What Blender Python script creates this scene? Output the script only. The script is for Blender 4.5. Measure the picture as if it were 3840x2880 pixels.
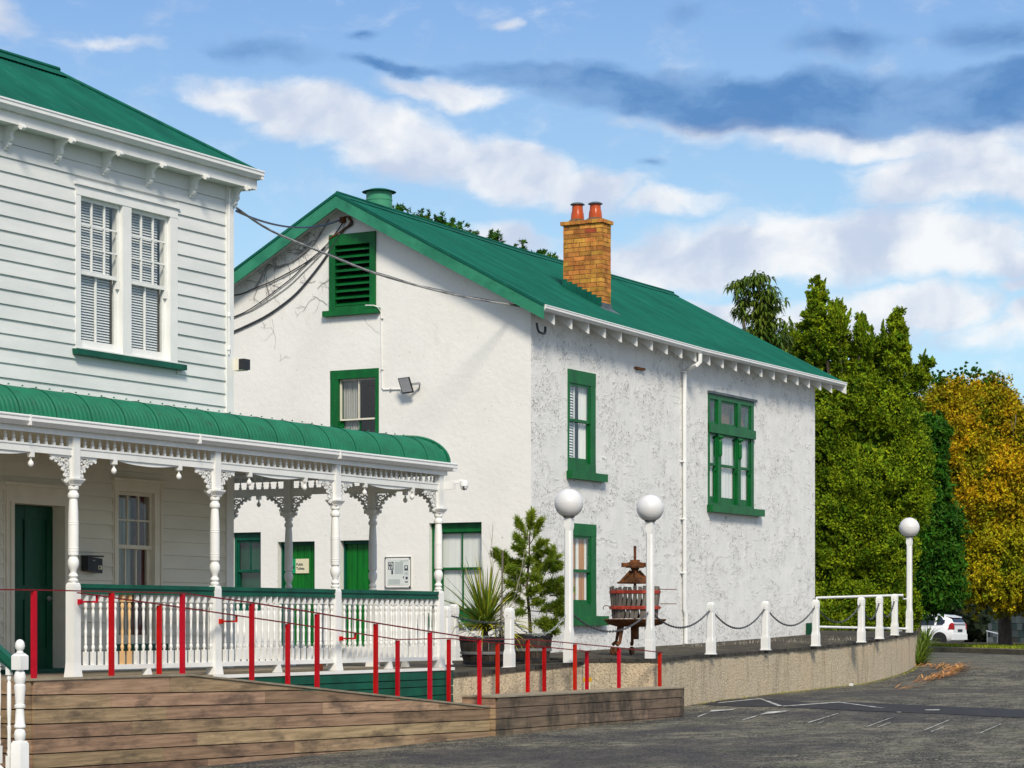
import bpy, math, random
import numpy as np
from mathutils import Vector, Matrix, noise as mnoise

random.seed(11)
rng = np.random.default_rng(7)
for o in list(bpy.data.objects): bpy.data.objects.remove(o)
scene = bpy.context.scene
COL = scene.collection
R = math.radians

# ------------------------------------------------------------------ camera
# world frame: x runs away to the right along the house fronts, y runs away to the left, z up; the eye is at the origin
TH = R(29.53); CT = math.cos(TH); ST = math.sin(TH)
FP = 8791.0; YH = 2331.0; CXP = 1920.0
cam = bpy.data.cameras.new('camera'); camo = bpy.data.objects.new('camera', cam); COL.objects.link(camo)
camo.location = (0, 0, 0); camo.rotation_euler = (R(90), 0, TH - R(90))
cam.sensor_width = 36; cam.lens = FP / 3840 * 36; cam.shift_y = (YH - 1440) / 3840
cam.clip_start = 0.5; cam.clip_end = 4000
scene.camera = camo

# ------------------------------------------------------------------ light, sky, exposure
SUN_EL = R(41); SUN_AZ = R(219)          # direction towards the sun, azimuth measured from +x towards +y
sdir = Vector((math.cos(SUN_EL) * math.cos(SUN_AZ), math.cos(SUN_EL) * math.sin(SUN_AZ), math.sin(SUN_EL)))
sun = bpy.data.lights.new('sun', 'SUN'); sun.energy = 3.2; sun.angle = R(13); sun.color = (1.0, 0.90, 0.76)
suno = bpy.data.objects.new('sun', sun); COL.objects.link(suno)
suno.rotation_euler = sdir.to_track_quat('Z', 'Y').to_euler()
scene.view_settings.view_transform = 'Standard'; scene.view_settings.look = 'None'
scene.view_settings.gamma = 1; scene.view_settings.use_curve_mapping = False
scene.view_settings.exposure = 0.30

world = bpy.data.worlds.new('World'); scene.world = world; world.use_nodes = True
wn = world.node_tree.nodes; wl = world.node_tree.links
bg = wn['Background']; bg.inputs['Strength'].default_value = 0.105
sky = wn.new('ShaderNodeTexSky'); sky.sky_type = 'NISHITA'; sky.sun_disc = False
sky.sun_elevation = SUN_EL; sky.sun_rotation = math.atan2(sdir.x, sdir.y)
sky.air_density = 1.0; sky.dust_density = 0.3; sky.ozone_density = 2.5

def wmath(op, a, b=None, c=None, clamp=False):
    n = wn.new('ShaderNodeMath'); n.operation = op; n.use_clamp = clamp
    for i, v in enumerate((a, b, c)):
        if v is None: continue
        if isinstance(v, (int, float)): n.inputs[i].default_value = v
        else: wl.new(v, n.inputs[i])
    return n.outputs[0]
tc = wn.new('ShaderNodeTexCoord'); sp = wn.new('ShaderNodeSeparateXYZ'); wl.new(tc.outputs['Generated'], sp.inputs[0])
X_, Y_, Z_ = sp.outputs
fw = wmath('ADD', wmath('MULTIPLY', X_, CT), wmath('MULTIPLY', Y_, ST))
rt = wmath('SUBTRACT', wmath('MULTIPLY', X_, ST), wmath('MULTIPLY', Y_, CT))
az = wmath('MULTIPLY', wmath('ARCTAN2', rt, fw), 8.791)
hz = wmath('SQRT', wmath('ADD', wmath('MULTIPLY', X_, X_), wmath('MULTIPLY', Y_, Y_)))
te = wmath('MULTIPLY', wmath('ARCTAN2', Z_, hz), 8.791)
cmb = wn.new('ShaderNodeCombineXYZ'); wl.new(az, cmb.inputs[0]); wl.new(te, cmb.inputs[1])
def wnoise(scale, detail, rough=0.55, vec=None, stretch=(1, 1, 1), off=(0, 0, 0)):
    m = wn.new('ShaderNodeMapping'); m.inputs['Scale'].default_value = stretch; m.inputs['Location'].default_value = off
    wl.new(vec or cmb.outputs[0], m.inputs['Vector'])
    n = wn.new('ShaderNodeTexNoise'); n.inputs['Scale'].default_value = scale; n.inputs['Detail'].default_value = detail
    n.inputs['Roughness'].default_value = rough; wl.new(m.outputs[0], n.inputs['Vector']); return n
nz = wnoise(2.2, 8, 0.55, stretch=(0.8, 1.5, 1))
dv = wn.new('ShaderNodeVectorMath'); dv.operation = 'SUBTRACT'; wl.new(nz.outputs['Color'], dv.inputs[0]); dv.inputs[1].default_value = (.5, .5, .5)
ds = wn.new('ShaderNodeVectorMath'); ds.operation = 'MULTIPLY'; wl.new(dv.outputs[0], ds.inputs[0]); ds.inputs[1].default_value = (0.34, 0.26, 0)
da = wn.new('ShaderNodeVectorMath'); da.operation = 'ADD'; wl.new(cmb.outputs[0], da.inputs[0]); wl.new(ds.outputs[0], da.inputs[1])
def blob(x, y, rx, ry, rot=0, wt=1.0):
    """a soft cloud lump; x, y in thousandths of the view direction"""
    m = wn.new('ShaderNodeMapping'); m.vector_type = 'TEXTURE'
    m.inputs['Location'].default_value = (((x + 14) * 1.736 - 1920) / 1000, (2331 - (y + 12) * 1.736) / 1000, 0)
    m.inputs['Rotation'].default_value = (0, 0, R(rot)); m.inputs['Scale'].default_value = (rx * 1.736 / 1000, ry * 1.736 / 1000, 1)
    wl.new(da.outputs[0], m.inputs['Vector'])
    l = wn.new('ShaderNodeVectorMath'); l.operation = 'LENGTH'; wl.new(m.outputs[0], l.inputs[0])
    return wmath('MULTIPLY', wmath('SUBTRACT', 1.0, l.outputs['Value']), wt)
def blobs(lst):
    acc = None
    for b in lst:
        v = blob(*b); acc = v if acc is None else wmath('MAXIMUM', acc, v)
    return acc
white = blobs([(520, 230, 160, 50, -8, 1.05), (680, 262, 210, 85, -8, 1.25), (860, 315, 240, 95, -12, 1.3), (1050, 365, 230, 85, -12, 1.25), (1240, 415, 190, 50, -6, 1.0), (1420, 445, 170, 28, 0, .8),
               (1080, 515, 150, 40, 0, .85), (1420, 560, 330, 85, 3, 1.25), (1700, 530, 330, 90, 0, 1.3), (1980, 525, 330, 90, -6, 1.25), (2190, 580, 200, 50, -6, 1.1), (2050, 390, 270, 85, 2, 1.35), (2200, 400, 160, 70, 0, 1.2),
               (1960, 650, 240, 62, -2, 1.25), (1800, 690, 200, 60, 0, 1.0), (1560, 665, 220, 48, 0, 1.05), (2200, 705, 75, 55, 0, 1.1), (2190, 625, 75, 24, 0, .9), (960, 205, 190, 36, -6, .9), (20, 80, 90, 60, 0, .7),
               (250, 135, 160, 22, 0, .4), (1900, 315, 520, 45, -1, .8), (1500, 290, 300, 30, -4, .55), (1080, 68, 40, 20, 0, .5), (1260, 850, 900, 110, 0, .6), (2150, 720, 300, 40, 0, .6)])
dark = blobs([(850, 158, 220, 20, -3, .75), (1150, 178, 230, 40, -5, 1.0), (1320, 215, 240, 62, -8, 1.2), (1550, 238, 290, 80, -3, 1.4), (1830, 232, 340, 86, 0, 1.5), (2150, 235, 330, 88, 4, 1.5),
              (560, 140, 190, 32, 0, .55), (770, 100, 60, 18, 0, .55), (1800, 110, 190, 42, 0, .55), (2140, 108, 180, 60, 0, .65), (1460, 55, 60, 35, 20, .4), (1420, 378, 50, 20, 0, .45)])
gen = wnoise(0.16, 8, 0.6, stretch=(1, 2.4, 1), off=(3.1, 0.7, 0))
outm = wmath('SUBTRACT', wmath('ABSOLUTE', az), 2.6, clamp=False)
outm2 = wmath('ADD', wmath('MULTIPLY', outm, 1.0, clamp=True), wmath('MULTIPLY', wmath('SUBTRACT', te, 2.6), 1.0, clamp=True), clamp=True)
gd = wmath('MULTIPLY', wmath('MULTIPLY', wmath('SUBTRACT', gen.outputs['Fac'], 0.43), 4.5), outm2)  # unseen clouds carry the sky on, thickened to whiten its light
wd = wmath('MAXIMUM', white, gd)
fine = wnoise(5.0, 9, 0.62, vec=da.outputs[0], stretch=(0.8, 1.4, 1))
def sm(v, lo, hi):
    n = wn.new('ShaderNodeMapRange'); n.interpolation_type = 'SMOOTHSTEP'; n.inputs['From Min'].default_value = lo; n.inputs['From Max'].default_value = hi
    wl.new(v, n.inputs['Value']); return n.outputs[0]
wfac = sm(wmath('ADD', wd, wmath('MULTIPLY', wmath('SUBTRACT', fine.outputs['Fac'], 0.5), 1.0)), -0.02, 0.60)
dfac = sm(wmath('ADD', dark, wmath('MULTIPLY', wmath('SUBTRACT', fine.outputs['Fac'], 0.5), 0.5)), 0.0, 0.62)
def wmix(fac, a, b):
    n = wn.new('ShaderNodeMix'); n.data_type = 'RGBA'
    if isinstance(fac, (int, float)): n.inputs['Factor'].default_value = fac
    else: wl.new(fac, n.inputs['Factor'])
    for k, v in (('A', a), ('B', b)):
        s = [i for i in n.inputs if i.name == k and i.type == 'RGBA'][0]
        if isinstance(v, tuple): s.default_value = v + (1,)
        else: wl.new(v, s)
    return [o for o in n.outputs if o.type == 'RGBA'][0]
SKY_TOP = (1.55, 3.15, 6.3); SKY_LOW = (3.7, 5.9, 7.4)
grad = sm(te, 0.9, 2.6)
clear = wmix(grad, SKY_LOW, SKY_TOP)
skyc = wmix(0.65, sky.outputs[0], clear)
shade = wnoise(3.2, 6, 0.5, vec=da.outputs[0], off=(1.3, 5.1, 0))
wcol = wmix(sm(shade.outputs['Fac'], 0.34, 0.66), (4.5, 5.1, 6.3), (7.5, 7.55, 7.6))
c1 = wmix(wmath('MULTIPLY', wfac, 0.93), skyc, wcol)
dvar = wnoise(2.6, 7, 0.6, vec=da.outputs[0], stretch=(.8, 1.6, 1), off=(4.4, 2.2, 0))
dcol = wmix(sm(dvar.outputs['Fac'], 0.36, 0.66), (0.62, 1.75, 4.0), (1.7, 3.1, 5.4))
c2 = wmix(wmath('MULTIPLY', dfac, 0.86), c1, dcol)
wl.new(c2, bg.inputs['Color'])

# ------------------------------------------------------------------ back-projection onto real planes (pixel of the 3840 px photo -> metres)
def ray(px):
    r = (px - CXP) / FP
    return CT + ST * r, ST - CT * r
def PY(px, py, Y):
    dx, dy = ray(px); d = Y / dy; return dx * d, (YH - py) * d / FP
def PX(px, py, X):
    dx, dy = ray(px); d = X / dx; return dy * d, (YH - py) * d / FP
def PD(px, py, d):
    dx, dy = ray(px); return Vector((dx * d, dy * d, (YH - py) * d / FP))
def interp(pts, x):
    if x <= pts[0][0]: return pts[0][1]
    for (a, b), (c, d) in zip(pts, pts[1:]):
        if x <= c: return b + (d - b) * (x - a) / (c - a)
    return pts[-1][1]
GP = [(-200, -2.3), (0, -1.83), (18.3, -1.66), (27.7, -1.56), (33.6, -1.50), (35.5, -1.41), (40, -1.345), (46, -1.29), (49, -1.18), (52, -1.05), (80, -1.05), (100, -1.12), (130, -1.16), (2500, -1.3)]
def gz(x): return interp(GP, x)
def PGr(px, py):
    lo, hi = 5.0, 300.0
    for _ in range(50):
        m = (lo + hi) / 2; p = PD(px, py, m)
        if p.z < gz(p.x): hi = m
        else: lo = m
    return PD(px, py, lo)
class Pl:
    """a vertical face: kind 'Y' faces -y (u = x), kind 'X' faces -x (u = -y); w = metres proud of it"""
    def __init__(s, kind, c): s.k = kind; s.c = c
    def pt(s, u, w, z): return (u, s.c - w, z) if s.k == 'Y' else (s.c - w, -u, z)
    def uz(s, px, py):
        if s.k == 'Y': return PY(px, py, s.c)
        y, z = PX(px, py, s.c); return -y, z
    def u(s, px): return s.uz(px, 2000)[0]

# ------------------------------------------------------------------ mesh helpers
def wloc(o):
    v = Vector((0, 0, 0))
    while o: v += o.location; o = o.parent
    return v
def link(name, me, parent=None, loc=None):
    o = bpy.data.objects.new(name, me); COL.objects.link(o)
    if parent: o.parent = parent
    if loc is not None: o.location = loc
    return o
def inst(name, me, world, parent, rot=None):
    o = link(name, me, parent, Vector(world) - (wloc(parent) if parent else Vector((0, 0, 0))))
    if rot: o.rotation_euler = rot
    return o
def thing(name, label, cat, loc, group=None, kind=None):
    o = bpy.data.objects.new(name, None); COL.objects.link(o); o.location = loc; o.empty_display_size = .2
    return tag(o, label, cat, group, kind)
def tag(o, label=None, cat=None, group=None, kind=None):
    if label: o['label'] = label
    if cat: o['category'] = cat
    if group: o['group'] = group
    if kind: o['kind'] = kind
    return o
class MB:
    def __init__(s): s.v = []; s.f = []
    def add(s, vs, fs):
        n = len(s.v); s.v += [tuple(v) for v in vs]; s.f += [tuple(i + n for i in f) for f in fs]; return s
    def box(s, x0, x1, y0, y1, z0, z1):
        return s.add([(x0, y0, z0), (x1, y0, z0), (x1, y1, z0), (x0, y1, z0), (x0, y0, z1), (x1, y0, z1), (x1, y1, z1), (x0, y1, z1)],
                     [(0, 3, 2, 1), (4, 5, 6, 7), (0, 1, 5, 4), (1, 2, 6, 5), (2, 3, 7, 6), (3, 0, 4, 7)])
    def pbox(s, pl, u0, u1, w0, w1, z0, z1):
        a = pl.pt(u0, w0, z0); b = pl.pt(u1, w1, z1)
        return s.box(min(a[0], b[0]), max(a[0], b[0]), min(a[1], b[1]), max(a[1], b[1]), min(z0, z1), max(z0, z1))
    def prism(s, A, B):
        n = len(A)
        return s.add(list(A) + list(B), [tuple(range(n))[::-1], tuple(range(n, 2 * n))] + [(i, (i + 1) % n, n + (i + 1) % n, n + i) for i in range(n)])
    def pprism(s, pl, poly, w0, w1):
        return s.prism([pl.pt(u, w0, z) for u, z in poly], [pl.pt(u, w1, z) for u, z in poly])
    def beam(s, p, q, w, h, up=(0, 0, 1)):
        p = Vector(p); q = Vector(q); d = (q - p).normalized(); sd = d.cross(Vector(up))
        if sd.length < 1e-4: sd = d.cross(Vector((0, 1, 0)))
        sd.normalize(); uu = sd.cross(d).normalized(); a = sd * w / 2; b = uu * h / 2
        return s.prism([p - a - b, p + a - b, p + a + b, p - a + b], [q - a - b, q + a - b, q + a + b, q - a + b])
    def tube(s, pts, r, n=6):
        pts = [Vector(p) for p in pts]; rs = r if isinstance(r, (list, tuple)) else [r] * len(pts); base = len(s.v)
        prev = None
        for i, p in enumerate(pts):
            d = (pts[min(i + 1, len(pts) - 1)] - pts[max(i - 1, 0)])
            if d.length < 1e-9: d = Vector((0, 0, 1))
            d.normalize()
            if prev is None:
                a = d.cross(Vector((0, 0, 1)))
                if a.length < .05: a = d.cross(Vector((1, 0, 0)))
            else: a = prev - d * prev.dot(d)
            a.normalize(); prev = a; b = d.cross(a)
            for k in range(n):
                t = 2 * math.pi * k / n; s.v.append(tuple(p + (a * math.cos(t) + b * math.sin(t)) * rs[i]))
        for i in range(len(pts) - 1):
            for k in range(n):
                k2 = (k + 1) % n; s.f.append((base + i * n + k, base + i * n + k2, base + (i + 1) * n + k2, base + (i + 1) * n + k))
        s.f.append(tuple(base + k for k in range(n))[::-1]); s.f.append(tuple(base + (len(pts) - 1) * n + k for k in range(n)))
        return s
    def lathe(s, prof, c=(0, 0, 0), n=12, rot=0.0, axis='z'):
        base = len(s.v)
        for r, z in prof:
            for k in range(n):
                t = 2 * math.pi * k / n + rot
                a, b = r * math.cos(t), r * math.sin(t)
                if axis == 'z': s.v.append((c[0] + a, c[1] + b, c[2] + z))
                elif axis == 'x': s.v.append((c[0] + z, c[1] + a, c[2] + b))
                else: s.v.append((c[0] + b, c[1] + z, c[2] + a))
        m = len(prof)
        for i in range(m - 1):
            for k in range(n):
                k2 = (k + 1) % n; s.f.append((base + i * n + k, base + i * n + k2, base + (i + 1) * n + k2, base + (i + 1) * n + k))
        s.f.append(tuple(base + k for k in range(n))[::-1]); s.f.append(tuple(base + (m - 1) * n + k for k in range(n)))
        return s
    def sq(s, prof, c=(0, 0, 0)):          # square section stack: (half width, z)
        return s.lathe([(h * math.sqrt(2), z) for h, z in prof], c, 4, math.pi / 4)
    def mesh(s, name, mat, smooth=False, off=None):
        me = bpy.data.meshes.new(name); v = s.v
        if off is not None: v = [(a - off[0], b - off[1], c - off[2]) for a, b, c in v]
        me.from_pydata(v, [], s.f); me.materials.append(mat)
        if smooth:
            me.polygons.foreach_set('use_smooth', [True] * len(me.polygons)); me.set_sharp_from_angle(angle=R(38))
        me.update(); return me
    def build(s, name, mat, parent=None, smooth=False, local=False):
        off = wloc(parent) if (parent and not local) else None
        return link(name, s.mesh(name, mat, smooth, off), parent)

# ------------------------------------------------------------------ materials
def newmat(name):
    m = bpy.data.materials.new(name); m.use_nodes = True; nt = m.node_tree; b = nt.nodes['Principled BSDF']; return m, nt, b
def pm(name, c1, c2=None, scale=3.0, rough=.6, bump=0.0, bscale=60.0, island=0.0, objr=0.0, stretch=(1, 1, 1), dirt=None, dscale=1.2, dstretch=(1, 1, .25), damt=.5, dlo=.55, dhi=.75,
       metallic=0.0, spec=.22, speck=None, sscale=90, sthr=.62, trans=0.0, hi=.65, lo=.35):
    """painted or raw surface: two tones mixed by noise, optional dirt streaks, specks and a difference from piece to piece"""
    m, nt, b = newmat(name); N = nt.nodes; L = nt.links
    geo = N.new('ShaderNodeNewGeometry')
    def mp(sc):
        k = N.new('ShaderNodeMapping'); k.inputs['Scale'].default_value = sc; L.new(geo.outputs['Position'], k.inputs['Vector']); return k.outputs[0]
    def nz(scale, sc=(1, 1, 1), det=6, rg=.6):
        k = N.new('ShaderNodeTexNoise'); k.inputs['Scale'].default_value = scale; k.inputs['Detail'].default_value = det; k.inputs['Roughness'].default_value = rg
        L.new(mp(sc), k.inputs['Vector']); return k.outputs['Fac']
    def mr(v, a, b_, c=0.0, d=1.0):
        k = N.new('ShaderNodeMapRange'); k.inputs['From Min'].default_value = a; k.inputs['From Max'].default_value = b_; k.inputs['To Min'].default_value = c; k.inputs['To Max'].default_value = d
        L.new(v, k.inputs['Value']); return k.outputs[0]
    def mix(f, a, b_):
        k = N.new('ShaderNodeMix'); k.data_type = 'RGBA'; A = [i for i in k.inputs if i.type == 'RGBA']
        if isinstance(f, (int, float)): k.inputs['Factor'].default_value = f
        else: L.new(f, k.inputs['Factor'])
        for s_, v in ((A[0], a), (A[1], b_)):
            if isinstance(v, tuple): s_.default_value = v + (1,)
            else: L.new(v, s_)
        return [o for o in k.outputs if o.type == 'RGBA'][0]
    c2 = c2 or tuple(x * .88 for x in c1)
    col = mix(mr(nz(scale, stretch), lo, hi), c1, c2)
    if dirt: col = mix(mr(nz(dscale, dstretch, 8, .65), dlo, dhi, 0, damt), col, dirt)
    if speck: col = mix(mr(nz(sscale, (1, 1, 1), 2), sthr, sthr + .06, 0, .8), col, speck)
    if island or objr:
        if island: src = geo.outputs['Random Per Island']; amt = island
        else: oi = N.new('ShaderNodeObjectInfo'); src = oi.outputs['Random']; amt = objr
        hs = N.new('ShaderNodeHueSaturation'); L.new(col, hs.inputs['Color']); L.new(mr(src, 0, 1, 1 - amt, 1 + amt), hs.inputs['Value'])
        k = N.new('ShaderNodeMath'); k.operation = 'MULTIPLY'; k.inputs[1].default_value = 7.31; L.new(src, k.inputs[0])
        k2 = N.new('ShaderNodeMath'); k2.operation = 'FRACT'; L.new(k.outputs[0], k2.inputs[0]); L.new(mr(k2.outputs[0], 0, 1, .5 - amt * .05, .5 + amt * .05), hs.inputs['Hue'])
        col = hs.outputs[0]
    L.new(col, b.inputs['Base Color'])
    b.inputs['Roughness'].default_value = rough; b.inputs['Metallic'].default_value = metallic; b.inputs['Specular IOR Level'].default_value = spec
    if bump:
        bp = N.new('ShaderNodeBump'); bp.inputs['Strength'].default_value = bump; bp.inputs['Distance'].default_value = .02
        L.new(nz(bscale, stretch if stretch != (1, 1, 1) else (1, 1, 1), 4), bp.inputs['Height']); L.new(bp.outputs[0], b.inputs['Normal'])
    if trans:
        t = N.new('ShaderNodeBsdfTranslucent'); L.new(col, t.inputs['Color']); ms = N.new('ShaderNodeMixShader'); ms.inputs[0].default_value = trans
        L.new(b.outputs[0], ms.inputs[1]); L.new(t.outputs[0], ms.inputs[2]); L.new(ms.outputs[0], N['Material Output'].inputs['Surface'])
    return m
M = {}
M['white'] = pm('white_paint', (.80, .80, .77), (.72, .73, .70), 2.5, .5, bump=.08, bscale=40, dirt=(.42, .43, .36), damt=.30, dscale=4, dlo=.56, dhi=.8)
M['white_clean'] = pm('white_metal_paint', (.80, .80, .78), (.74, .75, .73), 6, .4)
M['board'] = pm('weatherboard_paint', (.72, .73, .70), (.62, .64, .62), 1.4, .55, bump=.12, bscale=25, stretch=(.5, 1, 2), dirt=(.42, .44, .38), damt=.22, dscale=2.2, dlo=.55, dhi=.8)
M['board_low'] = pm('veranda_wall_paint', (.74, .72, .62), (.65, .62, .53), 1.2, .6, bump=.1, bscale=25, stretch=(.5, 1, 2), dirt=(.34, .31, .24), damt=.3, dscale=2)
M['cream'] = pm('veranda_trim_paint', (.76, .72, .60), (.68, .63, .52), 3, .55)
M['gable'] = pm('gable_render_paint', (.80, .79, .74), (.75, .74, .69), .9, .8, bump=.35, bscale=9, dirt=(.56, .54, .46), damt=.55, dscale=1.6, dlo=.58, dhi=.85, dstretch=(1, 1, .6), speck=(.45, .42, .34), sscale=14, sthr=.72)
M['green'] = pm('green_window_paint', (.004, .13, .026), (.003, .085, .02), 5, .38, bump=.1, bscale=50, stretch=(1, 1, .4), speck=(.22, .38, .24), sscale=35, sthr=.70)
M['greendk'] = pm('dark_green_paint', (.004, .095, .055), (.003, .06, .038), 4, .4, bump=.08, speck=(.1, .25, .17), sscale=30, sthr=.72)
M['doorgreen'] = pm('door_green_paint', (.004, .075, .035), (.002, .045, .022), 3, .35, stretch=(3, 3, .5), bump=.1)
M['doorbright'] = pm('bright_green_door_paint', (.004, .16, .015), (.002, .10, .012), 5, .35, stretch=(4, 4, .35), bump=.15, bscale=20, speck=(.15, .5, .15), sscale=18, sthr=.72)
M['barge'] = pm('barge_board_paint', (.035, .235, .135), (.02, .17, .095), 3, .5, bump=.15, dirt=(.01, .07, .04), damt=.5, dscale=5, dstretch=(1, 1, 1))
M['roof'] = pm('green_roof_iron', (.006, .112, .074), (.004, .078, .054), 1.3, .7, spec=.10, bump=.05, bscale=30, stretch=(1.6, .6, .6), dirt=(.030, .19, .12), damt=.55, dscale=3.5, dstretch=(2.5, .5, .5), speck=(.004, .05, .03), sscale=12, sthr=.73)
M['bull'] = pm('bullnose_iron_paint', (.004, .15, .066), (.003, .11, .050), 4, .33, spec=.45, bump=.05, dirt=(.02, .045, .008), damt=.45, dscale=8, dlo=.6, dhi=.75, dstretch=(1, 1, 1))
M['red'] = pm('red_rail_paint', (.50, .002, .003), (.38, .002, .003), 6, .5, objr=.1, spec=.2)
M['redrail'] = pm('dark_red_rail_paint', (.20, .006, .010), (.12, .004, .008), 9, .4)
M['iron'] = pm('rusty_iron', (.24, .085, .022), (.06, .032, .02), 14, .75, bump=.3, dirt=(.30, .10, .02), damt=.7, dscale=9, dstretch=(1, 1, 1), metallic=.2)
M['ironred'] = pm('red_painted_hoop', (.50, .06, .035), (.30, .035, .02), 12, .6, bump=.2)
M['black'] = pm('black_plastic', (.02, .022, .028), (.035, .037, .042), 8, .4)
M['dark'] = pm('unlit_dark', (.02, .02, .022), (.012, .012, .014), 3, .9)  # near-black stands in for the shade behind windows, louvres and board gaps
M['grey'] = pm('grey_metal', (.30, .31, .31), (.22, .23, .23), 10, .45, metallic=.3)
M['cable'] = pm('grey_cable_sheath', (.06, .062, .07), (.035, .036, .045), 6, .5)
M['cablel'] = pm('pale_cable', (.42, .42, .40), (.14, .14, .14), 4, .5, stretch=(1, 1, 1))
M['cableb'] = pm('blue_black_cable', (.012, .016, .07), (.008, .01, .03), 3, .4)
M['glassball'] = pm('opal_globe', (.68, .68, .67), (.63, .63, .62), 2, .35, spec=.5)
M['brick'] = pm('yellow_chimney_brick', (.58, .27, .055), (.42, .165, .03), 7, .85, objr=.30, bump=.5, bscale=50, dirt=(.16, .10, .03), damt=.6, dscale=7, dstretch=(1, 1, 1), dlo=.52, dhi=.7)
M['brickred'] = pm('red_chimney_brick', (.36, .075, .03), (.24, .05, .02), 7, .85, objr=.2, bump=.5, bscale=50)
M['mortar'] = pm('dark_mortar', (.16, .10, .055), (.09, .06, .035), 12, .95)
M['pot'] = pm('terracotta_pot', (.50, .085, .018), (.38, .06, .014), 5, .25, dirt=(.2, .05, .02), damt=.4, dscale=6)
M['lead'] = pm('lead_flashing', (.10, .13, .14), (.06, .08, .09), 8, .5)
M['deck'] = pm('hardwood_board', (.38, .26, .155), (.25, .17, .10), 3.2, .75, objr=.30, stretch=(.5, 1, 9), bump=.25, bscale=14, dirt=(.085, .062, .045), damt=.78, dscale=2.3, dstretch=(.7, 1, 2.2), dlo=.49, dhi=.66, lo=.40, hi=.60)
M['deckg'] = pm('grey_weathered_board', (.23, .17, .115), (.135, .10, .07), 3.2, .8, objr=.20, stretch=(.6, 1, 9), bump=.25, bscale=14, dirt=(.05, .045, .035), damt=.85, dscale=2.1, dstretch=(1.3, 1, .7), dlo=.47, dhi=.62)
M['decktop'] = pm('grey_deck_board', (.33, .28, .20), (.21, .175, .125), 5, .85, stretch=(.6, 6, 1), dirt=(.08, .075, .05), damt=.5, dscale=4, dstretch=(1, 1, 1))
M['coping'] = pm('mossy_dark_brick', (.062, .057, .05), (.035, .033, .028), 9, .9, objr=.35, bump=.5, bscale=40, dirt=(.09, .095, .055), damt=.5, dscale=6, dstretch=(1, 1, 1))
M['blind'] = pm('blind_slat', (.80, .81, .80), (.74, .75, .75), 3, .5)
M['curtain'] = pm('white_curtain', (.84, .84, .80), (.72, .72, .69), 9, .9, stretch=(3, 3, .1))
M['curtgrey'] = pm('grey_curtain', (.40, .40, .37), (.26, .26, .24), 9, .9, stretch=(3, 3, .1))
M['curtor'] = pm('ochre_curtain', (.52, .25, .07), (.36, .13, .03), 9, .9, stretch=(5, 5, .1))
M['curtred'] = pm('maroon_curtain', (.16, .01, .014), (.08, .006, .01), 6, .9)
M['bamboo'] = pm('brown_room_wall', (.24, .15, .07), (.15, .09, .04), 4, .8)
M['paper'] = pm('paper', (.66, .70, .66), (.60, .64, .61), 3, .6)
M['ink'] = pm('ink', (.04, .05, .07), (.06, .07, .09), 20, .7)
M['midink'] = pm('pale_ink', (.36, .42, .42), (.30, .36, .36), 20, .7)
M['signcream'] = pm('cream_sign', (.72, .68, .47), (.70, .66, .45), 4, .5)
M['signgreen'] = pm('sign_green', (.005, .30, .12), (.004, .26, .10), 4, .5)
M['yellow'] = pm('yellow_plastic', (.75, .42, .01), (.68, .36, .01), 4, .5)
M['stave'] = pm('grey_stave', (.24, .21, .175), (.11, .095, .08), 12, .85, stretch=(1, 1, .15), objr=.25, bump=.3)
M['barrel'] = pm('dark_barrel_stave', (.075, .058, .045), (.03, .025, .02), 8, .7, stretch=(1, 1, .3), objr=.3, dirt=(.30, .24, .17), damt=.6, dscale=4, dlo=.6, dhi=.75, dstretch=(1, 1, .5))
M['soil'] = pm('potting_soil', (.05, .038, .026), (.03, .022, .016), 20, .95, bump=.5)
M['bark'] = pm('bark', (.12, .095, .075), (.06, .048, .038), 10, .95, stretch=(1, 1, .25), bump=.5)
M['barkpale'] = pm('pale_bark', (.32, .29, .24), (.20, .18, .15), 10, .9, stretch=(1, 1, .25), bump=.3)
M['twig'] = pm('dry_twig', (.09, .07, .055), (.05, .04, .03), 10, .9)
M['twigpale'] = pm('pale_stem', (.42, .38, .32), (.28, .25, .21), 10, .9)
M['cypress'] = pm('cypress_foliage', (.22, .30, .010), (.05, .105, .006), 2.3, .75, spec=.06, island=.5, trans=.10)  # strong tone contrast stands in for shaded crevices and bright clump tops
M['darktree'] = pm('dark_evergreen_foliage', (.05, .15, .010), (.022, .08, .008), 1.4, .6, spec=.08, island=.45, trans=.2)
M['palmate'] = pm('palmate_leaves', (.11, .165, .016), (.05, .095, .010), 1.2, .5, island=.4, trans=.2)
M['autumn'] = pm('autumn_leaves', (.54, .33, .008), (.20, .20, .008), .9, .6, spec=.06, island=.5, trans=.18)
M['autumngreen'] = pm('turning_leaves', (.42, .34, .008), (.13, .18, .008), .9, .6, spec=.06, island=.5, trans=.15)
M['pine'] = pm('pine_needles', (.23, .30, .02), (.12, .20, .014), 3, .6, island=.4, trans=.25)
M['wood'] = pm('wood_shade_foliage', (.012, .022, .007), (.007, .013, .005), .3, .8, island=.4)  # near-black colour stands in for deep shade under the canopy
M['strap'] = pm('strap_leaf', (.15, .215, .02), (.08, .14, .014), 5, .45, island=.4, trans=.25)
M['strapyel'] = pm('yellowing_strap_leaf', (.42, .38, .025), (.24, .27, .02), 5, .5, island=.4, trans=.25)
M['straw'] = pm('dead_fronds', (.50, .25, .085), (.32, .15, .05), 6, .8, island=.4)
M['grass'] = pm('verge_grass', (.24, .28, .016), (.13, .18, .012), .6, .9, island=.4)
M['kerb'] = pm('old_kerb', (.17, .135, .075), (.09, .075, .045), 2, .9, bump=.3)
M['carwhite'] = pm('car_paint', (.76, .77, .77), (.74, .75, .75), 1, .18, spec=.6)
M['carglass'] = pm('car_glass', (.012, .014, .016), (.012, .014, .016), 1, .05, spec=.8)
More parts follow.
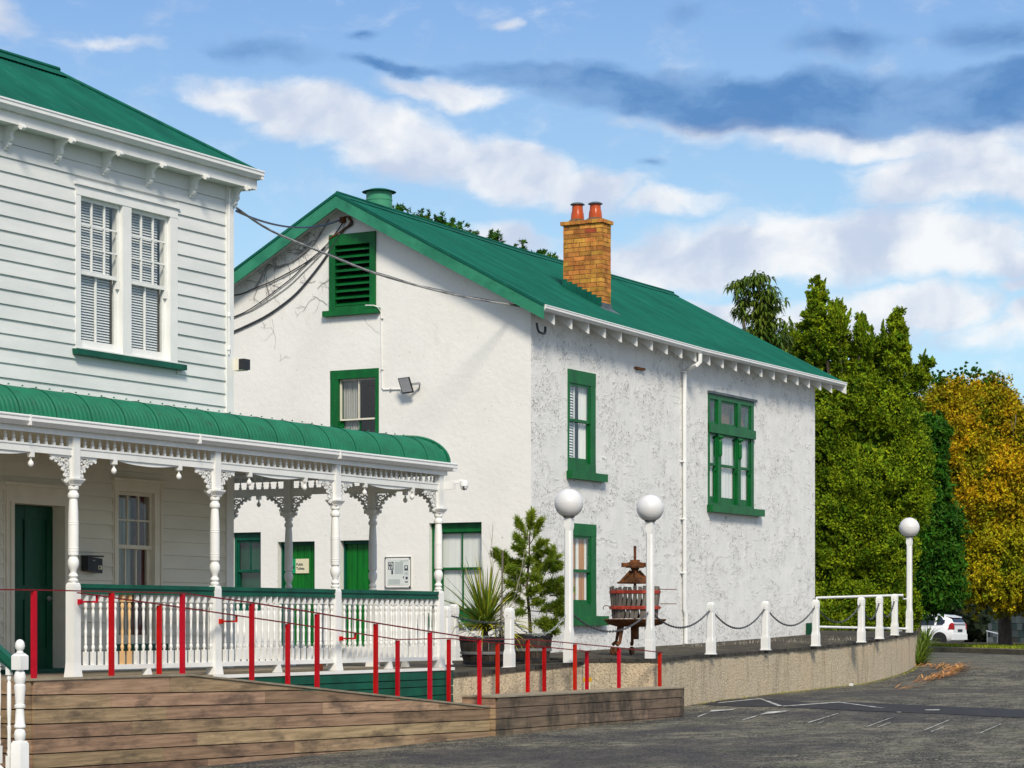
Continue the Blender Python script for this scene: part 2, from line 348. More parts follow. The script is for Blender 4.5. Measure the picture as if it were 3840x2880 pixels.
M['rubber'] = pm('tyre_rubber', (.018, .018, .018), (.025, .025, .025), 8, .8)
M['taillight'] = pm('red_lens', (.35, .01, .012), (.2, .01, .012), 5, .2)
M['stone1'] = pm('mixed_stone', (.16, .17, .14), (.09, .11, .09), 2, .9, objr=.5, bump=.4)
M['vine'] = pm('dead_creeper', (.10, .075, .06), (.06, .045, .035), 8, .9)
M['moss'] = pm('moss', (.04, .06, .012), (.025, .04, .01), 10, .95)
M['linepaint'] = pm('worn_line_paint', (.50, .50, .46), (.16, .155, .14), 6, .8, lo=.40, hi=.62, stretch=(1, 1, 1))
M['patch'] = pm('new_bitumen', (.038, .038, .041), (.028, .028, .031), 5, .85, bump=.4, bscale=120, dirt=(.09, .088, .075), damt=.4, dscale=3, dstretch=(1, 1, 1))
M['concrete'] = pm('terrace_paving', (.070, .056, .042), (.032, .028, .023), 2.4, .9, bump=.4, bscale=50, dirt=(.13, .13, .075), damt=.6, dscale=3.2, dstretch=(1, 1, 1), dlo=.5, dhi=.62, speck=(.42, .39, .30), sscale=8, sthr=.69)

# glass
m, nt, b = newmat('window_glass'); N = nt.nodes; L = nt.links
tr = N.new('ShaderNodeBsdfTransparent'); tr.inputs[0].default_value = (.975, .985, .98, 1); gl = N.new('ShaderNodeBsdfGlossy'); gl.inputs['Roughness'].default_value = .03
fr = N.new('ShaderNodeLayerWeight'); fr.inputs[0].default_value = .5; pw_ = N.new('ShaderNodeMath'); pw_.operation = 'POWER'; pw_.inputs[1].default_value = 4.0; L.new(fr.outputs['Facing'], pw_.inputs[0]); ma = N.new('ShaderNodeMath'); ma.operation = 'MULTIPLY_ADD'; ma.inputs[1].default_value = .6; ma.inputs[2].default_value = .035; L.new(pw_.outputs[0], ma.inputs[0])
ms = N.new('ShaderNodeMixShader'); L.new(ma.outputs[0], ms.inputs[0]); L.new(tr.outputs[0], ms.inputs[1]); L.new(gl.outputs[0], ms.inputs[2]); L.new(ms.outputs[0], N['Material Output'].inputs['Surface'])
M['glass'] = m

def rich(name, build):
    m, nt, b = newmat(name); N = nt.nodes; L = nt.links
    geo = N.new('ShaderNodeNewGeometry')
    class H: pass
    h = H(); h.N = N; h.L = L; h.b = b; h.pos = geo.outputs['Position']; h.geo = geo
    def mp(sc, loc=(0, 0, 0)):
        k = N.new('ShaderNodeMapping'); k.inputs['Scale'].default_value = sc; k.inputs['Location'].default_value = loc; L.new(h.pos, k.inputs['Vector']); return k.outputs[0]
    def nz(scale, sc=(1, 1, 1), det=6, rg=.6, loc=(0, 0, 0)):
        k = N.new('ShaderNodeTexNoise'); k.inputs['Scale'].default_value = scale; k.inputs['Detail'].default_value = det; k.inputs['Roughness'].default_value = rg; L.new(mp(sc, loc), k.inputs['Vector']); return k.outputs['Fac']
    def vor(scale, sc=(1, 1, 1), feat='F1'):
        k = N.new('ShaderNodeTexVoronoi'); k.feature = feat; k.inputs['Scale'].default_value = scale; L.new(mp(sc), k.inputs['Vector']); return k
    def mr(v, a, b_, c=0.0, d=1.0):
        k = N.new('ShaderNodeMapRange'); k.inputs['From Min'].default_value = a; k.inputs['From Max'].default_value = b_; k.inputs['To Min'].default_value = c; k.inputs['To Max'].default_value = d; L.new(v, k.inputs['Value']); return k.outputs[0]
    def mt(op, a, b_):
        k = N.new('ShaderNodeMath'); k.operation = op
        for i, v in enumerate((a, b_)):
            if isinstance(v, (int, float)): k.inputs[i].default_value = v
            else: L.new(v, k.inputs[i])
        return k.outputs[0]
    def mix(f, a, b_):
        k = N.new('ShaderNodeMix'); k.data_type = 'RGBA'; A = [i for i in k.inputs if i.type == 'RGBA']
        if isinstance(f, (int, float)): k.inputs['Factor'].default_value = f
        else: L.new(f, k.inputs['Factor'])
        for s_, v in ((A[0], a), (A[1], b_)):
            if isinstance(v, tuple): s_.default_value = v + (1,)
            else: L.new(v, s_)
        return [o for o in k.outputs if o.type == 'RGBA'][0]
    def bump(hh, st=.5, dist=.02):
        k = N.new('ShaderNodeBump'); k.inputs['Strength'].default_value = st; k.inputs['Distance'].default_value = dist; L.new(hh, k.inputs['Height']); L.new(k.outputs[0], b.inputs['Normal'])
    h.mp, h.nz, h.vor, h.mr, h.mt, h.mix, h.bump = mp, nz, vor, mr, mt, mix, bump
    build(h); return m
def f_rough(h):      # limewashed rubble concrete: smooth patches and pitted patches with small dark holes
    patch = h.mr(h.nz(1.1, (1, 1, 1.6), 7, .75), .46, .58)
    low = h.mr(h.nz(3.2, (1, 1, 1), 5, .6), .35, .65)
    p2 = h.mt('MULTIPLY', patch, h.mr(h.nz(4.5, (1, 1, 1), 5, .7), .40, .56))
    band = h.mr(h.nz(1.6, (1, 1, 4), 4, .6), .60, .68)
    damp = h.N.new('ShaderNodeSeparateXYZ'); h.L.new(h.pos, damp.inputs[0]); foot = h.mt('MULTIPLY', h.mr(damp.outputs[2], .35, -.35), h.mr(h.nz(3, (1, 1, 1), 4), .35, .6)); p2 = h.mt('MAXIMUM', h.mt('MAXIMUM', p2, h.mt('MULTIPLY', band, .8)), foot)
    pit = h.mr(h.nz(27, (1, 1, 1), 5, .8), .56, .61)
    holes = h.mt('MULTIPLY', pit, h.mr(p2, .15, .6))
    lumps = h.mt('MULTIPLY', h.mr(h.nz(24, (1, 1, 1), 5, .8), .38, .47, 1, 0), h.mr(p2, .15, .6))
    base = h.mix(low, (.78, .775, .74), (.70, .70, .67))
    streak = h.mr(h.nz(5, (2.2, 1, .10), 6, .7), .5, .72, 0, .35)
    base = h.mix(streak, base, (.58, .58, .55))
    base = h.mix(h.mt('MULTIPLY', lumps, .9), base, (.90, .88, .82))
    few = h.mt('MULTIPLY', h.mr(h.nz(22, (1, 1, 1), 3), .69, .73), .8)
    base = h.mix(few, base, (.16, .15, .10))
    h.L.new(h.mix(h.mt('MULTIPLY', holes, .72), base, (.20, .19, .14)), h.b.inputs['Base Color'])
    h.b.inputs['Roughness'].default_value = .9
    hh = h.mt('SUBTRACT', h.mt('MULTIPLY', h.nz(26, (1, 1, 1), 5, .7), h.mr(p2, 0, 1, .12, .8)), h.mt('MULTIPLY', holes, .6))
    h.bump(hh, .75, .025)
M['rough'] = rich('limewashed_rubble', f_rough)
def f_pebble(h):     # pebble-dashed retaining wall with water streaks below the coping
    base = h.mix(h.mr(h.nz(22, (1, 1, 1), 3), .35, .65), (.62, .53, .37), (.43, .36, .25))
    base = h.mix(h.mr(h.nz(.8, (1, 1, 1), 3), .4, .62, 0, .5), base, (.60, .46, .30))
    st = h.mt('MULTIPLY', h.mr(h.nz(4.2, (1, 1, .16), 7, .75), .50, .72), .7)
    base = h.mix(st, base, (.17, .14, .085))
    base = h.mix(h.mt('MULTIPLY', h.mr(h.nz(34, (1, 1, 1), 2), .58, .66), .65), base, (.13, .105, .06))
    h.L.new(base, h.b.inputs['Base Color']); h.b.inputs['Roughness'].default_value = .95
    h.bump(h.nz(28, (1, 1, 1), 4), 1.0, .03)
M['pebble'] = rich('pebble_dash', f_pebble)
def f_asphalt(h):    # worn chip seal, pale scoured areas and dark tarry bands
    a = h.mr(h.nz(.30, (1, 1, 1), 8, .62), .42, .56)
    b2 = h.mr(h.nz(1.3, (.7, 1.2, 1), 9, .8), .45, .57)
    b3 = h.mr(h.nz(3.4, (.7, 1.2, 1), 6, .8), .46, .58)
    g = h.mr(h.nz(13, (1, 1, 1), 4, .8), .42, .58)
    c = h.mix(a, (.120, .112, .086), (.042, .041, .042))
    c = h.mix(h.mt('MULTIPLY', b2, .75), c, (.27, .25, .18))
    c = h.mix(h.mt('MULTIPLY', b3, .75), c, (.028, .028, .027))
    c = h.mix(h.mt('MULTIPLY', g, .5), c, (.038, .038, .036))
    c = h.mix(h.mt('MULTIPLY', h.mr(h.nz(30, (1, 1, 1), 2), .55, .63), .6), c, (.44, .41, .31))
    c = h.mix(h.mt('MULTIPLY', h.mr(h.nz(.8, (1, 1, 1), 5, .7, (7, 3, 0)), .56, .66), .4), c, (.06, .075, .035))
    c = h.mix(h.mt('MULTIPLY', h.mr(h.nz(.22, (1, 1, 1), 6, .6, (2, 9, 0)), .52, .60), .6), c, (.045, .043, .050))
    h.L.new(c, h.b.inputs['Base Color']); h.b.inputs['Roughness'].default_value = .92; h.b.inputs['Specular IOR Level'].default_value = .12
    h.bump(h.nz(60, (1, 1, 1), 3), .8, .02)
M['asphalt'] = rich('worn_chip_seal', f_asphalt)
# ================================================================== ground
g = MB()
xs = sorted(set([p[0] for p in GP] + list(range(16, 60, 4))))
for a, b_ in zip(xs, xs[1:]): g.add([(a, -700, gz(a)), (b_, -700, gz(b_)), (b_, 900, gz(b_)), (a, 900, gz(a))], [(0, 1, 2, 3)])
tag(g.build('ground', M['asphalt']), kind='structure')
def gstrip(top, bot, n, off, mb, m=4):
    """a painted or laid sheet on the ground between two image-traced edges"""
    def at(pl_, t):
        k = t * (len(pl_) - 1); i = min(int(k), len(pl_) - 2); f = k - i
        return pl_[i][0] * (1 - f) + pl_[i + 1][0] * f, pl_[i][1] * (1 - f) + pl_[i + 1][1] * f
    base = len(mb.v)
    for i in range(n + 1):
        a = at(top, i / n); b_ = at(bot, i / n)
        for j in range(m + 1):
            f = j / m; p = PGr(a[0] * (1 - f) + b_[0] * f, a[1] * (1 - f) + b_[1] * f); mb.v.append((p.x, p.y, gz(p.x) + off))
    for i in range(n):
        for j in range(m):
            q = base + i * (m + 1) + j; mb.f.append((q, q + 1, q + m + 2, q + m + 1))
def z24(*pts): return [(2400 + x * .4973, 2055 + y * .4973) for x, y in pts]
pa = MB(); gstrip(z24((470, 1182), (640, 1142), (920, 1138), (1300, 1170), (1600, 1165), (2212, 1192), (2900, 1222)), z24((560, 1188), (760, 1196), (1010, 1200), (1300, 1212), (1600, 1228), (2212, 1250), (2900, 1285)), 40, .007, pa)
tag(pa.build('tar_patch', M['patch']), kind='structure')
ml = MB()
for tp, bt in [(((590, 1170), (900, 1138)), ((590, 1174), (900, 1144))), (((895, 1140), (1040, 1196)), ((920, 1140), (1075, 1194))), (((1075, 1195), (1500, 1164)), ((1080, 1200), (1500, 1169))),
               (((1500, 1164), (1850, 1212)), ((1500, 1169), (1760, 1205))), (((1262, 1321), (1490, 1251)), ((1268, 1325), (1492, 1255))), (((1338, 1326), (1388, 1310)), ((1342, 1329), (1390, 1313))),
               (((1705, 1352), (1905, 1279)), ((1711, 1355), (1907, 1282))), (((1785, 1356), (1890, 1318)), ((1790, 1359), (1893, 1321))), (((2140, 1378), (2330, 1300)), ((2148, 1381), (2334, 1303))),
               (((2190, 1390), (2290, 1352)), ((2196, 1393), (2294, 1355))), (((2560, 1400), (2720, 1330)), ((2566, 1403), (2724, 1333))), (((540, 1228), (730, 1216)), ((520, 1240), (700, 1226))), (((960, 1240), (1130, 1228)), ((900, 1262), (1090, 1242))),
               (((1935, 1240), (1968, 1240)), ((1935, 1245), (1968, 1245))), (((2150, 1224), (2260, 1222)), ((2150, 1230), (2260, 1228))), (((440, 1270), (540, 1240)), ((430, 1285), (500, 1255))), (((780, 1296), (900, 1262)), ((770, 1306), (860, 1280)))]:
    gstrip(z24(*tp), z24(*bt), 6, .012, ml, 1)
tag(ml.build('parking_lines', M['linepaint']), kind='structure')

# verge across the car park
K = [Vector((81.7 * ray(3476)[0], 81.7 * ray(3476)[1], 0)), Vector((73.8 * ray(3840)[0], 73.8 * ray(3840)[1], 0))]
kd = (K[1] - K[0]).normalized(); kn = Vector((-kd.y, kd.x, 0));  kn = kn if kn.x > 0 else -kn
A0 = K[0] - kd * 22; B0 = K[1] + kd * 40
vg = MB(); vg.prism([(A0 + kn * .25) + Vector((0, 0, -1.4)), (B0 + kn * .25) + Vector((0, 0, -1.4)), (B0 + kn * 17) + Vector((0, 0, -1.4)), (A0 + kn * 17) + Vector((0, 0, -1.4))],
         [(A0 + kn * .25) + Vector((0, 0, -.88)), (B0 + kn * .25) + Vector((0, 0, -.88)), (B0 + kn * 17) + Vector((0, 0, -.96)), (A0 + kn * 17) + Vector((0, 0, -.96))])
tag(vg.build('verge_ground', M['soil']), kind='structure')
kb = MB(); kb.prism([A0 + Vector((0, 0, -1.4)), B0 + Vector((0, 0, -1.4)), B0 + kn * .24 + Vector((0, 0, -1.4)), A0 + kn * .24 + Vector((0, 0, -1.4))],
         [A0 + Vector((0, 0, -.885)), B0 + Vector((0, 0, -.885)), B0 + kn * .24 + Vector((0, 0, -.865)), A0 + kn * .24 + Vector((0, 0, -.865))])
tag(kb.build('kerb', M['kerb']), kind='structure')

def blades(n, posf, hmin, hmax, wd, lean=.5, seed=1):
    """upright tapering blades, returned as numpy verts and quads"""
    r = np.random.default_rng(seed); P = posf(n, r); h = r.uniform(hmin, hmax, n); a = r.uniform(0, 2 * np.pi, n); l = r.uniform(0, lean, n) * h; b = r.uniform(0, 2 * np.pi, n)
    w = np.stack([np.cos(a), np.sin(a), np.zeros(n)], 1) * wd; ln = np.stack([np.cos(b) * l, np.sin(b) * l, h], 1)
    V = np.stack([P - w, P + w, P + ln * .6 + w * .7 * np.array([1, 1, 0]), P + ln], 1)
    return V.reshape(-1, 3)
def quads(name, V, mat, parent=None, local=False):
    """mesh from loose quads; V is (4n, 3) in world metres"""
    me = bpy.data.meshes.new(name); off = np.array(wloc(parent)) if (parent and not local) else np.zeros(3); V = (V - off).astype(np.float32); n = len(V) // 4
    me.vertices.add(len(V)); me.vertices.foreach_set('co', V.ravel()); me.loops.add(len(V)); me.loops.foreach_set('vertex_index', np.arange(len(V), dtype=np.int32))
    me.polygons.add(n); me.polygons.foreach_set('loop_start', np.arange(0, len(V), 4, dtype=np.int32)); me.polygons.foreach_set('loop_total', np.full(n, 4, dtype=np.int32))
    me.materials.append(mat); me.update(calc_edges=True); me.validate(); return link(name, me, parent)
def vpos(n, r):
    s = r.uniform(0, 1, n); q = r.uniform(0, 1, n) ** 1.6; p0 = np.array(A0 + kd * 18); L_ = 24
    P = p0 + np.outer(s * L_, np.array(kd)) + np.outer(.26 + q * 15, np.array(kn)); P[:, 2] = -.88 - (q * 15) * .0048; return P
tag(quads('grass', blades(26000, vpos, .03, .14, .02, .6, 3), M['grass']), kind='stuff')

# ================================================================== boarded ramp
def rfloor(x): return interp([(20.75, -.655), (27.4, -1.215), (28.8, -1.215), (33.3, -1.52), (36, -1.55)], x)
def rkerb(x): return interp([(20.95, -.602), (27.62, -1.172), (30, -1.19)], x)
ramp = thing('access_ramp', 'long low ramp clad in brown hardwood boards in front of the veranda', 'ramp', (18.35, 16, -1.66))
def slab(topf, botf, x0, x1, n=7):
    X = [x0 + (x1 - x0) * i / (n * 4) for i in range(n * 4 + 1)]; X = [x for x in X if topf(x) - botf(x) > .004]
    if len(X) < 2: return None
    X = [X[0] + (X[-1] - X[0]) * i / n for i in range(n + 1)]
    return [(x, topf(x)) for x in X] + [(x, botf(x)) for x in X[::-1]]
RL = [-.604, -.755, -.904, -1.053, -1.204, -1.356, -1.507, -1.66, -1.81]
jr = random.Random(5)
joints = {0: [20.6, 24], 1: [19.6, 22.4, 25], 2: [20.55, 23.6, 26.3], 3: [19.95, 22.6, 25.2], 4: [21.1, 23.5, 26], 5: [20.5, 23.0, 25.7], 6: [21.3, 24.2, 26.4], 7: [22, 25]}
for j in range(8):
    cuts = [18.37] + joints[j] + [27.64]
    for a, b_ in zip(cuts, cuts[1:]):
        poly = slab(lambda x: min(RL[j] - .015 * (x - 18.35) + (.2 if j == 0 else 0), rkerb(x) - .002) , lambda x: max(RL[j + 1] - .015 * (x - 18.35) + .012, gz(x) - .03), a + .004, b_ - .004)
        if not poly: continue
        mb = MB(); mb.pprism(Pl('Y', 16.0), poly, 0, -.028); mb.build('board', M['deck'], ramp)
    a0, b0 = RL[j], RL[j + 1] + .012                                  # the short end towards the steps
    mb = MB(); mb.pbox(Pl('X', 18.35), -17.3, -16.03, 0, -.028, max(b0, -1.68), a0 - .002); mb.build('board', M['deck'], ramp)
MB().pprism(Pl('Y', 16.03), slab(lambda x: rkerb(x) - .03, lambda x: gz(x) - .05, 18.40, 27.66, 12), 0, -.03).build('backing', M['dark'], ramp)
mb = MB(); mb.box(18.385, 18.40, 16.04, 17.3, -1.7, -.62); mb.build('backing', M['dark'], ramp)
cp = MB()
for a, b_ in ((18.33, 20.95), (20.95, 24.2), (24.2, 27.62)):
    cp.prism([(a, 15.985, rkerb(a) - .0), (b_, 15.985, rkerb(b_)), (b_, 16.10, rkerb(b_)), (a, 16.10, rkerb(a))], [(a, 15.985, rkerb(a) + .022), (b_, 15.985, rkerb(b_) + .022), (b_, 16.10, rkerb(b_) + .022), (a, 16.10, rkerb(a) + .022)])
cp.build('edge_board', M['decktop'], ramp)
y = 16.105; fb = [20.75, 27.4, 28.8, 33.3]
while y < 17.28:
    mb = MB(); pts = [18.40] + fb
    for a, b_ in zip(pts, pts[1:]): mb.prism([(a, y, rfloor(a) - .03), (b_, y, rfloor(b_) - .03), (b_, y + .112, rfloor(b_) - .03), (a, y + .112, rfloor(a) - .03)], [(a, y, rfloor(a)), (b_, y, rfloor(b_)), (b_, y + .112, rfloor(b_)), (a, y + .112, rfloor(a))])
    mb.build('deck_board', M['decktop'], ramp); y += .118

# low boarded wall at the foot of the ramp
bxw = thing('low_timber_wall', 'low grey-brown timber clad wall ending the ramp, beside the pebble-dashed terrace wall', 'wall', (27.65, 15.9, -1.56))
BT = lambda x: -1.035 - .003 * (x - 27.65)
for j in range(4):
    cuts = [27.67] + [[29.6, 31.9], [30.9], [29.9, 32.3], [31.0]][j] + [33.6]
    for a, b_ in zip(cuts, cuts[1:]):
        poly = slab(lambda x: BT(x) - j * .149 - (.0 if j else .002), lambda x: max(BT(x) - (j + 1) * .149 + .011, gz(x) - .03), a + .004, b_ - .004)
        if poly: mb = MB(); mb.pprism(Pl('Y', 15.9), poly, 0, -.028); mb.build('board', M['deckg'], bxw)
    z1 = BT(27.65) - j * .149; z0 = max(z1 - .138, gz(27.65) - .03)
    if z1 > z0: mb = MB(); mb.pbox(Pl('X', 27.65), -16.45, -15.93, 0, -.028, z0, z1 - .002); mb.build('board', M['deck'], bxw)
mb = MB(); mb.pprism(Pl('Y', 15.93), slab(lambda x: BT(x) - .01, lambda x: gz(x) - .05, 27.68, 33.6), 0, -.5); mb.build('backing', M['dark'], bxw)
yy = 15.885
while yy < 16.4:
    mb = MB(); mb.prism([(27.63, yy, BT(27.63)), (33.62, yy, BT(33.62)), (33.62, yy + .137, BT(33.62)), (27.63, yy + .137, BT(27.63))], [(27.63, yy, BT(27.63) + .02), (33.62, yy, BT(33.62) + .02), (33.62, yy + .137, BT(33.62) + .02), (27.63, yy + .137, BT(27.63) + .02)])
    mb.build('cap_board', M['decktop'], bxw); yy += .143

# ---- red handrails
def rail_thing(name, label, posts, ends, brackets, railext):
    base = Vector((posts[0][0], posts[0][1], posts[0][3])); t = thing(name, label, 'handrail', base)
    for (x, y, zt, zb) in posts:
        mb = MB(); mb.box(x - .023, x + .023, y - .023, y + .023, zb, zt - .012); mb.build('post', M['red'], t)
        mb = MB(); mb.box(x - .04, x + .05, y - .055, y + .055, zb, zb + .01); (mb.build('foot_plate', M['red'], t) if y > 16.3 else None)
    mb = MB(); P = [Vector(p) for p in railext]
    for a, b_ in zip(P, P[1:]): mb.beam(a, b_, .045, .013)
    mb.build('rail', M['redrail'], t)
    for (p, q) in brackets:
        mb = MB(); p = Vector(p); q = Vector(q); k = Vector((q.x, q.y, p.z)); mb.beam(p, k, .022, .022); mb.beam(k - Vector((0, 0, .012)), q, .022, .022); mb.box(p.x - .03, p.x + .0, p.y - .03, p.y + .03, p.z - .03, p.z + .03); mb.build('bracket', M['red'], t)
    return t
po = []
for px, py in ((127, 2212), (418, 2219), (684, 2224), (944, 2260), (1189, 2299), (1409, 2336), (1612, 2368), (1798, 2397)):
    x, z = PY(px, py, 16.06); po.append((x, 16.06, z, rkerb(x) + .02))
for px, py in ((1979, 2397), (2156, 2413), (2321, 2429), (2474, 2446)):
    x, z = PY(px, py, 16.50); po.append((x, 16.50, z, rfloor(x) - .02))
re = [(po[0][0] - 3, 16.06, po[0][2] - .02)] + [(p[0], p[1], p[2]) for p in po] + [(po[-1][0] + .06, 16.50, po[-1][2] - .01)]
rail_thing('red_handrail', 'outer red handrail with the taller flat bar posts along the front edge of the ramp', po, None, [], re)
pi_ = []
for px, py, yy in ((597, 2266, 17.28), (1079, 2336, 17.28), (1491, 2398, 17.28), (1683, 2394, 17.2), (1866, 2411, 17.0), (2041, 2426, 16.82), (2201, 2442, 16.62)):
    x, z = PY(px, py, yy); pi_.append((x, yy, z, rfloor(x)))
s0 = PY(293, 2223, 17.28)
br = []
for i in range(3):
    vx = 20.76 + 2.67 * i; zz = interp([(s0[0], s0[1])] + [(p[0], p[2]) for p in pi_], vx + .12)
    br.append(((vx + .03, 17.42, zz - .075), (vx + .15, 17.28, zz)))
rail_thing('red_handrail', 'inner red handrail bracketed to the veranda posts, with the shorter posts', pi_, None, br, [(s0[0], 17.28, s0[1])] + [(p[0], p[1], p[2]) for p in pi_] + [(pi_[-1][0] + .06, pi_[-1][1] - .01, pi_[-1][2] - .01)])

# ================================================================== generic wall, weatherboards, windows
def wall_cols(mb, pl, u0, u1, zb, topf, holes, extra=(), t=.2):
    """solid wall with real openings, built column by column"""
    us = sorted(set([u0, u1] + [h[0] for h in holes] + [h[1] for h in holes] + list(extra))); us = [u for u in us if u0 <= u <= u1]
    for a, b_ in zip(us, us[1:]):
        if b_ - a < 1e-4: continue
        m_ = (a + b_) / 2; hs = sorted([(h[2], h[3]) for h in holes if h[0] < m_ < h[1]]); z = zb
        for h0, h1 in hs:
            if h0 > z: mb.pprism(pl, [(a, z), (b_, z), (b_, h0), (a, h0)], 0, -t)
            z = h1
        mb.pprism(pl, [(a, z), (b_, z), (b_, topf(b_)), (a, topf(a))], 0, -t)
def weatherboards(parent, pl, u0, u1, ztop, zbot, pitch, holes, mat, jrng):
    z = ztop
    while z > zbot + .02:
        lo = max(z - pitch, zbot); spans = [(u0, u1)]
        for h in holes:
            ov = min(z, h[3]) - max(lo, h[2])
            if ov > .35 * pitch:
                ns = []
                for a, b_ in spans:
                    if h[0] > a: ns.append((a, min(b_, h[0])))
                    if h[1] < b_: ns.append((max(a, h[1]), b_))
                    if not (h[0] < b_ and h[1] > a): ns = ns[:-1] if False else ns
                spans = [s for s in ns if s[1] - s[0] > .01]
        for a, b_ in spans:
            cuts = [a]
            while b_ - cuts[-1] > 5.2: cuts.append(cuts[-1] + jrng.uniform(2.6, 4.6))
            cuts.append(b_)
            for p, q in zip(cuts, cuts[1:]):
                e = .0015 if q < b_ else 0; pw = jrng.uniform(-.0015, .0015)
                prof = [(.006 + pw, z - .002), (.028 + pw, lo + .004), (.025 + pw, lo), (0, lo)]
                mb = MB(); mb.prism([pl.pt(p, w, zz) for w, zz in prof], [pl.pt(q - e, w, zz) for w, zz in prof]); mb.build('weatherboard', mat, parent)
        z -= pitch
def pleat(pl, u0, u1, z0, z1, w, name, mat, parent, pitch=.05, amp=.018):
    n = max(4, int((u1 - u0) / pitch * 2)); mb = MB(); b = len(mb.v)
    for i in range(n + 1):
        u = u0 + (u1 - u0) * i / n; ww = w + (amp if i % 2 else -amp) * (.6 + .4 * math.sin(i * 1.7)); mb.v += [pl.pt(u, ww, z0), pl.pt(u, ww, z1)]
    for i in range(n): mb.f.append((b + 2 * i, b + 2 * i + 2, b + 2 * i + 3, b + 2 * i + 1))
    return mb.build(name, mat, parent, smooth=False)
def venetian(pl, u0, u1, z0, z1, w, parent, pitch=.032):
    mb = MB(); z = z0
    while z < z1:
        a = [pl.pt(u0, w + .010, z - pitch * .36), pl.pt(u1, w + .010, z - pitch * .36), pl.pt(u1, w - .010, z + pitch * .38), pl.pt(u0, w - .010, z + pitch * .38)]; mb.add(a, [(0, 1, 2, 3)]); z += pitch
    return mb.build('venetian_blind', M['blind'], parent)
def opening(parent, pl, box, cas, casm, name='window', proud=.03, depth=.16, label=None):
    """casing with its reveal: cas = (left, right, top, bottom) widths"""
    u0, u1, z0, z1 = box; l, r_, t, b_ = cas; mb = MB()
    if l: mb.pbox(pl, u0, u0 + l, proud, -depth, z0 + b_, z1 - t)
    if r_: mb.pbox(pl, u1 - r_, u1, proud, -depth, z0 + b_, z1 - t)
    if t: mb.pbox(pl, u0, u1, proud + .004, -depth, z1 - t, z1)
    if b_: mb.pbox(pl, u0, u1, proud + .004, -depth, z0, z0 + b_)
    o = mb.build(name, casm, parent)
    if label: o['label'] = label
    return o, (u0 + l, u1 - r_, z0 + b_, z1 - t)
def sash(win, pl, u0, u1, z0, z1, w, mat, cols, rows, st=.045, rb=.05, rt=.045, bar=.022, th=.035, colx=None, glass=None):
    mb = MB(); mb.pbox(pl, u0, u0 + st, w, w - th, z0, z1); mb.pbox(pl, u1 - st, u1, w, w - th, z0, z1)
    mb.pbox(pl, u0 + st, u1 - st, w - .001, w - th + .001, z0, z0 + rb); mb.pbox(pl, u0 + st, u1 - st, w - .001, w - th + .001, z1 - rt, z1)
    a, b_, c, d = u0 + st, u1 - st, z0 + rb, z1 - rt
    uu = colx or [a + (b_ - a) * i / cols for i in range(1, cols)]; zz = [c + (d - c) * i / rows for i in range(1, rows)]
    for u in uu: mb.pbox(pl, u - bar / 2, u + bar / 2, w - .004, w - th + .004, c, d)
    for z in zz: mb.pbox(pl, a, b_, w - .006, w - th + .006, z - bar / 2, z + bar / 2)
    s = mb.build('sash', mat, win)
    us = [a] + list(uu) + [b_]; zs = [c] + zz + [d]
    for p, q in zip(us, us[1:]):
        for e, f in zip(zs, zs[1:]):
            g_ = MB(); g_.pbox(pl, p, q, w - th / 2 + .002, w - th / 2 - .002, e, f); g_.build('pane', glass or M['glass'], win)
    return s

# ================================================================== two-storey weatherboard house
YW = 20.0; HL = 14.0; HR = 27.13
house = thing('weatherboard_house', 'two-storey white weatherboard house with dark green roof and a bullnose veranda', 'house', (HR, YW, -1.6))
PW = Pl('Y', YW)
# openings
uw = (PW.uz(278, 1000)[0], PW.uz(660, 1000)[0], PW.uz(450, 1335)[1], PW.uz(276, 690)[1])            # upper pair of sashes
zwt = uw[3]
lw = (PW.u(418), PW.u(604), -.30, PW.uz(418, 1800)[1])
dr = (PW.u(8), PW.u(250), -.655, PW.uz(10, 1818)[1])
holes_w = [uw, lw, dr]
core = MB(); wall_cols(core, PW, HL, HR, -1.7, lambda u: 6.2, holes_w, t=.15)
core.box(HL, HL + .15, YW + .15, 23.9, -1.7, 6.2); core.box(HR - .15, HR, YW + .15, 23.9, -1.7, 6.2); core.box(HL + .15, HR - .15, 23.75, 23.9, -1.7, 6.2); core.box(HL + .15, HR - .15, YW + .15, 23.75, 2.5, 2.6)
core.build('wall', M['board'], house)
jr = random.Random(3)
weatherboards(house, PW, HL, HR - .125, 6.0, 2.66, .1842, [(uw[0] - .0, uw[1], uw[2] - .04, uw[3] + .03)], M['board'], jr)
weatherboards(house, PW, HL, HR - .125, 2.20, -.655, .1842, [lw, dr], M['board_low'], jr)
mb = MB(); mb.pbox(PW, HR - .125, HR + .03, .045, -.05, -.655, 6.2); mb.box(HR + .0301, HR + .04, YW - .044, YW + .1, -.655, 6.19); mb.build('corner_board', M['white'], house)
mb = MB(); mb.pbox(PW, HL, HR - .125, .02, 0, 6.0, 6.2); mb.build('eave_board', M['board'], house)
# side wall boards (seen only from further right)
PE_ = MB()
z = 6.0
while z > -.6:
    PE_.prism([(HR, 20.05, z), (HR + .03, 20.05, z - .18), (HR, 20.05, z - .184)], [(HR, 23.9, z), (HR + .03, 23.9, z - .18), (HR, 23.9, z - .184)]); z -= .184
tag(PE_.build('side_weatherboards', M['board'], house), kind='stuff')

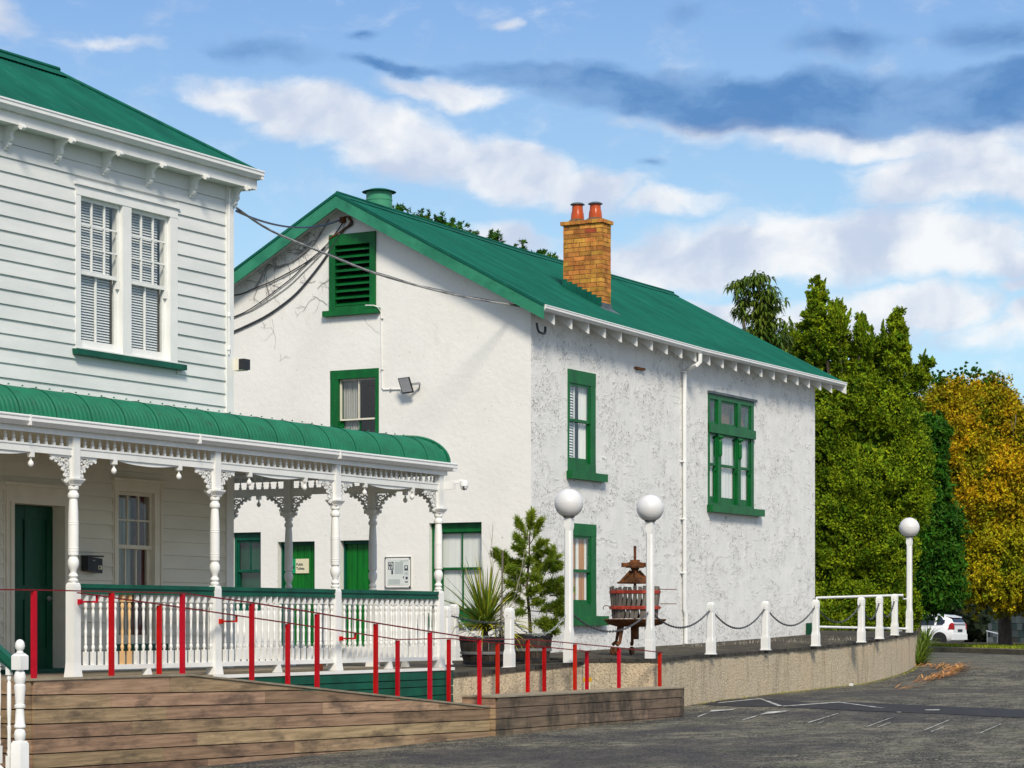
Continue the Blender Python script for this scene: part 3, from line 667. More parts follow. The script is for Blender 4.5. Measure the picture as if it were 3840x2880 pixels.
# upper window pair
win, inn = opening(house, PW, uw, (.10, .16, .13, .03), M['white'], 'window')
um0 = PW.u(455); um1 = PW.u(487)
mb = MB(); mb.pbox(PW, um0, um1, .028, -.16, inn[2], inn[3]); mb.build('mullion', M['white'], win)
mb = MB(); mb.pbox(PW, uw[0] - .03, uw[1] + .03, .06, 0, uw[3], uw[3] + .03); mb.build('head_flashing', M['white_clean'], win)
sl = (PW.u(267), PW.u(678)); mb = MB(); mb.pbox(PW, sl[0], sl[1], .11, -.05, uw[2] - .075, uw[2]); mb.build('sill', M['greendk'], win)
zm = PW.uz(320, 1022)[1]
for a, b_ in ((inn[0], um0), (um1, inn[1])):
    st_r = .0
    sash(win, PW, a, b_, zm - .02, inn[3], -.03, M['white'], 3, 3, st=.04, rb=.05, rt=.05, bar=.022)
    sash(win, PW, a, b_, inn[2], zm + .02, -.07, M['white'], 2, 1, st=.05, rb=.12, rt=.03, bar=.024)
    for s_ in (-1, 1):
        uh = a + .03 if s_ < 0 else b_ - .03; mb = MB(); mb.pbox(PW, uh - .022, uh + .022, -.028, -.065, zm - .13, zm - .021); mb.build('sash_horn', M['white'], win)
    venetian(PW, a + .03, b_ - .10, inn[2] + .05, inn[3] - .04, -.125, win, .036)
# lower window
win2, inn = opening(house, PW, lw, (.115, .17, .14, .04), M['cream'], 'window')
mb = MB(); mb.pbox(PW, lw[0] - .03, lw[1] + .03, .07, 0, lw[3], lw[3] + .035); mb.build('head_moulding', M['cream'], win2)
mb = MB(); mb.pbox(PW, lw[0] + .02, lw[0] + .05, .045, .034, lw[2], lw[3]); mb.pbox(PW, lw[1] - .05, lw[1] - .02, .045, .034, lw[2], lw[3]); mb.build('architrave_bead', M['cream'], win2)
mb = MB(); mb.pbox(PW, lw[0] - .03, lw[1] + .03, .10, -.05, lw[2] - .09, lw[2]); mb.build('sill', M['greendk'], win2)
zm = PW.uz(500, 2052)[1]
sash(win2, PW, inn[0], inn[1], zm - .02, inn[3], -.03, M['cream'], 3, 2, st=.04, bar=.02); sash(win2, PW, inn[0], inn[1], inn[2], zm + .02, -.07, M['cream'], 3, 2, st=.045, rb=.08, bar=.02)
ww = inn[1] - inn[0]
pleat(PW, inn[0], inn[0] + ww * .22, inn[2], inn[3], -.15, 'curtain', M['curtgrey'], win2); pleat(PW, inn[0] + ww * .24, inn[0] + ww * .62, inn[2], inn[3], -.17, 'curtain', M['curtgrey'], win2)
pleat(PW, inn[0] + ww * .66, inn[1], inn[2], inn[3], -.15, 'curtain', M['curtred'], win2)
mb = MB(); mb.pbox(PW, inn[0] - .1, inn[1] + .1, -.40, -.42, inn[2] - .1, inn[3] + .1); mb.build('room_wall', M['dark'], win2)  # panel close behind the curtains, coloured as the unlit room
# door
dw, inn = opening(house, PW, dr, (.20, .06, .22, 0), M['cream'], 'door_frame', depth=.26)
mb = MB(); mb.pbox(PW, dr[0] - .03, dr[1] + .05, .08, 0, dr[3], dr[3] + .04); mb.pbox(PW, dr[0] + .03, dr[0] + .06, .05, .034, dr[2], dr[3] - .02); mb.pbox(PW, dr[0] + .12, dr[0] + .14, .045, .034, dr[2], dr[3] - .2); mb.build('head_moulding', M['cream'], dw)
D0, D1 = PW.u(44), PW.u(213); Dt = PW.uz(130, 1884)[1]
PDr = Pl('Y', YW + .20)
mb = MB(); mb.pbox(PDr, inn[0], inn[1], 0, -.045, -.60, inn[3]); leaf = mb.build('door', M['doorgreen'], dw)
lw_ = inn[1] - inn[0]; mb = MB()
for a, b_ in ((.0, .12), (.44, .56), (.88, 1.0)): mb.pbox(PDr, inn[0] + lw_ * a, inn[0] + lw_ * b_, .018, 0, -.60, inn[3] - .01)
for za, zb in ((-.60, -.35), (.28, .46), (inn[3] - .18, inn[3] - .01)): mb.pbox(PDr, inn[0] + lw_ * .12, inn[0] + lw_ * .44, .016, 0, za, zb); mb.pbox(PDr, inn[0] + lw_ * .56, inn[0] + lw_ * .88, .016, 0, za, zb)
mb.build('panel_frame', M['doorgreen'], dw)
mb = MB(); mb.lathe([(.012, 0), (.012, .03), (.03, .035), (.034, .055), (.02, .075)], (inn[1] - .09, YW + .12, .30), 10, axis='y'); mb.build('handle', M['grey'], dw)
mb = MB(); mb.pbox(PW, dr[0] - .05, dr[1] + .06, .12, -.24, -.70, -.60); mb.build('threshold', M['greendk'], dw)

# letter box beside the door
bx0, bz0 = PW.uz(297, 2149); bx1, bz1 = PW.uz(351, 2090)
lb = thing('wall_box', 'small black metal box with a sticker on the wall between door and veranda window', 'letter box', ((bx0 + bx1) / 2, YW - .04, bz0))
mb = MB(); mb.pprism(PW, [(bx0, bz0 + .03), (bx1, bz0), (bx1, bz1 - .02), (bx0, bz1)], .15, .036); mb.build('box', M['black'], lb)
mb = MB(); mb.pbox(PW, bx1 - .085, bx1 - .012, .153, .151, bz0 + .05, bz0 + .10); mb.build('sticker', M['signcream'], lb)
mb = MB(); mb.pbox(PW, bx1 - .075, bx1 - .04, .1545, .1535, bz0 + .06, bz0 + .09); mb.build('sticker_mark', M['ink'], lb)
mb = MB(); mb.pbox(PW, bx0 + .09, bx0 + .14, .153, .151, bz1 - .055, bz1 - .04); mb.build('keyhole_plate', M['grey'], lb)
mb = MB(); mb.pbox(PW, bx0 - .01, bx1 + .01, .165, .036, bz1 + .001, bz1 + .02); mb.build('lid', M['black'], lb)

# upper roof, gutter, brackets
EX = 27.42; EY = 19.71; EZ = 6.43; SL = .62; RY = 21.73
def corr(name, parent, mat, x0, x1, ys, yz, clamp=None, pitch=.0762, amp=.010, per=4):
    """corrugated sheet: waves run across x, rows follow the list of (y, z)"""
    n = int((x1 - x0) / pitch * per) + 1; mb = MB(); m_ = len(yz)
    for i in range(n + 1):
        x = x0 + (x1 - x0) * i / n; a = amp * math.cos(2 * math.pi * x / pitch)
        for y, z in yz:
            xx = x if clamp is None else min(x, clamp(y)); mb.v.append((xx, y, z + a))
    for i in range(n):
        for j in range(m_ - 1): q = i * m_ + j; mb.f.append((q, q + m_, q + m_ + 1, q + 1))
    return mb.build(name, mat, parent, smooth=True)
sheets = [HL - .5]
while sheets[-1] + .762 < EX: sheets.append(sheets[-1] + .762)
sheets.append(EX)
rf = MB(); rf.add([(EX, EY, EZ), (EX, 2 * RY - EY, EZ), (EX - 2.02, RY, EZ + 1.25)], [(0, 1, 2)]); rf.add([(HL - .5, 2 * RY - EY, EZ), (EX, 2 * RY - EY, EZ), (EX - 2.02, RY, EZ + 1.25), (HL - .5, RY, EZ + 1.25)], [(0, 1, 2, 3)])
rf.add([(HL - .5, EY, EZ), (HL - .5, 2 * RY - EY, EZ), (HL - .5, RY, EZ + 1.25)], [(0, 1, 2)])
rf = rf.build('roof', M['roof'], house)
for a, b_ in zip(sheets, sheets[1:]):
    corr('roofing_sheet', rf, M['roof'], a, b_, None, [(EY + 2.02 * t / 8, EZ + 1.25 * t / 8) for t in range(9)], clamp=lambda y: EX - (y - EY))
mb = MB(); mb.tube([(EX - .02, EY + .02, EZ + .02), (EX - 2.02, RY, EZ + 1.27)], .035, 6); mb.build('hip_capping', M['roof'], rf)
mb = MB(); mb.prism([(HL - .5, RY - .16, EZ + 1.19), (HL - .5, RY, EZ + 1.31), (HL - .5, RY + .16, EZ + 1.19)], [(EX - 1.95, RY - .16, EZ + 1.19), (EX - 1.95, RY, EZ + 1.31), (EX - 1.95, RY + .16, EZ + 1.19)]); mb.tube([(HL - .5, RY, EZ + 1.31), (EX - 1.95, RY, EZ + 1.31)], .035, 6); mb.build('ridge_capping', M['roof'], rf)
GUT = [(0, 0), (0, .12), (.015, .125), (.10, .125), (.118, .115), (.118, .10), (.108, .085), (.108, .05), (.085, .03), (.06, .0)]
def gutter(parent, pl, u0, u1, z0, z1=None, w0=0.0, s=1.0, mat=None):
    z1 = z0 if z1 is None else z1; mb = MB()
    mb.prism([pl.pt(u0, w0 + w * s, z0 + z * s) for w, z in GUT], [pl.pt(u1, w0 + w * s, z1 + z * s) for w, z in GUT]); return mb.build('gutter', mat or M['white_clean'], parent)
gutter(house, Pl('Y', EY + .02), HL - .5, EX + .03, 6.325)
gu = MB(); gu.box(EX - .02, EX + .03, EY - .08, 23.8, 6.325, 6.445); gu.build('gutter', M['white_clean'], house)
mb = MB(); mb.box(HL - .5, EX, EY + .021, EY + .045, 6.185, 6.33); mb.box(EX - .03, EX, EY + .046, 23.7, 6.185, 6.33); mb.build('fascia', M['white'], house)
mb = MB(); mb.box(HL - .5, EX - .031, EY + .046, YW - .02, 6.20, 6.215); mb.box(HR + .001, EX - .031, YW - .019, 23.7, 6.20, 6.215); mb.build('soffit', M['white'], house)
# scrolled eave brackets
prof = [(0, 0), (.30, 0), (.33, -.02), (.335, -.05), (.31, -.075), (.28, -.07), (.265, -.045), (.22, -.04), (.17, -.055), (.135, -.09), (.125, -.13), (.135, -.16), (.12, -.19), (.095, -.20), (.10, -.235), (.08, -.265), (.05, -.27), (.04, -.30), (0, -.31)]
brm = MB(); brm.prism([(-.03, -w, z) for w, z in prof], [(.03, -w, z) for w, z in prof]); brme = brm.mesh('eave_bracket', M['white'])
for px in (-170, 15, 204, 383, 547, 709, 866): inst('eave_bracket', brme, (PW.u(px), YW - .002, 6.2), house)
# conduit and wall lamp box on the corner
cx, _ = PW.uz(846, 1000)
mb = MB(); mb.tube([(cx, YW - .06, 6.15), (cx, YW - .06, 6.0), (cx, YW - .06, PW.uz(846, 1330)[1])], .012, 6)
mb.build('conduit', M['white_clean'], house)
for zy in (760, 1190, 1315): mb = MB(); mb.lathe([(.02, 0), (.026, .01), (.026, .05), (.02, .06)], (cx, YW - .06, PW.uz(846, zy)[1]), 8); mb.build('conduit_joint', M['white_clean'], house)
X0 = 27.17; y0, z0 = PX(898, 1388, X0); y1, z1 = PX(862, 1346, X0)
sn = thing('security_light', 'beige box with a black lens on the corner of the weatherboard house', 'light', (27.2, 19.92, z0))
mb = MB(); mb.box(27.17, 27.30, 19.80, 19.97, z0, z1); mb.build('housing', M['grey'], sn); sn.children[0].data.materials[0] = M['cream']
mb = MB(); mb.box(27.155, 27.31, 19.77, 19.86, z0 + .01, z1 - .01); mb.build('lens', M['black'], sn)

# ------------------------------------------------------------------ veranda
YV = 17.5; PV = Pl('Y', YV); XE = 28.75; PE = Pl('X', XE); DK = -.655
px_ = [20.76 + 2.67 * i for i in (-1, 0, 1, 2)] + [XE]
pm_ = MB(); pm_.sq([(.079, DK), (.068, -.56), (.061, -.47), (.060, .40), (.055, .43), (.034, .455)])
me_ped = pm_.mesh('pedestal', M['white'])
tm = MB(); tm.lathe([(.046, .44), (.058, .455), (.058, .475), (.040, .49), (.050, .505), (.056, .52), (.050, .535), (.036, .555), (.040, .585), (.056, .615), (.066, .655), (.064, .695), (.046, .735), (.052, .75), (.060, .758), (.0605, .80), (.063, .802), (.063, .812), (.0600, .814), (.0600, .828), (.063, .83), (.063, .84), (.060, .842), (.0605, .95), (.060, 1.10), (.063, 1.102), (.063, 1.112), (.059, 1.114), (.059, 1.125), (.0615, 1.127), (.0615, 1.137), (.0585, 1.139), (.056, 1.25), (.050, 1.36), (.046, 1.40), (.060, 1.41), (.067, 1.435), (.060, 1.46), (.048, 1.475), (.046, 1.495), (.060, 1.505), (.064, 1.53), (.056, 1.552)], (0, 0, 0), 14)
me_turn = tm.mesh('turned_shaft', M['white'], True)
cm = MB(); cm.sq([(.060, 1.548), (.064, 1.565), (.078, 1.585), (.092, 1.605), (.096, 1.612), (.096, 1.628), (.056, 1.629), (.056, 2.215)]); me_cap = cm.mesh('capital', M['white'])
def post(x, y):
    p = link('veranda_post', me_ped, house, Vector((x, y, 0)) - wloc(house))
    link('turned_shaft', me_turn, p); link('capital', me_cap, p); return p
for x in px_: post(x, YV)
endy = [18.62, 20.11, 21.2]
for y in endy: post(XE, y)
# balusters, frieze spindles, pendants
bm_ = MB(); bm_.sq([(.0225, -.50), (.0225, -.345)]); bm_.lathe([(.013, -.345), (.013, -.33), (.021, -.315), (.023, -.295), (.018, -.275), (.012, -.265), (.017, -.255), (.017, -.245), (.014, -.24), (.016, -.15), (.019, -.11), (.016, -.105), (.016, -.09), (.013, -.085), (.015, .02), (.019, .08), (.020, .12), (.013, .135), (.013, .15), (.021, .165), (.023, .185), (.018, .21), (.012, .225), (.012, .232)], (0, 0, 0), 10); bm_.sq([(.0225, .232), (.0225, .318)])
me_bal = bm_.mesh('baluster', M['white'], True)
M['rust'] = pm('rust_stained_paint', (.74, .50, .26), (.62, .36, .14), 9, .6, stretch=(1, 1, .3)); me_balr = me_bal.copy(); me_balr.materials[0] = M['rust']
sm_ = MB(); sm_.sq([(.016, 0), (.016, .036)]); sm_.lathe([(.009, .036), (.015, .048), (.019, .062), (.014, .078), (.007, .088), (.011, .096), (.014, .106), (.010, .120), (.007, .13), (.013, .142), (.016, .15)], (0, 0, 0), 8); sm_.sq([(.015, .15), (.015, .175)])
me_sp = sm_.mesh('spindle', M['white'], True)
dm = MB(); dm.sq([(.030, -.075), (.030, 0.0)]); dm.lathe([(.020, -.082), (.012, -.09), (.012, -.11), (.026, -.125), (.034, -.145), (.030, -.168), (.016, -.182), (.006, -.188)], (0, 0, 0), 10); me_dr = dm.mesh('pendant', M['white'], True)
def fret(sgn, pl_kind):
    """pierced scroll bracket; local u from the post outward, z down from the rail"""
    mb = MB()
    def P(u, w, z): u *= sgn; return (u, -w, z) if pl_kind == 'Y' else (-w, -u, z)
    T = .011
    def stroke(pts, wd):
        for (a, b_), (c, d) in zip(pts, pts[1:]):
            l = math.hypot(c - a, d - b_) or 1e-6; nx, nz_ = -(d - b_) / l * wd / 2, (c - a) / l * wd / 2; ex, ez = (c - a) / l * wd * .25, (d - b_) / l * wd * .25
            q = [(a + nx - ex, b_ + nz_ - ez), (c + nx + ex, d + nz_ + ez), (c - nx + ex, d - nz_ + ez), (a - nx - ex, b_ - nz_ - ez)]
            mb.prism([P(u, T, z) for u, z in q], [P(u, -T, z) for u, z in q])
    def arc(cx, cz, r, a0, a1, wd, n=10): stroke([(cx + r * math.cos(R(a0 + (a1 - a0) * i / n)), cz + r * math.sin(R(a0 + (a1 - a0) * i / n))) for i in range(n + 1)], wd)
    def disc(cx, cz, r):
        q = [(cx + r * math.cos(k * math.pi / 4), cz + r * math.sin(k * math.pi / 4)) for k in range(8)]; mb.prism([P(u, T * .98, z) for u, z in q], [P(u, -T * .98, z) for u, z in q])
    stroke([(.055, -.012), (.40, -.012)], .022); stroke([(.066, -.02), (.066, -.31)], .022)
    arc(.40, -.33, .30, 97, 172, .030, 8)                   # main concave limb
    for t in (97, 112, 128, 143, 158, 172): disc(.40 + .285 * math.cos(R(t)) + .012, -.33 + .285 * math.sin(R(t)) - .0, .022)
    arc(.135, -.085, .042, 20, 320, .022); arc(.225, -.055, .026, 150, 430, .018, 8); arc(.105, -.175, .026, 60, 330, .018, 8); arc(.30, -.040, .018, 0, 300, .014, 6); arc(.092, -.245, .018, 0, 300, .014, 6)
    disc(.135, -.085, .014)
    return mb.mesh('fretwork_bracket', M['white'])
frm = {(s, k): fret(s, k) for s in (1, -1) for k in ('Y', 'X')}
def bay(pl, a, b_, rail=True, stained=(), fr=True):
    k = pl.k; f = MB(); f.pbox(pl, a + .055, b_ - .055, .028, -.028, 1.885, 1.985); f.pbox(pl, a + .055, b_ - .055, .028, -.028, 2.16, 2.215); f.pbox(pl, a + .055, b_ - .055, .036, .029, 1.962, 1.978)
    fo = f.build('frieze', M['white'], house); n = max(1, round((b_ - a - .14) / .13)); stp = (b_ - a - .14) / n
    for i in range(n + 1):
        u = a + .07 + stp * i; x, y, z = pl.pt(u, 0, 1.985); inst('spindle', me_sp, (x, y, z), fo)
    L_ = b_ - a
    for u in (a + .27 * L_, b_ - .27 * L_) if L_ > 2 else (a + L_ / 2,): x, y, z = pl.pt(u, 0, 1.905); inst('pendant', me_dr, (x, y, z), fo)
    if L_ > 2:
        c = (a + b_) / 2; h = .44 * L_ / 2; q = [(c + h * t / 6, 1.884) for t in range(-6, 7)] + [(c + h * t / 6, 1.884 - .042 * (1 - (t / 6) ** 2) - .004) for t in range(6, -7, -1)]
        v = MB(); v.pprism(pl, q, .012, -.012); v.build('valance', M['white'], house)
    for s_, u in ((1, a), (-1, b_)): x, y, z = pl.pt(u, 0, 1.885); inst('fretwork_bracket', frm[(s_, k)], (x, y, z), house)
    if not rail: return
    g_ = MB(); g_.pbox(pl, a + .058, b_ - .058, .030, -.030, -.555, -.50); g_.build('bottom_rail', M['white'], house)
    g_ = MB()
    for w_, za, zb in ((.045, .385, .432), (.028, .362, .385), (.040, .318, .362)):
        g_.pbox(pl, a + .05, b_ - .05, w_, -w_, za, zb)
    g_.build('handrail', M['greendk'], house)
    n = max(1, round((b_ - a - .17) / .1305)); stp = (b_ - a - .17) / n
    for i in range(n + 1):
        u = a + .085 + stp * i; x, y, z = pl.pt(u, 0, 0); o = inst('baluster', me_balr if i in stained else me_bal, (x, y, z), house)
        if i in stained: o['label'] = 'rust stained baluster'
    x, y, z = pl.pt((a + b_) / 2, 0, 0); ft = MB(); ft.prism([(x - .035, y - .03, -.555), (x + .035, y - .03, -.555), (x + .035, y + .03, -.555), (x - .035, y + .03, -.555)], [(x - .055, y - .045, DK), (x + .055, y - .045, DK), (x + .055, y + .045, DK), (x - .055, y + .045, DK)]); ft.build('rail_foot', M['white'], house)
bay(PV, px_[0], px_[1], rail=False); bay(PV, px_[1], px_[2], stained=(6, 7)); bay(PV, px_[2], px_[3]); bay(PV, px_[3], px_[4])
for a, b_ in zip([YV] + endy, endy): bay(PE, -b_, -a, rail=(a < 20))
# veranda gutter and bullnose roof
EVy, EVx, EVz = 17.40, 28.88, 2.265
gutter(house, Pl('Y', 17.42), 15.0, 28.99, 2.165, s=.9); g_ = MB(); g_.box(28.90, 28.99, 17.33, 22.6, 2.165, 2.275); g_.build('gutter', M['white_clean'], house)
mb = MB(); mb.box(15.0, 28.87, 17.421, 17.444, 2.10, 2.22); mb.box(28.86, 28.899, 17.445, 22.6, 2.10, 2.22); mb.build('fascia', M['white'], house)
for px in (115, 752, 1277): u = Pl('Y', 17.32).u(px); mb = MB(); mb.pbox(Pl('Y', 17.42), u - .012, u + .012, .110, -.0, 2.163, 2.279); mb.build('gutter_joint', M['white_clean'], house)
mb = MB(); mb.box(15.0, 28.80, 17.46, YW - .04, 2.222, 2.24); mb.box(HR + .05, 28.80, YW - .039, 22.6, 2.222, 2.24); mb.build('ceiling', M['cream'], house)
prof = [(.385 * (1 - math.cos(R(9 * i))), .36 * math.sin(R(9 * i)), math.cos(R(9 * i)), math.sin(R(9 * i))) for i in range(11)] + [(2.6, .42, 0, 1)]
vr = MB(); vr.add([(15, 17.9, 2.60), (28.3, 17.9, 2.60), (HR, YW, 2.66), (15, YW, 2.66)], [(0, 1, 2, 3)]); vr = vr.build('veranda_roof', M['bull'], house)
def bsheet(u0, u1, along):
    per = 8; n = max(6, int(round((u1 - u0) / .0762 * per))); mb = MB(); m_ = len(prof)
    for i in range(n + 1):
        u = u0 + (u1 - u0) * i / n; a = .0100 * math.cos(2 * math.pi * (u - u0) / .0762) + (.006 if i < 4 else 0)
        for q, (dy, dz, nx, nz_) in enumerate(prof):
            y = EVy + dy - nx * a; z = EVz + dz + nz_ * a
            if along == 'x': mb.v.append((min(u, EVx - dy if q < m_ - 1 else HR + .0), y, z))
            else: mb.v.append((EVx - (dy if q < m_ - 1 else 1.72) + nx * a, max(u, EVy + dy), z))
    for i in range(n):
        for j in range(m_ - 1): q = i * m_ + j; mb.f.append((q, q + m_, q + m_ + 1, q + 1))
    return mb.build('roofing_sheet', M['bull'], vr, smooth=True)
u = EVx
while u > 15.2: bsheet(max(u - .6096, 15.0), u, 'x'); u -= .6096
u = EVy
while u < 22.5: bsheet(u, min(u + .6096, 22.6), 'y'); u += .6096
mb = MB(); mb.tube([(EVx - .385 * (1 - math.cos(R(9 * i))) - .0, EVy + .385 * (1 - math.cos(R(9 * i))), EVz + .36 * math.sin(R(9 * i)) + .015) for i in range(11)] + [(27.3, 19.8, 2.70)], .028, 6); mb.build('hip_capping', M['bull'], vr)
# roof screws
mb = MB()
for i in range(60):
    u = 15.1 + i * .2286
    if u < EVx - .4: mb.lathe([(.012, 0), (.012, .01), (.004, .016)], (u, EVy + .30, EVz + .37), 5)
tag(mb.build('roofing_screws', M['bull'], vr), kind='stuff')
# deck and skirting
yy = 17.36
while yy < 19.95:
    mb = MB(); mb.box(15.2, 28.86, yy, min(yy + .135, 19.99), -.69, DK - .001); mb.build('deck_board', M['decktop'], house); yy += .140
mb = MB(); mb.box(HR + .05, 28.86, 20.0, 22.6, -.69, DK - .001); mb.build('side_deck', M['decktop'], house)
mb = MB(); mb.box(23.2, 28.90, 17.315, 17.355, -.695, DK); mb.build('deck_edge', M['white'], house)
zt = -.70
for h in (.125, .10, .125, .125, .125, .125, .13):
    mb = MB(); mb.box(18.45, 28.88, 17.33 + random.uniform(-.003, .003), 17.352, zt - h + .012, zt); mb.build('skirting_board', M['greendk'], house); zt -= h
mb = MB(); mb.box(18.45, 28.85, 17.355, 17.40, -1.7, -.70); mb.box(28.82, 28.87, 17.401, 22.6, -1.7, -.70); mb.build('skirting_backing', M['dark'], house)
mb = MB(); mb.box(26.0, 26.1, 17.7, 17.76, DK, DK + .09); mb.build('timber_wedge', M['pot'], house)
# CCTV camera on the end post
cc = thing('security_camera', 'small white dome security camera bracketed to the last veranda post', 'camera', (28.80, 17.44, 1.99))
mb = MB(); mb.box(28.81, 28.86, 17.28, 17.44, 1.90, 2.02); mb.beam((28.85, 17.33, 2.0), (28.90, 17.18, 2.02), .05, .05); mb.build('mount', M['white_clean'], cc)
mb = MB(); mb.lathe([(.02, .09), (.058, .075), (.062, .04), (.062, 0)], (28.90, 17.16, 1.94), 14); mb.build('housing', M['white_clean'], cc, smooth=True)
mb = MB(); mb.lathe([(.055, 0), (.052, -.025), (.035, -.05), (.012, -.058)], (28.90, 17.16, 1.94), 14); mb.build('dome', M['white_clean'], cc, smooth=True)
for dx, dz_ in ((-.048, -.015), (-.036, -.036)): mb = MB(); mb.lathe([(.014, -.008), (.014, .004), (.008, .008)], (28.90 + dx, 17.14, 1.94 + dz_), 8, axis='x'); mb.build('lens', M['black'], cc)

# ------------------------------------------------------------------ entrance steps at the far left
NX, NY = 17.25, 15.2
steps = thing('entrance_steps', 'timber steps with a turned white newel and dark green rail beside the ramp', 'steps', (16.4, 15.2, -1.68))
for i in range(5):
    y0_ = 15.42 + i * .23; zt_ = -1.66 + .19 * (i + 1)
    mb = MB(); mb.box(15.6, 17.18, y0_ - .03, y0_ + .25, zt_ - .04, zt_); mb.build('tread', M['decktop'], steps)
    mb = MB(); mb.box(15.6, 17.18, y0_, y0_ + .02, zt_ - .19, zt_ - .041); mb.build('riser', M['white'], steps)
    mb = MB(); mb.box(15.6, 17.18, y0_ - .034, y0_ - .031, zt_ - .035, zt_ - .003); mb.build('nosing', M['yellow'], steps)
mb = MB(); mb.box(15.2, 18.34, 16.58, 17.31, -.72, DK); mb.build('landing', M['decktop'], steps)
mb = MB(); mb.prism([(17.20, 15.28, -1.50), (17.20, 16.6, -.56), (17.20, 16.6, -.80), (17.20, 15.28, -1.72)], [(17.25, 15.28, -1.50), (17.25, 16.6, -.56), (17.25, 16.6, -.80), (17.25, 15.28, -1.72)]); mb.build('stringer', M['white'], steps)
nw = MB(); nw.sq([(.062, -1.70), (.060, -1.17), (.045, -1.145)], (NX, NY, 0))
nw.lathe([(.040, -1.15), (.052, -1.12), (.056, -1.08), (.048, -1.045), (.036, -1.03), (.054, -1.015), (.054, -.99), (.046, -.98), (.042, -.88), (.038, -.83), (.052, -.825), (.052, -.80), (.042, -.795), (.048, -.70), (.054, -.63), (.054, -.61), (.042, -.60), (.052, -.575), (.056, -.53), (.048, -.49), (.036, -.47), (.046, -.462)], (NX, NY, 0), 14)
nw.sq([(.056, -.462), (.0575, -.45), (.0575, -.33), (.035, -.305)], (NX, NY, 0)); nw.build('newel_post', M['white'], steps, smooth=True)
nw = MB(); nw.lathe([(.030, -.305), (.040, -.298), (.028, -.288), (.028, -.278), (.042, -.262), (.0475, -.235), (.042, -.20), (.026, -.178), (.006, -.170)], (NX, NY, 0), 14); nw.build('finial', M['white'], steps, smooth=True)
mb = MB(); mb.beam((NX, NY + .05, -.42), (NX, 16.55, .44), .08, .075); mb.beam((NX, NY + .05, -.47), (NX, 16.55, .39), .055, .05); mb.build('handrail', M['greendk'], steps)
for i in range(9):
    y_ = NY + .135 + i * .13; zb = -1.50 + (y_ - 15.28) * .712; zt_ = -.47 + (y_ - NY - .05) * .666; h = zt_ - zb; mb = MB(); mb.sq([(.024, zb), (.024, zb + .17)], (NX, y_, 0)); mb.sq([(.024, zt_ - .1), (.024, zt_)], (NX, y_, 0))
    mb.lathe([(.012, .17), (.024, .20), (.014, .24), (.018, .26), (.016, .38), (.02, .44), (.02, .455), (.014, .46), (.021, .6), (.02, h - .18), (.012, h - .16), (.023, h - .13), (.012, h - .10)], (NX, y_, zb), 8); mb.build('baluster', M['white'], steps, smooth=True)
# ================================================================== rendered building with the yellow brick chimney
XG = 35.55; YS = 19.76; YL_ = 27.45; XR = 48.5; ZB = -.9
GY = 23.59; RZ = 7.71; RS = .534
bld = thing('rendered_building', 'white rendered building with green gable roof, louvred gable vent and yellow brick chimney', 'building', (XG, YS, -.7))
PG = Pl('X', XG); PS = Pl('Y', YS)
def roofz(y): return RZ - RS * abs(y - GY)
def sag(x): return -.10 * min(1, max(0, (x - 35.2) / 6.5))
vent = (PG.u(1238), PG.u(1411), PG.uz(1240, 1168)[1], PG.uz(1411, 867)[1])
w4 = (PG.u(1238), PG.u(1421), PG.uz(1330, 1720)[1], PG.uz(1240, 1391)[1])
w5 = (PG.u(1609), PG.u(1806), PG.uz(1700, 2300)[1], PG.uz(1609, 1962)[1])
w6 = (PG.u(868), PG.u(978), PG.uz(930, 2290)[1], PG.uz(900, 1997)[1])
d1 = (PG.u(1041), PG.u(1180), -.60, PG.uz(1110, 2031)[1]); d2 = (PG.u(1275), PG.u(1390), -.60, PG.uz(1330, 2026)[1])
mb = MB(); wall_cols(mb, PG, -YL_, -YS - .004, ZB, lambda u: roofz(-u) - .14, [vent, w4, w5, w6, d1, d2], extra=(-GY,), t=.25)
mb.build('gable_wall', M['gable'], bld)
w1 = (PS.u(2128), PS.u(2232), PS.uz(2128, 1765)[1], PS.uz(2128, 1382)[1]); w2 = (PS.u(2654), PS.u(2824), PS.uz(2655, 1893)[1], PS.uz(2655, 1474)[1])
w3 = (PS.u(2128), PS.u(2234), PS.uz(2200, 2310)[1], PS.uz(2180, 1964)[1])
mb = MB(); wall_cols(mb, PS, XG + .004, XR, ZB, lambda u: 5.53 + sag(u), [w1, w2, w3], t=.25); mb.build('side_wall', M['rough'], bld)
mb = MB(); mb.box(XG + .26, XR, YL_ - .25, YL_, ZB, 5.2); mb.prism([(XR - .25, YS + .26, ZB), (XR - .25, YL_ - .26, ZB), (XR - .25, YL_ - .26, 5.35), (XR - .25, GY, RZ - .35), (XR - .25, YS + .26, 5.45)], [(XR, YS + .26, ZB), (XR, YL_ - .26, ZB), (XR, YL_ - .26, 5.25), (XR, GY, RZ - .35), (XR, YS + .26, 5.25)])
mb.build('rear_walls', M['rough'], bld)
mb = MB(); mb.box(XG + .27, XR - .27, YS + .27, YL_ - .27, 2.30, 2.40); mb.build('upper_floor', M['dark'], bld)
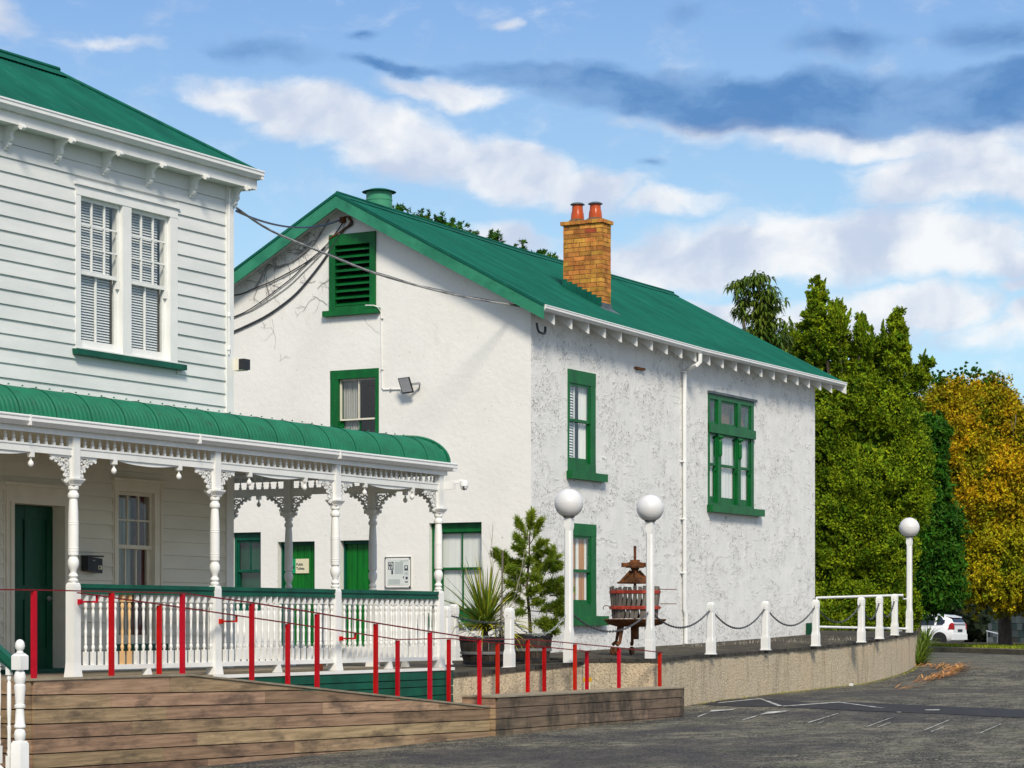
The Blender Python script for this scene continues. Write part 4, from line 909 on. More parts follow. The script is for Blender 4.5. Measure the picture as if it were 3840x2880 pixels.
# roof
roof = MB(); X0r, X1r = XG - .32, 49.25; EYr = 19.36
roof.add([(X0r + .04, 2 * GY - EYr, roofz(EYr)), (X1r, 2 * GY - EYr, roofz(EYr) - .1), (X1r, GY, RZ - .12), (X0r + .04, GY, RZ - .02)], [(0, 1, 2, 3)])
roof = roof.build('roof', M['roof'], bld)
x = X0r + .02; per = 4
while x < X1r - .01:
    x1 = min(x + .762, X1r); n = max(2, int(round((x1 - x) / .0762 * per))); mb = MB(); m_ = 7
    for i in range(n + 1):
        xx = x + (x1 - x) * i / n; a = .009 * math.cos(2 * math.pi * (xx - x) / .0762)
        for j in range(m_):
            t = j / (m_ - 1); y = EYr + (GY - EYr) * t; mb.v.append((xx, y, roofz(y) + sag(xx) + a))
    for i in range(n):
        for j in range(m_ - 1): q = i * m_ + j; mb.f.append((q, q + m_, q + m_ + 1, q + 1))
    mb.build('roofing_sheet', M['roof'], roof, smooth=True); x = x1
mb = MB()
for a, b_ in ((X0r, 41.8), (41.8, X1r)):
    mb.prism([(a, GY - .17, RZ - .07 + sag(a)), (a, GY, RZ + .03 + sag(a)), (a, GY + .17, RZ - .07 + sag(a))], [(b_, GY - .17, RZ - .07 + sag(b_)), (b_, GY, RZ + .03 + sag(b_)), (b_, GY + .17, RZ - .07 + sag(b_))]); mb.tube([(a, GY, RZ + .03 + sag(a)), (b_, GY, RZ + .03 + sag(b_))], .03, 6)
mb.build('ridge_capping', M['roof'], roof)
def rake(x, w, sx, y0, y1, d0, d1, name, mat):
    for sgn in (-1, 1):
        mb = MB(); A = [(x, GY + sgn * abs(y0 - GY), roofz(y0) - d0 + (sag(x))), (x, GY + sgn * abs(y1 - GY), roofz(y1) - d0 + sag(x)), (x, GY + sgn * abs(y1 - GY), roofz(y1) - d1 + sag(x)), (x, GY + sgn * abs(y0 - GY), roofz(y0) - d1 + sag(x))]
        mb.prism(A, [(a + w, b_, c) for a, b_, c in A]); mb.build(name, mat, bld)
rake(X0r - .02, .035, 0, GY, 19.33, .02, .25, 'bargeboard', M['barge']); rake(X0r - .035, .07, 0, GY, 19.33, -.03, .02, 'barge_capping', M['roof'])
rake(X1r - .03, .035, 0, GY, 19.33, .02, .25, 'bargeboard', M['barge'])
for sgn in (-1, 1):
    A = [(X0r + .02, GY, RZ - .12), (X0r + .02, GY + sgn * 4.2, roofz(GY + 4.2) - .12), (X0r + .02, GY + sgn * 4.2, roofz(GY + 4.2) - .14), (X0r + .02, GY, RZ - .14)]
    mb = MB(); mb.prism(A, [(XG - .002, b_, c) for a, b_, c in A]); mb.build('gable_soffit', M['white'], bld)
# eave: soffit boards over exposed rafters, gutter
mb = MB()
for a, b_ in ((X0r + .06, 41.8), (41.8, X1r - .03)): mb.prism([(a, 19.38, roofz(19.38) + sag(a) - .055), (b_, 19.38, roofz(19.38) + sag(b_) - .055), (b_, YS + .2, roofz(YS + .2) + sag(b_) - .055), (a, YS + .2, roofz(YS + .2) + sag(a) - .055)], [(a, 19.38, roofz(19.38) + sag(a) - .03), (b_, 19.38, roofz(19.38) + sag(b_) - .03), (b_, YS + .2, roofz(YS + .2) + sag(b_) - .03), (a, YS + .2, roofz(YS + .2) + sag(a) - .03)])
mb.build('eave_boards', M['white'], bld)
x = 35.71
while x < X1r - .1:
    zo = sag(x) - .056; mb = MB(); A = [(x, 19.40, roofz(19.40) + zo), (x, YS + .02, roofz(YS + .02) + zo), (x, YS + .02, roofz(YS + .02) + zo - .20), (x, 19.40, roofz(19.40) + zo - .26)]
    mb.prism(A, [(a + .05, b_, c) for a, b_, c in A]); mb.build('rafter', M['white'], bld); x += .643
for a, b_ in ((X0r + .03, 41.75), (41.75, X1r + .02)): gutter(bld, Pl('Y', 19.39), a, b_, roofz(EYr) + sag(a) - .112, roofz(EYr) + sag(b_) - .112, s=.82)
mb = MB(); mb.prism([(X1r - .05, 19.30, 5.31), (X1r - .05, 20.3, 5.84), (X1r - .05, 20.3, 5.55), (X1r - .05, 19.30, 5.08)], [(X1r - .031, 19.30, 5.31), (X1r - .031, 20.3, 5.84), (X1r - .031, 20.3, 5.55), (X1r - .031, 19.30, 5.08)]); mb.build('boxed_eave_end', M['white'], bld)
# downpipe
dx_ = PS.u(2557); gx = Pl('Y', 19.34).u(2624)
mb = MB(); mb.tube([(gx, 19.33, 5.22), (gx, 19.33, 5.06), (gx - .05, 19.38, 5.0), (dx_ + .06, YS - .06, 4.93), (dx_, YS - .06, 4.86), (dx_, YS - .06, .25), (dx_ + .06, YS - .06, .15), (dx_ + .06, YS - .06, -.43)], .042, 10); dp = mb.build('downpipe', M['white_clean'], bld, smooth=True)
for zz in (PS.uz(2557, 1395)[1], PS.uz(2557, 1731)[1], PS.uz(2557, 1946)[1], PS.uz(2557, 2148)[1]): mb = MB(); mb.lathe([(.048, -.02), (.048, .02)], (dx_, YS - .06, zz), 10); mb.box(dx_ - .09, dx_ - .03, YS - .07, YS - .0, zz - .012, zz + .012); mb.build('pipe_clip', M['white_clean'], dp)
mb = MB(); q = PS.uz(2382, 1384); mb.box(q[0] - .05, q[0] + .32, YS - .06, YS + .05, q[1] - .0, q[1] + .04); mb.build('iron_bracket', M['iron'], bld)
# windows
G = M['green']
o1, i1 = opening(bld, PS, w1, (.05, .20, .24, .16), G, 'window', proud=.012, depth=.12)
zm = PS.uz(2150, 1576)[1]
sash(o1, PS, i1[0], i1[1], zm - .02, i1[3], .0, G, 1, 1, st=.05, th=.025); sash(o1, PS, i1[0], i1[1], i1[2], zm + .02, -.026, G, 1, 1, st=.05, rb=.09, th=.025)
mb = MB(); mb.pbox(PS, w1[0] - .04, w1[1] + .28, .12, -.05, w1[2] - .14, w1[2]); mb.build('sill', G, o1)
wd = i1[1] - i1[0]; mb = MB(); mb.pbox(PS, i1[0] + wd * .38, i1[0] + wd * .44, -.07, -.08, i1[2], i1[3]); mb.build('blind_edge', M['curtain'], o1)
venetian(PS, i1[0], i1[0] + wd * .36, i1[2], i1[3], -.08, o1, .05); pleat(PS, i1[0] + wd * .66, i1[1], i1[2], i1[3], -.085, 'curtain', M['curtain'], o1)
o2, i2 = opening(bld, PS, w2, (.06, .14, .10, .05), G, 'window', proud=.02, depth=.12)
mb = MB(); mb.pbox(PS, w2[0] - .04, w2[1] + .30, .14, -.05, w2[2] - .14, w2[2]); mb.build('sill', G, o2)
mb = MB(); mb.pbox(PS, w2[0] - .02, w2[1] + .10, .06, 0, w2[3], w2[3] + .05); mb.build('head_flashing', M['lead'], o2)
zt = PS.uz(2656, 1604)[1]; zm = PS.uz(2710, 1747)[1]; m1 = PS.u(2694); m2 = PS.u(2768)
mb = MB(); mb.pbox(PS, w2[0], w2[1] + .02, .06, -.11, zt - .09, zt + .09); mb.build('transom', G, o2)
mb = MB()
for m_ in (m1, m2): mb.pbox(PS, m_ - .075, m_ + .075, .03, -.105, i2[2], zt - .091); mb.pbox(PS, m_ - .075, m_ + .075, .03, -.105, zt + .091, i2[3]); mb.lathe([(.05, 0), (.07, .03), (.05, .06)], (m_, YS - .05, zt - .19), 8); mb.lathe([(.03, 0), (.045, .05), (.045, .3), (.03, .35)], (m_, YS - .04, zt - .55), 8)
mb.build('mullion', G, o2)
for a, b_ in ((i2[0], m1 - .075), (m1 + .075, m2 - .075), (m2 + .075, i2[1])):
    sash(o2, PS, a, b_, zt + .09, i2[3], .0, G, 1, 1, st=.05, rb=.05, th=.025); sash(o2, PS, a, b_, zm - .02, zt - .09, .0, G, 1, 1, st=.055, th=.025); sash(o2, PS, a, b_, i2[2], zm + .02, -.026, G, 1, 1, st=.055, rb=.13, th=.025)
    for e in (a + .03, b_ - .03): mb = MB(); mb.pbox(PS, e - .025, e + .025, .002, -.025, zm - .12, zm - .021); mb.build('sash_horn', G, o2)
    pleat(PS, a, b_, i2[2], zt - .05, -.085, 'curtain', M['curtain'], o2, pitch=.16, amp=.008)
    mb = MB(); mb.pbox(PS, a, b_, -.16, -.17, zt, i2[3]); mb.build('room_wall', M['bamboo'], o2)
o3, i3 = opening(bld, PS, w3, (.05, .20, .22, .22), G, 'window', proud=.012, depth=.12)
zm = PS.uz(2190, 2142)[1]; sash(o3, PS, i3[0], i3[1], zm - .02, i3[3], .0, G, 1, 1, st=.05, th=.025); sash(o3, PS, i3[0], i3[1], i3[2], zm + .02, -.026, G, 1, 1, st=.05, rb=.07, th=.025)
mb = MB(); mb.pbox(PS, w3[0] - .04, w3[1] + .30, .12, -.05, w3[2] - .17, w3[2]); mb.build('sill', G, o3)
wd = i3[1] - i3[0]
for a, b_, mt_ in ((0, .34, 'curtgrey'), (.34, .48, 'curtor'), (.5, .64, 'curtain'), (.64, .86, 'curtor'), (.87, 1, 'curtain')): pleat(PS, i3[0] + wd * a, i3[0] + wd * b_, i3[2], i3[3], -.085 + .008 * (a > .4), 'curtain', M[mt_], o3)
# gable windows, doors and vent
ov, iv = opening(bld, PG, vent, (.13, .12, .20, .07), G, 'louvre_vent', proud=.04, depth=.2)
n = 9; ph = (iv[3] - iv[2]) / n
for k in range(n):
    z = iv[2] + ph * k; mb = MB(); mb.prism([PG.pt(iv[0], .035, z + .01), PG.pt(iv[0], .035, z + .03), PG.pt(iv[0], -.14, z + ph * .95), PG.pt(iv[0], -.14, z + ph * .95 - .022)], [PG.pt(iv[1], .035, z + .01), PG.pt(iv[1], .035, z + .03), PG.pt(iv[1], -.14, z + ph * .95), PG.pt(iv[1], -.14, z + ph * .95 - .022)])
    mb.build('slat', G, ov)
mb = MB(); mb.pbox(PG, iv[0], iv[1], -.17, -.19, iv[2], iv[3]); mb.build('vent_backing', M['dark'], ov)
mb = MB(); mb.pbox(PG, vent[0] - .11, vent[1] + .09, .10, -.05, vent[2] - .10, vent[2]); mb.build('sill', G, ov)
o4, i4 = opening(bld, PG, w4, (.17, .08, .16, .1), G, 'window', proud=.0, depth=.22)
zm = PG.uz(1330, 1570)[1]; cx4 = (i4[0] + i4[1]) / 2
sash(o4, PG, i4[0], i4[1], zm - .02, i4[3], -.07, M['cream'], 2, 1, st=.03, rb=.03, rt=.03, bar=.02); sash(o4, PG, i4[0], i4[1], i4[2], zm + .02, -.11, G, 2, 1, st=.05, rb=.07)
pleat(PG, i4[0], i4[0] + (i4[1] - i4[0]) * .48, i4[2], i4[3], -.17, 'curtain', M['curtgrey'], o4); 
mb = MB(); mb.pbox(PG, w4[0] - .08, w4[1] + .08, .10, -.05, w4[2] - .10, w4[2]); mb.build('sill', G, o4)
o5, i5 = opening(bld, PG, w5, (.16, .04, .16, .04), G, 'window', proud=-.10, depth=.25)
zm = PG.uz(1700, 2131)[1]; sash(o5, PG, i5[0], i5[1], zm - .02, i5[3], -.13, G, 2, 1, st=.03, rb=.03, rt=.03, bar=.022); sash(o5, PG, i5[0], i5[1], i5[2], zm + .02, -.16, G, 2, 1, st=.03, rb=.05, bar=.022)
pleat(PG, i5[0], i5[1], i5[2], i5[3], -.21, 'curtain', M['curtain'], o5, pitch=.3, amp=.004)
mb = MB(); mb.pbox(PG, w5[0] + .02, w5[1] - .02, .06, -.12, w5[2] - .24, w5[2]); mb.build('sill', G, o5)
o6, i6 = opening(bld, PG, w6, (.05, .05, .14, .05), M['greendk'], 'window', proud=-.10, depth=.2)
zm = PG.uz(930, 2141)[1]; sash(o6, PG, i6[0], i6[1], zm - .02, i6[3], -.13, M['greendk'], 2, 1, st=.03); sash(o6, PG, i6[0], i6[1], i6[2], zm + .02, -.16, M['greendk'], 1, 1, st=.03)
mb = MB(); mb.pbox(PG, i6[0], i6[1], -.24, -.25, i6[2], i6[3]); mb.build('blind', M['doorgreen'], o6)
for d_, nm in ((d1, 0), (d2, 1)):
    od, idr = opening(bld, PG, d_, (.03, .03, .06, 0), M['greendk'], 'door_frame', proud=-.12, depth=.24)
    nb = 5; wd = (idr[1] - idr[0]) / nb
    for k in range(nb): mb = MB(); mb.pbox(PG, idr[0] + wd * k + .004, idr[0] + wd * (k + 1) - .004, -.17 + .004 * (k % 2), -.21, idr[2], idr[3]); mb.build('door_board', M['doorbright'], od)
    mb = MB(); mb.lathe([(.01, 0), (.03, .02), (.02, .05)], PG.pt(idr[1] - .08, -.165, .35), 8); mb.build('handle', M['grey'], od)
mb = MB(); mb.box(XG - .02, XG - .001, YS + .001, YL_, ZB, -.45); mb.build('plinth', M['gable'], bld)
# flue
fx, fy = 37.2, 23.95
fl = MB(); fl.lathe([(.245, 7.3), (.245, 7.92), (.252, 7.925), (.252, 7.95), (.245, 7.955), (.245, 8.10)], (fx, fy, 0), 28); fl = fl.build('roof_flue', pm('flue_paint', (.06, .30, .17), (.045, .24, .13), 4, .5, dirt=(.02, .12, .06), damt=.5, dscale=6), bld, smooth=True)
mb = MB(); mb.lathe([(.32, 8.085), (.325, 8.09), (.18, 8.14), (.01, 8.17)], (fx, fy, 0), 28); mb.build('cowl', M['roof'], fl, smooth=True)
mb = MB(); mb.lathe([(.40, 7.45), (.30, 7.60), (.255, 7.75)], (fx, fy, 0), 20); mb.build('flashing', M['roof'], fl)
# chimney, brick by brick
cx0, cx1, cy0, cy1 = 39.46, 39.84, 20.40, 21.23; cz1 = 7.56
ch = MB(); ch.box(cx0 + .006, cx1 - .006, cy0 + .006, cy1 - .006, 5.7, cz1 + .05); ch = ch.build('chimney', M['mortar'], bld)
BH = .0765; pitch_ = .0862; jr = random.Random(9)
nrow = int((cz1 - 5.75) / pitch_)
bme = {}
def brick(x0, x1, y0, y1, z0, z1):
    e = .003; j = lambda: jr.uniform(-.003, .003); mb = MB(); mb.box(x0 + j(), x1 + j(), y0 + j(), y1 + j(), z0 + j() * .6, z1 + j() * .6); r_ = jr.random()
    mb.build('brick', M['brickred'] if r_ < .05 else M['brick'], ch)
for rI in range(nrow):
    z1 = cz1 - rI * pitch_ - .008; z0 = z1 - BH
    off = 0 if rI % 2 == 0 else .12
    y = cy0 + .0
    segs = []
    if rI % 2 == 0: L_ = [.232, .232, .232, cy1 - cy0 - .73]; 
    else: L_ = [.112, .232, .232, cy1 - cy0 - .61]
    for w_ in L_:
        if min(roofz(y), roofz(y + w_)) < z1 + .0 and w_ > .02 and y + w_ <= cy1 + .01:
            first = (y == cy0); brick(cx0 - .0, cx0 + (.112 if not first else (.112 if rI % 2 == 0 else .232)), y, y + w_ - .0, z0, z1)
        y += w_ + .0105
    # front (-y) face
    xs_ = [(cx0 + .1225, cx0 + .25), (cx0 + .2605, cx1)] if rI % 2 == 0 else [(cx0 + .2425, cx1)]
    if z1 > roofz(cy0) - .1:
        for a, b_ in xs_: brick(a, b_, cy0, cy0 + .11, z0, z1)
        for a, b_ in ((cy0 + .12, cy0 + .35), (cy0 + .36, cy0 + .6), (cy0 + .61, cy1)): brick(cx1 - .1, cx1, a, b_, z0, z1)
k = 0; y = cy0 - .035
while y < cy1 + .03: brick(cx0 - .04, cx0 + .06, y, min(y + .108, cy1 + .04), cz1 + .002, cz1 + .072); y += .118
x = cx0 + .068
while x < cx1 + .02: brick(x, min(x + .108, cx1 + .04), cy0 - .035, cy0 + .06, cz1 + .002, cz1 + .072); x += .118
mb = MB(); mb.box(cx0 + .061, cx1 + .03, cy0 + .061, cy1 + .03, cz1, cz1 + .08)
for cy_ in (cy0 + .24, cy0 + .62): mb.lathe([(.20, cz1 + .07), (.16, cz1 + .11), (.12, cz1 + .14)], ((cx0 + cx1) / 2, cy_, 0), 12)
mb.build('flaunching', M['mortar'], ch)
for cy_, dz in ((cy0 + .62, .02), (cy0 + .235, -.0)):
    mb = MB(); mb.lathe([(.132, cz1 + .10), (.128, cz1 + .16), (.120, cz1 + .25), (.108, cz1 + .28), (.102, cz1 + .37 + dz), (.100, cz1 + .39 + dz)], ((cx0 + cx1) / 2, cy_, 0), 18); p = mb.build('chimney_pot', M['pot'], ch, smooth=True)
    mb = MB(); mb.lathe([(.100, .385), (.140, .392), (.138, .405), (.10, .425), (.085, .43), (.08, .40)], ((cx0 + cx1) / 2, cy_, cz1 + dz), 18); mb.build('rim', M['lead'], p, smooth=True)
# stepped flashing
for k in range(8):
    ya = cy0 - .0 + k * .105; yb = ya + .108; zz = roofz(yb); mb = MB(); mb.prism([(cx0 - .012, ya, roofz(ya) - .15), (cx0 - .012, yb, roofz(yb) - .15), (cx0 - .012, yb, roofz(yb) + .085), (cx0 - .012, ya, roofz(ya) + .10 + .04)], [(cx0 - .004, ya, roofz(ya) - .15), (cx0 - .004, yb, roofz(yb) - .15), (cx0 - .004, yb, roofz(yb) + .085), (cx0 - .004, ya, roofz(ya) + .14)])
    mb.build('step_flashing', M['roof'], ch)
mb = MB(); mb.box(cx0 - .02, cx1 + .02, cy0 - .012, cy0 - .004, roofz(cy0) - .25, roofz(cy0) + .04); mb.prism([(cx0 - .1, cy0 - .2, roofz(cy0 - .2) - .08), (cx1 + .1, cy0 - .2, roofz(cy0 - .2) - .08), (cx1 + .1, cy0, roofz(cy0) - .06), (cx0 - .1, cy0, roofz(cy0) - .06)], [(cx0 - .1, cy0 - .2, roofz(cy0 - .2) - .07), (cx1 + .1, cy0 - .2, roofz(cy0 - .2) - .07), (cx1 + .1, cy0, roofz(cy0) - .05), (cx0 - .1, cy0, roofz(cy0) - .05)])
mb.build('apron_flashing', M['lead'], ch)
mb = MB(); mb.box(XR - .55, XR - .30, YS - .16, YS - .02, -.28, -.03); tag(mb.build('meter_box', M['doorgreen']), 'small dark green box at the foot of the rough wall by its far corner', 'box')

# ---- sign, notice board, floodlight, cables on the gable wall
def txt(s, size, at, pl, mat, parent, w=.004, sp_=1.0):
    c = bpy.data.curves.new('lettering', 'FONT'); c.body = s; c.size = size; c.space_line = sp_; c.extrude = .001; c.align_x = 'LEFT'; c.align_y = 'TOP'; c.offset = size * .018
    o = bpy.data.objects.new('t', c); COL.objects.link(o); bpy.context.view_layer.update()
    me = bpy.data.meshes.new_from_object(o.evaluated_get(bpy.context.evaluated_depsgraph_get())); bpy.data.objects.remove(o)
    off = wloc(parent); v = np.zeros(len(me.vertices) * 3); me.vertices.foreach_get('co', v); v = v.reshape(-1, 3)
    out = np.array([pl.pt(at[0] + a, w + c_, at[1] + b) for a, b, c_ in v]) - np.array(off); me.vertices.foreach_set('co', out.ravel()); me.materials.clear(); me.materials.append(mat); me.name = 'lettering'; me.update()
    return link('lettering', me, parent)
PD1 = Pl('X', XG + .155)
a0, za = PD1.uz(1101, 2150); a1, zb = PD1.uz(1159, 2095)
tg = thing('toilet_sign', 'cream and green Public Toilets sign on the green boarded door behind the veranda', 'sign', PD1.pt((a0 + a1) / 2, 0, za))
mb = MB(); mb.pbox(PD1, a0 + .055, a1, .012, 0, za, zb); mb.build('panel', M['signcream'], tg)
mb = MB(); mb.pbox(PD1, a0 - .02, a0 + .054, .012, 0, za, zb); mb.build('green_band', M['signgreen'], tg)
mb = MB(); mb.lathe([(.028, 0), (.028, .004)], PD1.pt(a0 + .0, .016, (za + zb) / 2 - .02), 14, axis='x'); mb.build('emblem', M['doorgreen'], tg)
txt('Public\nToilets', .066, (a0 + .068, (za + zb) / 2 + .062), PD1, M['ink'], tg, .015, 1.15)
n0, zn0 = PG.uz(1446, 2205); n1, zn1 = PG.uz(1544, 2087)
nb_ = thing('notice_board', 'framed notice sheet behind clear plastic on the white gable wall beside the window', 'notice board', PG.pt((n0 + n1) / 2, 0, zn0))
mb = MB(); mb.pbox(PG, n0, n1, .02, .002, zn0, zn1); mb.build('backing', M['gable'], nb_)
mb = MB()
for a, b_, c, d in ((n0, n0 + .012, zn0, zn1), (n1 - .012, n1, zn0, zn1), (n0 + .012, n1 - .012, zn0, zn0 + .012), (n0 + .012, n1 - .012, zn1 - .012, zn1)): mb.pbox(PG, a, b_, .032, .02, c, d)
mb.build('frame', M['grey'], nb_)
p0, p1, q0, q1 = n0 + .045, n1 - .045, zn0 + .05, zn1 - .045
mb = MB(); mb.pbox(PG, p0, p1, .024, .0205, q0, q1); mb.build('sheet', M['paper'], nb_)
W_, H_ = p1 - p0, q1 - q0
def nbx(lst, name, mat, w_=.0265):
    mb = MB()
    for a, b_, c, d in lst: mb.pbox(PG, p0 + W_ * a, p0 + W_ * b_, w_, .0245, q1 - H_ * d, q1 - H_ * c)
    mb.build(name, mat, nb_)
for q_ in [(.06, .30, .10, .26), (.06, .30, .28, .40), (.20, .28, .42, .58), (.80, .96, .24, .44), (.74, .78, .66, .74), (.85, .95, .68, .78), (.82, .96, .86, .90)]: nbx([q_], 'picture', M['ink'])
for q_ in [(.10, .13, .12, .20), (.17, .21, .11, .22), (.24, .27, .14, .25), (.10, .15, .30, .38), (.2, .26, .30, .36), (.84, .92, .27, .36)]: nbx([q_], 'picture_highlight', M['paper'], .0275)
nbx([(.36, .74, .10 + .032 * i, .113 + .032 * i) for i in range(15)] + [(.80, .97, .50 + .03 * i, .51 + .03 * i) for i in range(4)] + [(.6, .97, .055, .075)] + [(.06, .6, .78 + .034 * i, .792 + .034 * i) for i in range(6)], 'text_line', M['midink'])
for u in (n0 + .02, n1 - .02):
    for z in (zn0 + .02, zn1 - .02): mb = MB(); mb.lathe([(.012, -.012), (.010, 0)], PG.pt(u, .034, z), 8, axis='x'); mb.build('fixing', M['black'], nb_)
# floodlight
f0 = PG.uz(1515, 1479); f1 = PG.uz(1571, 1416); fcx = (f0[0] + f1[0]) / 2; fcz = (f0[1] + f1[1]) / 2
fd = thing('floodlight', 'flat LED floodlight in a black frame on the white gable wall', 'floodlight', PG.pt(fcx, 0, fcz))
def tilted(mb, hw, hh, t, w0, skew=.035):
    A = []; B = []
    for du, dz in ((-hw, -hh), (hw, -hh), (hw, hh), (-hw, hh)):
        uu = fcx + du - dz * .14; ww = w0 + dz * .35
        A.append(PG.pt(uu, ww, fcz + dz + du * .06)); B.append(PG.pt(uu, ww + t, fcz + dz - .3 * t + du * .06))
    mb.prism(A, B); return mb
tilted(MB(), .115, .135, .03, .17).build('frame', M['black'], fd); tilted(MB(), .098, .118, .008, .2015).build('lens', pm('floodlight_lens', (.36, .37, .38), (.30, .31, .32), 5, .25), fd)
mb = MB(); mb.beam(PG.pt(fcx + .12, .18, fcz + .01), PG.pt(fcx + .23, .08, fcz + .03), .02, .04); mb.beam(PG.pt(fcx + .23, .08, fcz + .03), PG.pt(fcx + .15, .0, fcz - .09), .02, .02); mb.beam(PG.pt(fcx - .10, .17, fcz), PG.pt(fcx - .1, .0, fcz - .02), .02, .03); mb.build('bracket', M['grey'], fd)
a = PG.uz(1431, 1168); b_ = PG.uz(1436, 1461); c = PG.uz(1512, 1461); s_ = PG.uz(1385, 1148)
cd = thing('conduit', 'thin white cable conduit running down the gable from the vent to the floodlight', 'conduit', PG.pt(b_[0], 0, b_[1]))
mb = MB(); mb.tube([PG.pt(s_[0], .13, s_[1]), PG.pt(a[0] - .08, .13, a[1] + .10), PG.pt(a[0] - .02, .10, a[1] + .07), PG.pt(a[0] + .0, .02, a[1] - .02), PG.pt(b_[0] - .004, .018, b_[1] + .03), PG.pt(b_[0] + .02, .018, b_[1]), PG.pt(c[0] - .04, .018, c[1] + .01)], .0105, 6); mb.build('tube', M['white_clean'], cd)
mb = MB(); mb.lathe([(.036, -.035), (.036, 0)], PG.pt(c[0], .0, c[1] + .005), 12, axis='x'); mb.build('junction_box', M['white_clean'], cd)
for zz in (1196, 1388): q = PG.uz(1434, zz); mb = MB(); mb.pbox(PG, q[0] - .02, q[0] + .02, .032, 0, q[1] - .008, q[1] + .008); mb.build('clip', M['grey'], cd)
q = PG.uz(1467, 1462); mb = MB(); mb.pbox(PG, q[0] - .012, q[0] + .012, .03, 0, q[1] - .02, q[1] + .02); mb.build('clip', M['grey'], cd)

def zc(*pts): return [(800 + x * .4973, 650 + y * .4973) for x, y in pts]
def smooth_path(P, n=5):
    P = [Vector(p) for p in P]; out = []
    for i in range(len(P) - 1):
        p0, p1, p2, p3 = P[max(i - 1, 0)], P[i], P[i + 1], P[min(i + 2, len(P) - 1)]
        for k in range(n):
            t = k / n; out.append(.5 * ((2 * p1) + (-p0 + p2) * t + (2 * p0 - 5 * p1 + 4 * p2 - p3) * t * t + (-p0 + 3 * p1 - 3 * p2 + p3) * t ** 3))
    return out + [P[-1]]
def wallcable(pts, r, mat, label, w=.03, w2=None):
    P = [Vector(PG.pt(*(lambda q: (q[0], w if w2 is None else w + (w2 - w) * i / (len(pts) - 1), q[1]))(PG.uz(px, py)))) for i, (px, py) in enumerate(zc(*pts))]
    mb = MB(); mb.tube(smooth_path(P), r, 6); return tag(mb.build('cable', mat, smooth=True), label, 'cable')
wallcable([(1045, 350), (1052, 385), (1000, 420), (960, 470), (900, 560), (850, 640), (760, 760), (640, 900), (520, 1000), (400, 1080), (260, 1150), (118, 1212), (20, 1250)], .019, M['cable'], 'thick dark cable curving down the gable wall, lowest of those below the vent')
wallcable([(985, 372), (930, 450), (880, 520), (800, 600), (700, 690), (600, 790), (500, 868), (380, 960), (250, 1045), (118, 1100), (20, 1140)], .010, M['cable'], 'thin grey cable looping down the gable wall just above the thick one', .03)
wallcable([(1000, 365), (960, 460), (880, 545), (790, 640), (690, 740), (580, 845), (470, 925), (330, 1015), (220, 1065), (118, 1108), (20, 1146)], .008, M['cablel'], 'pale thin cable alongside the thin grey one on the gable wall', .02)
wallcable([(880, 350), (830, 430), (770, 520), (690, 600), (590, 670), (480, 708), (425, 690), (390, 740), (355, 810), (315, 868)], .014, M['cablel'], 'white cable sagging close under the left eave of the gable', .03)
wallcable([(850, 560), (740, 650), (640, 715), (540, 770), (430, 825), (315, 870), (220, 910), (118, 924), (20, 920)], .012, M['cable'], 'dark cable joining the white one under the left eave', .032)
wallcable([(985, 352), (1000, 335), (1020, 330), (1040, 340), (1048, 365), (1030, 395), (1000, 420), (960, 450), (920, 475), (885, 495)], .014, M['iron'], 'rusty conduit bend at the peak of the gable', .05)
mb = MB(); q = PG.uz(*zc((985, 355))[0]); mb.pbox(PG, q[0] - .04, q[0] + .05, .09, 0, q[1] - .05, q[1] + .05); mb.lathe([(.02, 0), (.03, .03), (.02, .07)], PG.pt(q[0] + .16, .05, q[1] - .02), 8); tag(mb.build('cable_bracket', M['iron']), 'rusty iron cable bracket just under the peak of the gable', 'bracket')
# spans from the house corner
A = Vector((27.15, 19.9, PX(859, 794, 27.15)[1])); q = PG.uz(*zc((985, 352))[0]); B = Vector(PG.pt(q[0], .08, q[1]))
def span(A, B, sg, r, mat, label, name='cable', n=24):
    P = [A.lerp(B, i / n) - Vector((0, 0, sg * 4 * (i / n) * (1 - i / n))) for i in range(n + 1)]; mb = MB(); mb.tube(P, r, 6); return tag(mb.build(name, mat, smooth=True), label, 'cable')
span(A, B, .19, .016, M['cableb'], 'blue-black cable strung from the house corner to the peak of the gable')
A2 = Vector((27.15, 19.9, PX(859, 782, 27.15)[1])); B2 = Vector((XG - .06, 19.95, PX(1957, 1150, XG)[1]))
P = smooth_path([A2] + [PD(px, py, d) for (px, py), d in zip(zc((440, 435), (860, 612), (1230, 757), (1650, 876), (1980, 948)), (35.1, 36.9, 38.2, 39.3, 40.0))] + [B2], 5)
mb = MB(); mb.tube(P, .017, 6); tag(mb.build('cable', M['cablel'], smooth=True), 'pale service cable crossing in front of the vent to the right eave of the gable', 'cable')
mb = MB(); mb.tube([p + Vector((0, 0, .022 + .008 * math.sin(i * 1.3))) for i, p in enumerate(P[10:])], .006, 4); tag(mb.build('cable', M['cable']), 'thin dark tie wire twisted along the pale service cable', 'cable')
mb = MB(); mb.tube(smooth_path([(XG - .05, 19.62, 5.17), (XG - .02, 19.60, 5.03), (XG + .1, 19.58, 5.0), (XG + .25, 19.62, 5.03), (XG + .3, 19.64, 5.14)]), .022, 6); tag(mb.build('cable', M['cable']), 'black cable loop hanging under the right end of the gable eave', 'cable')
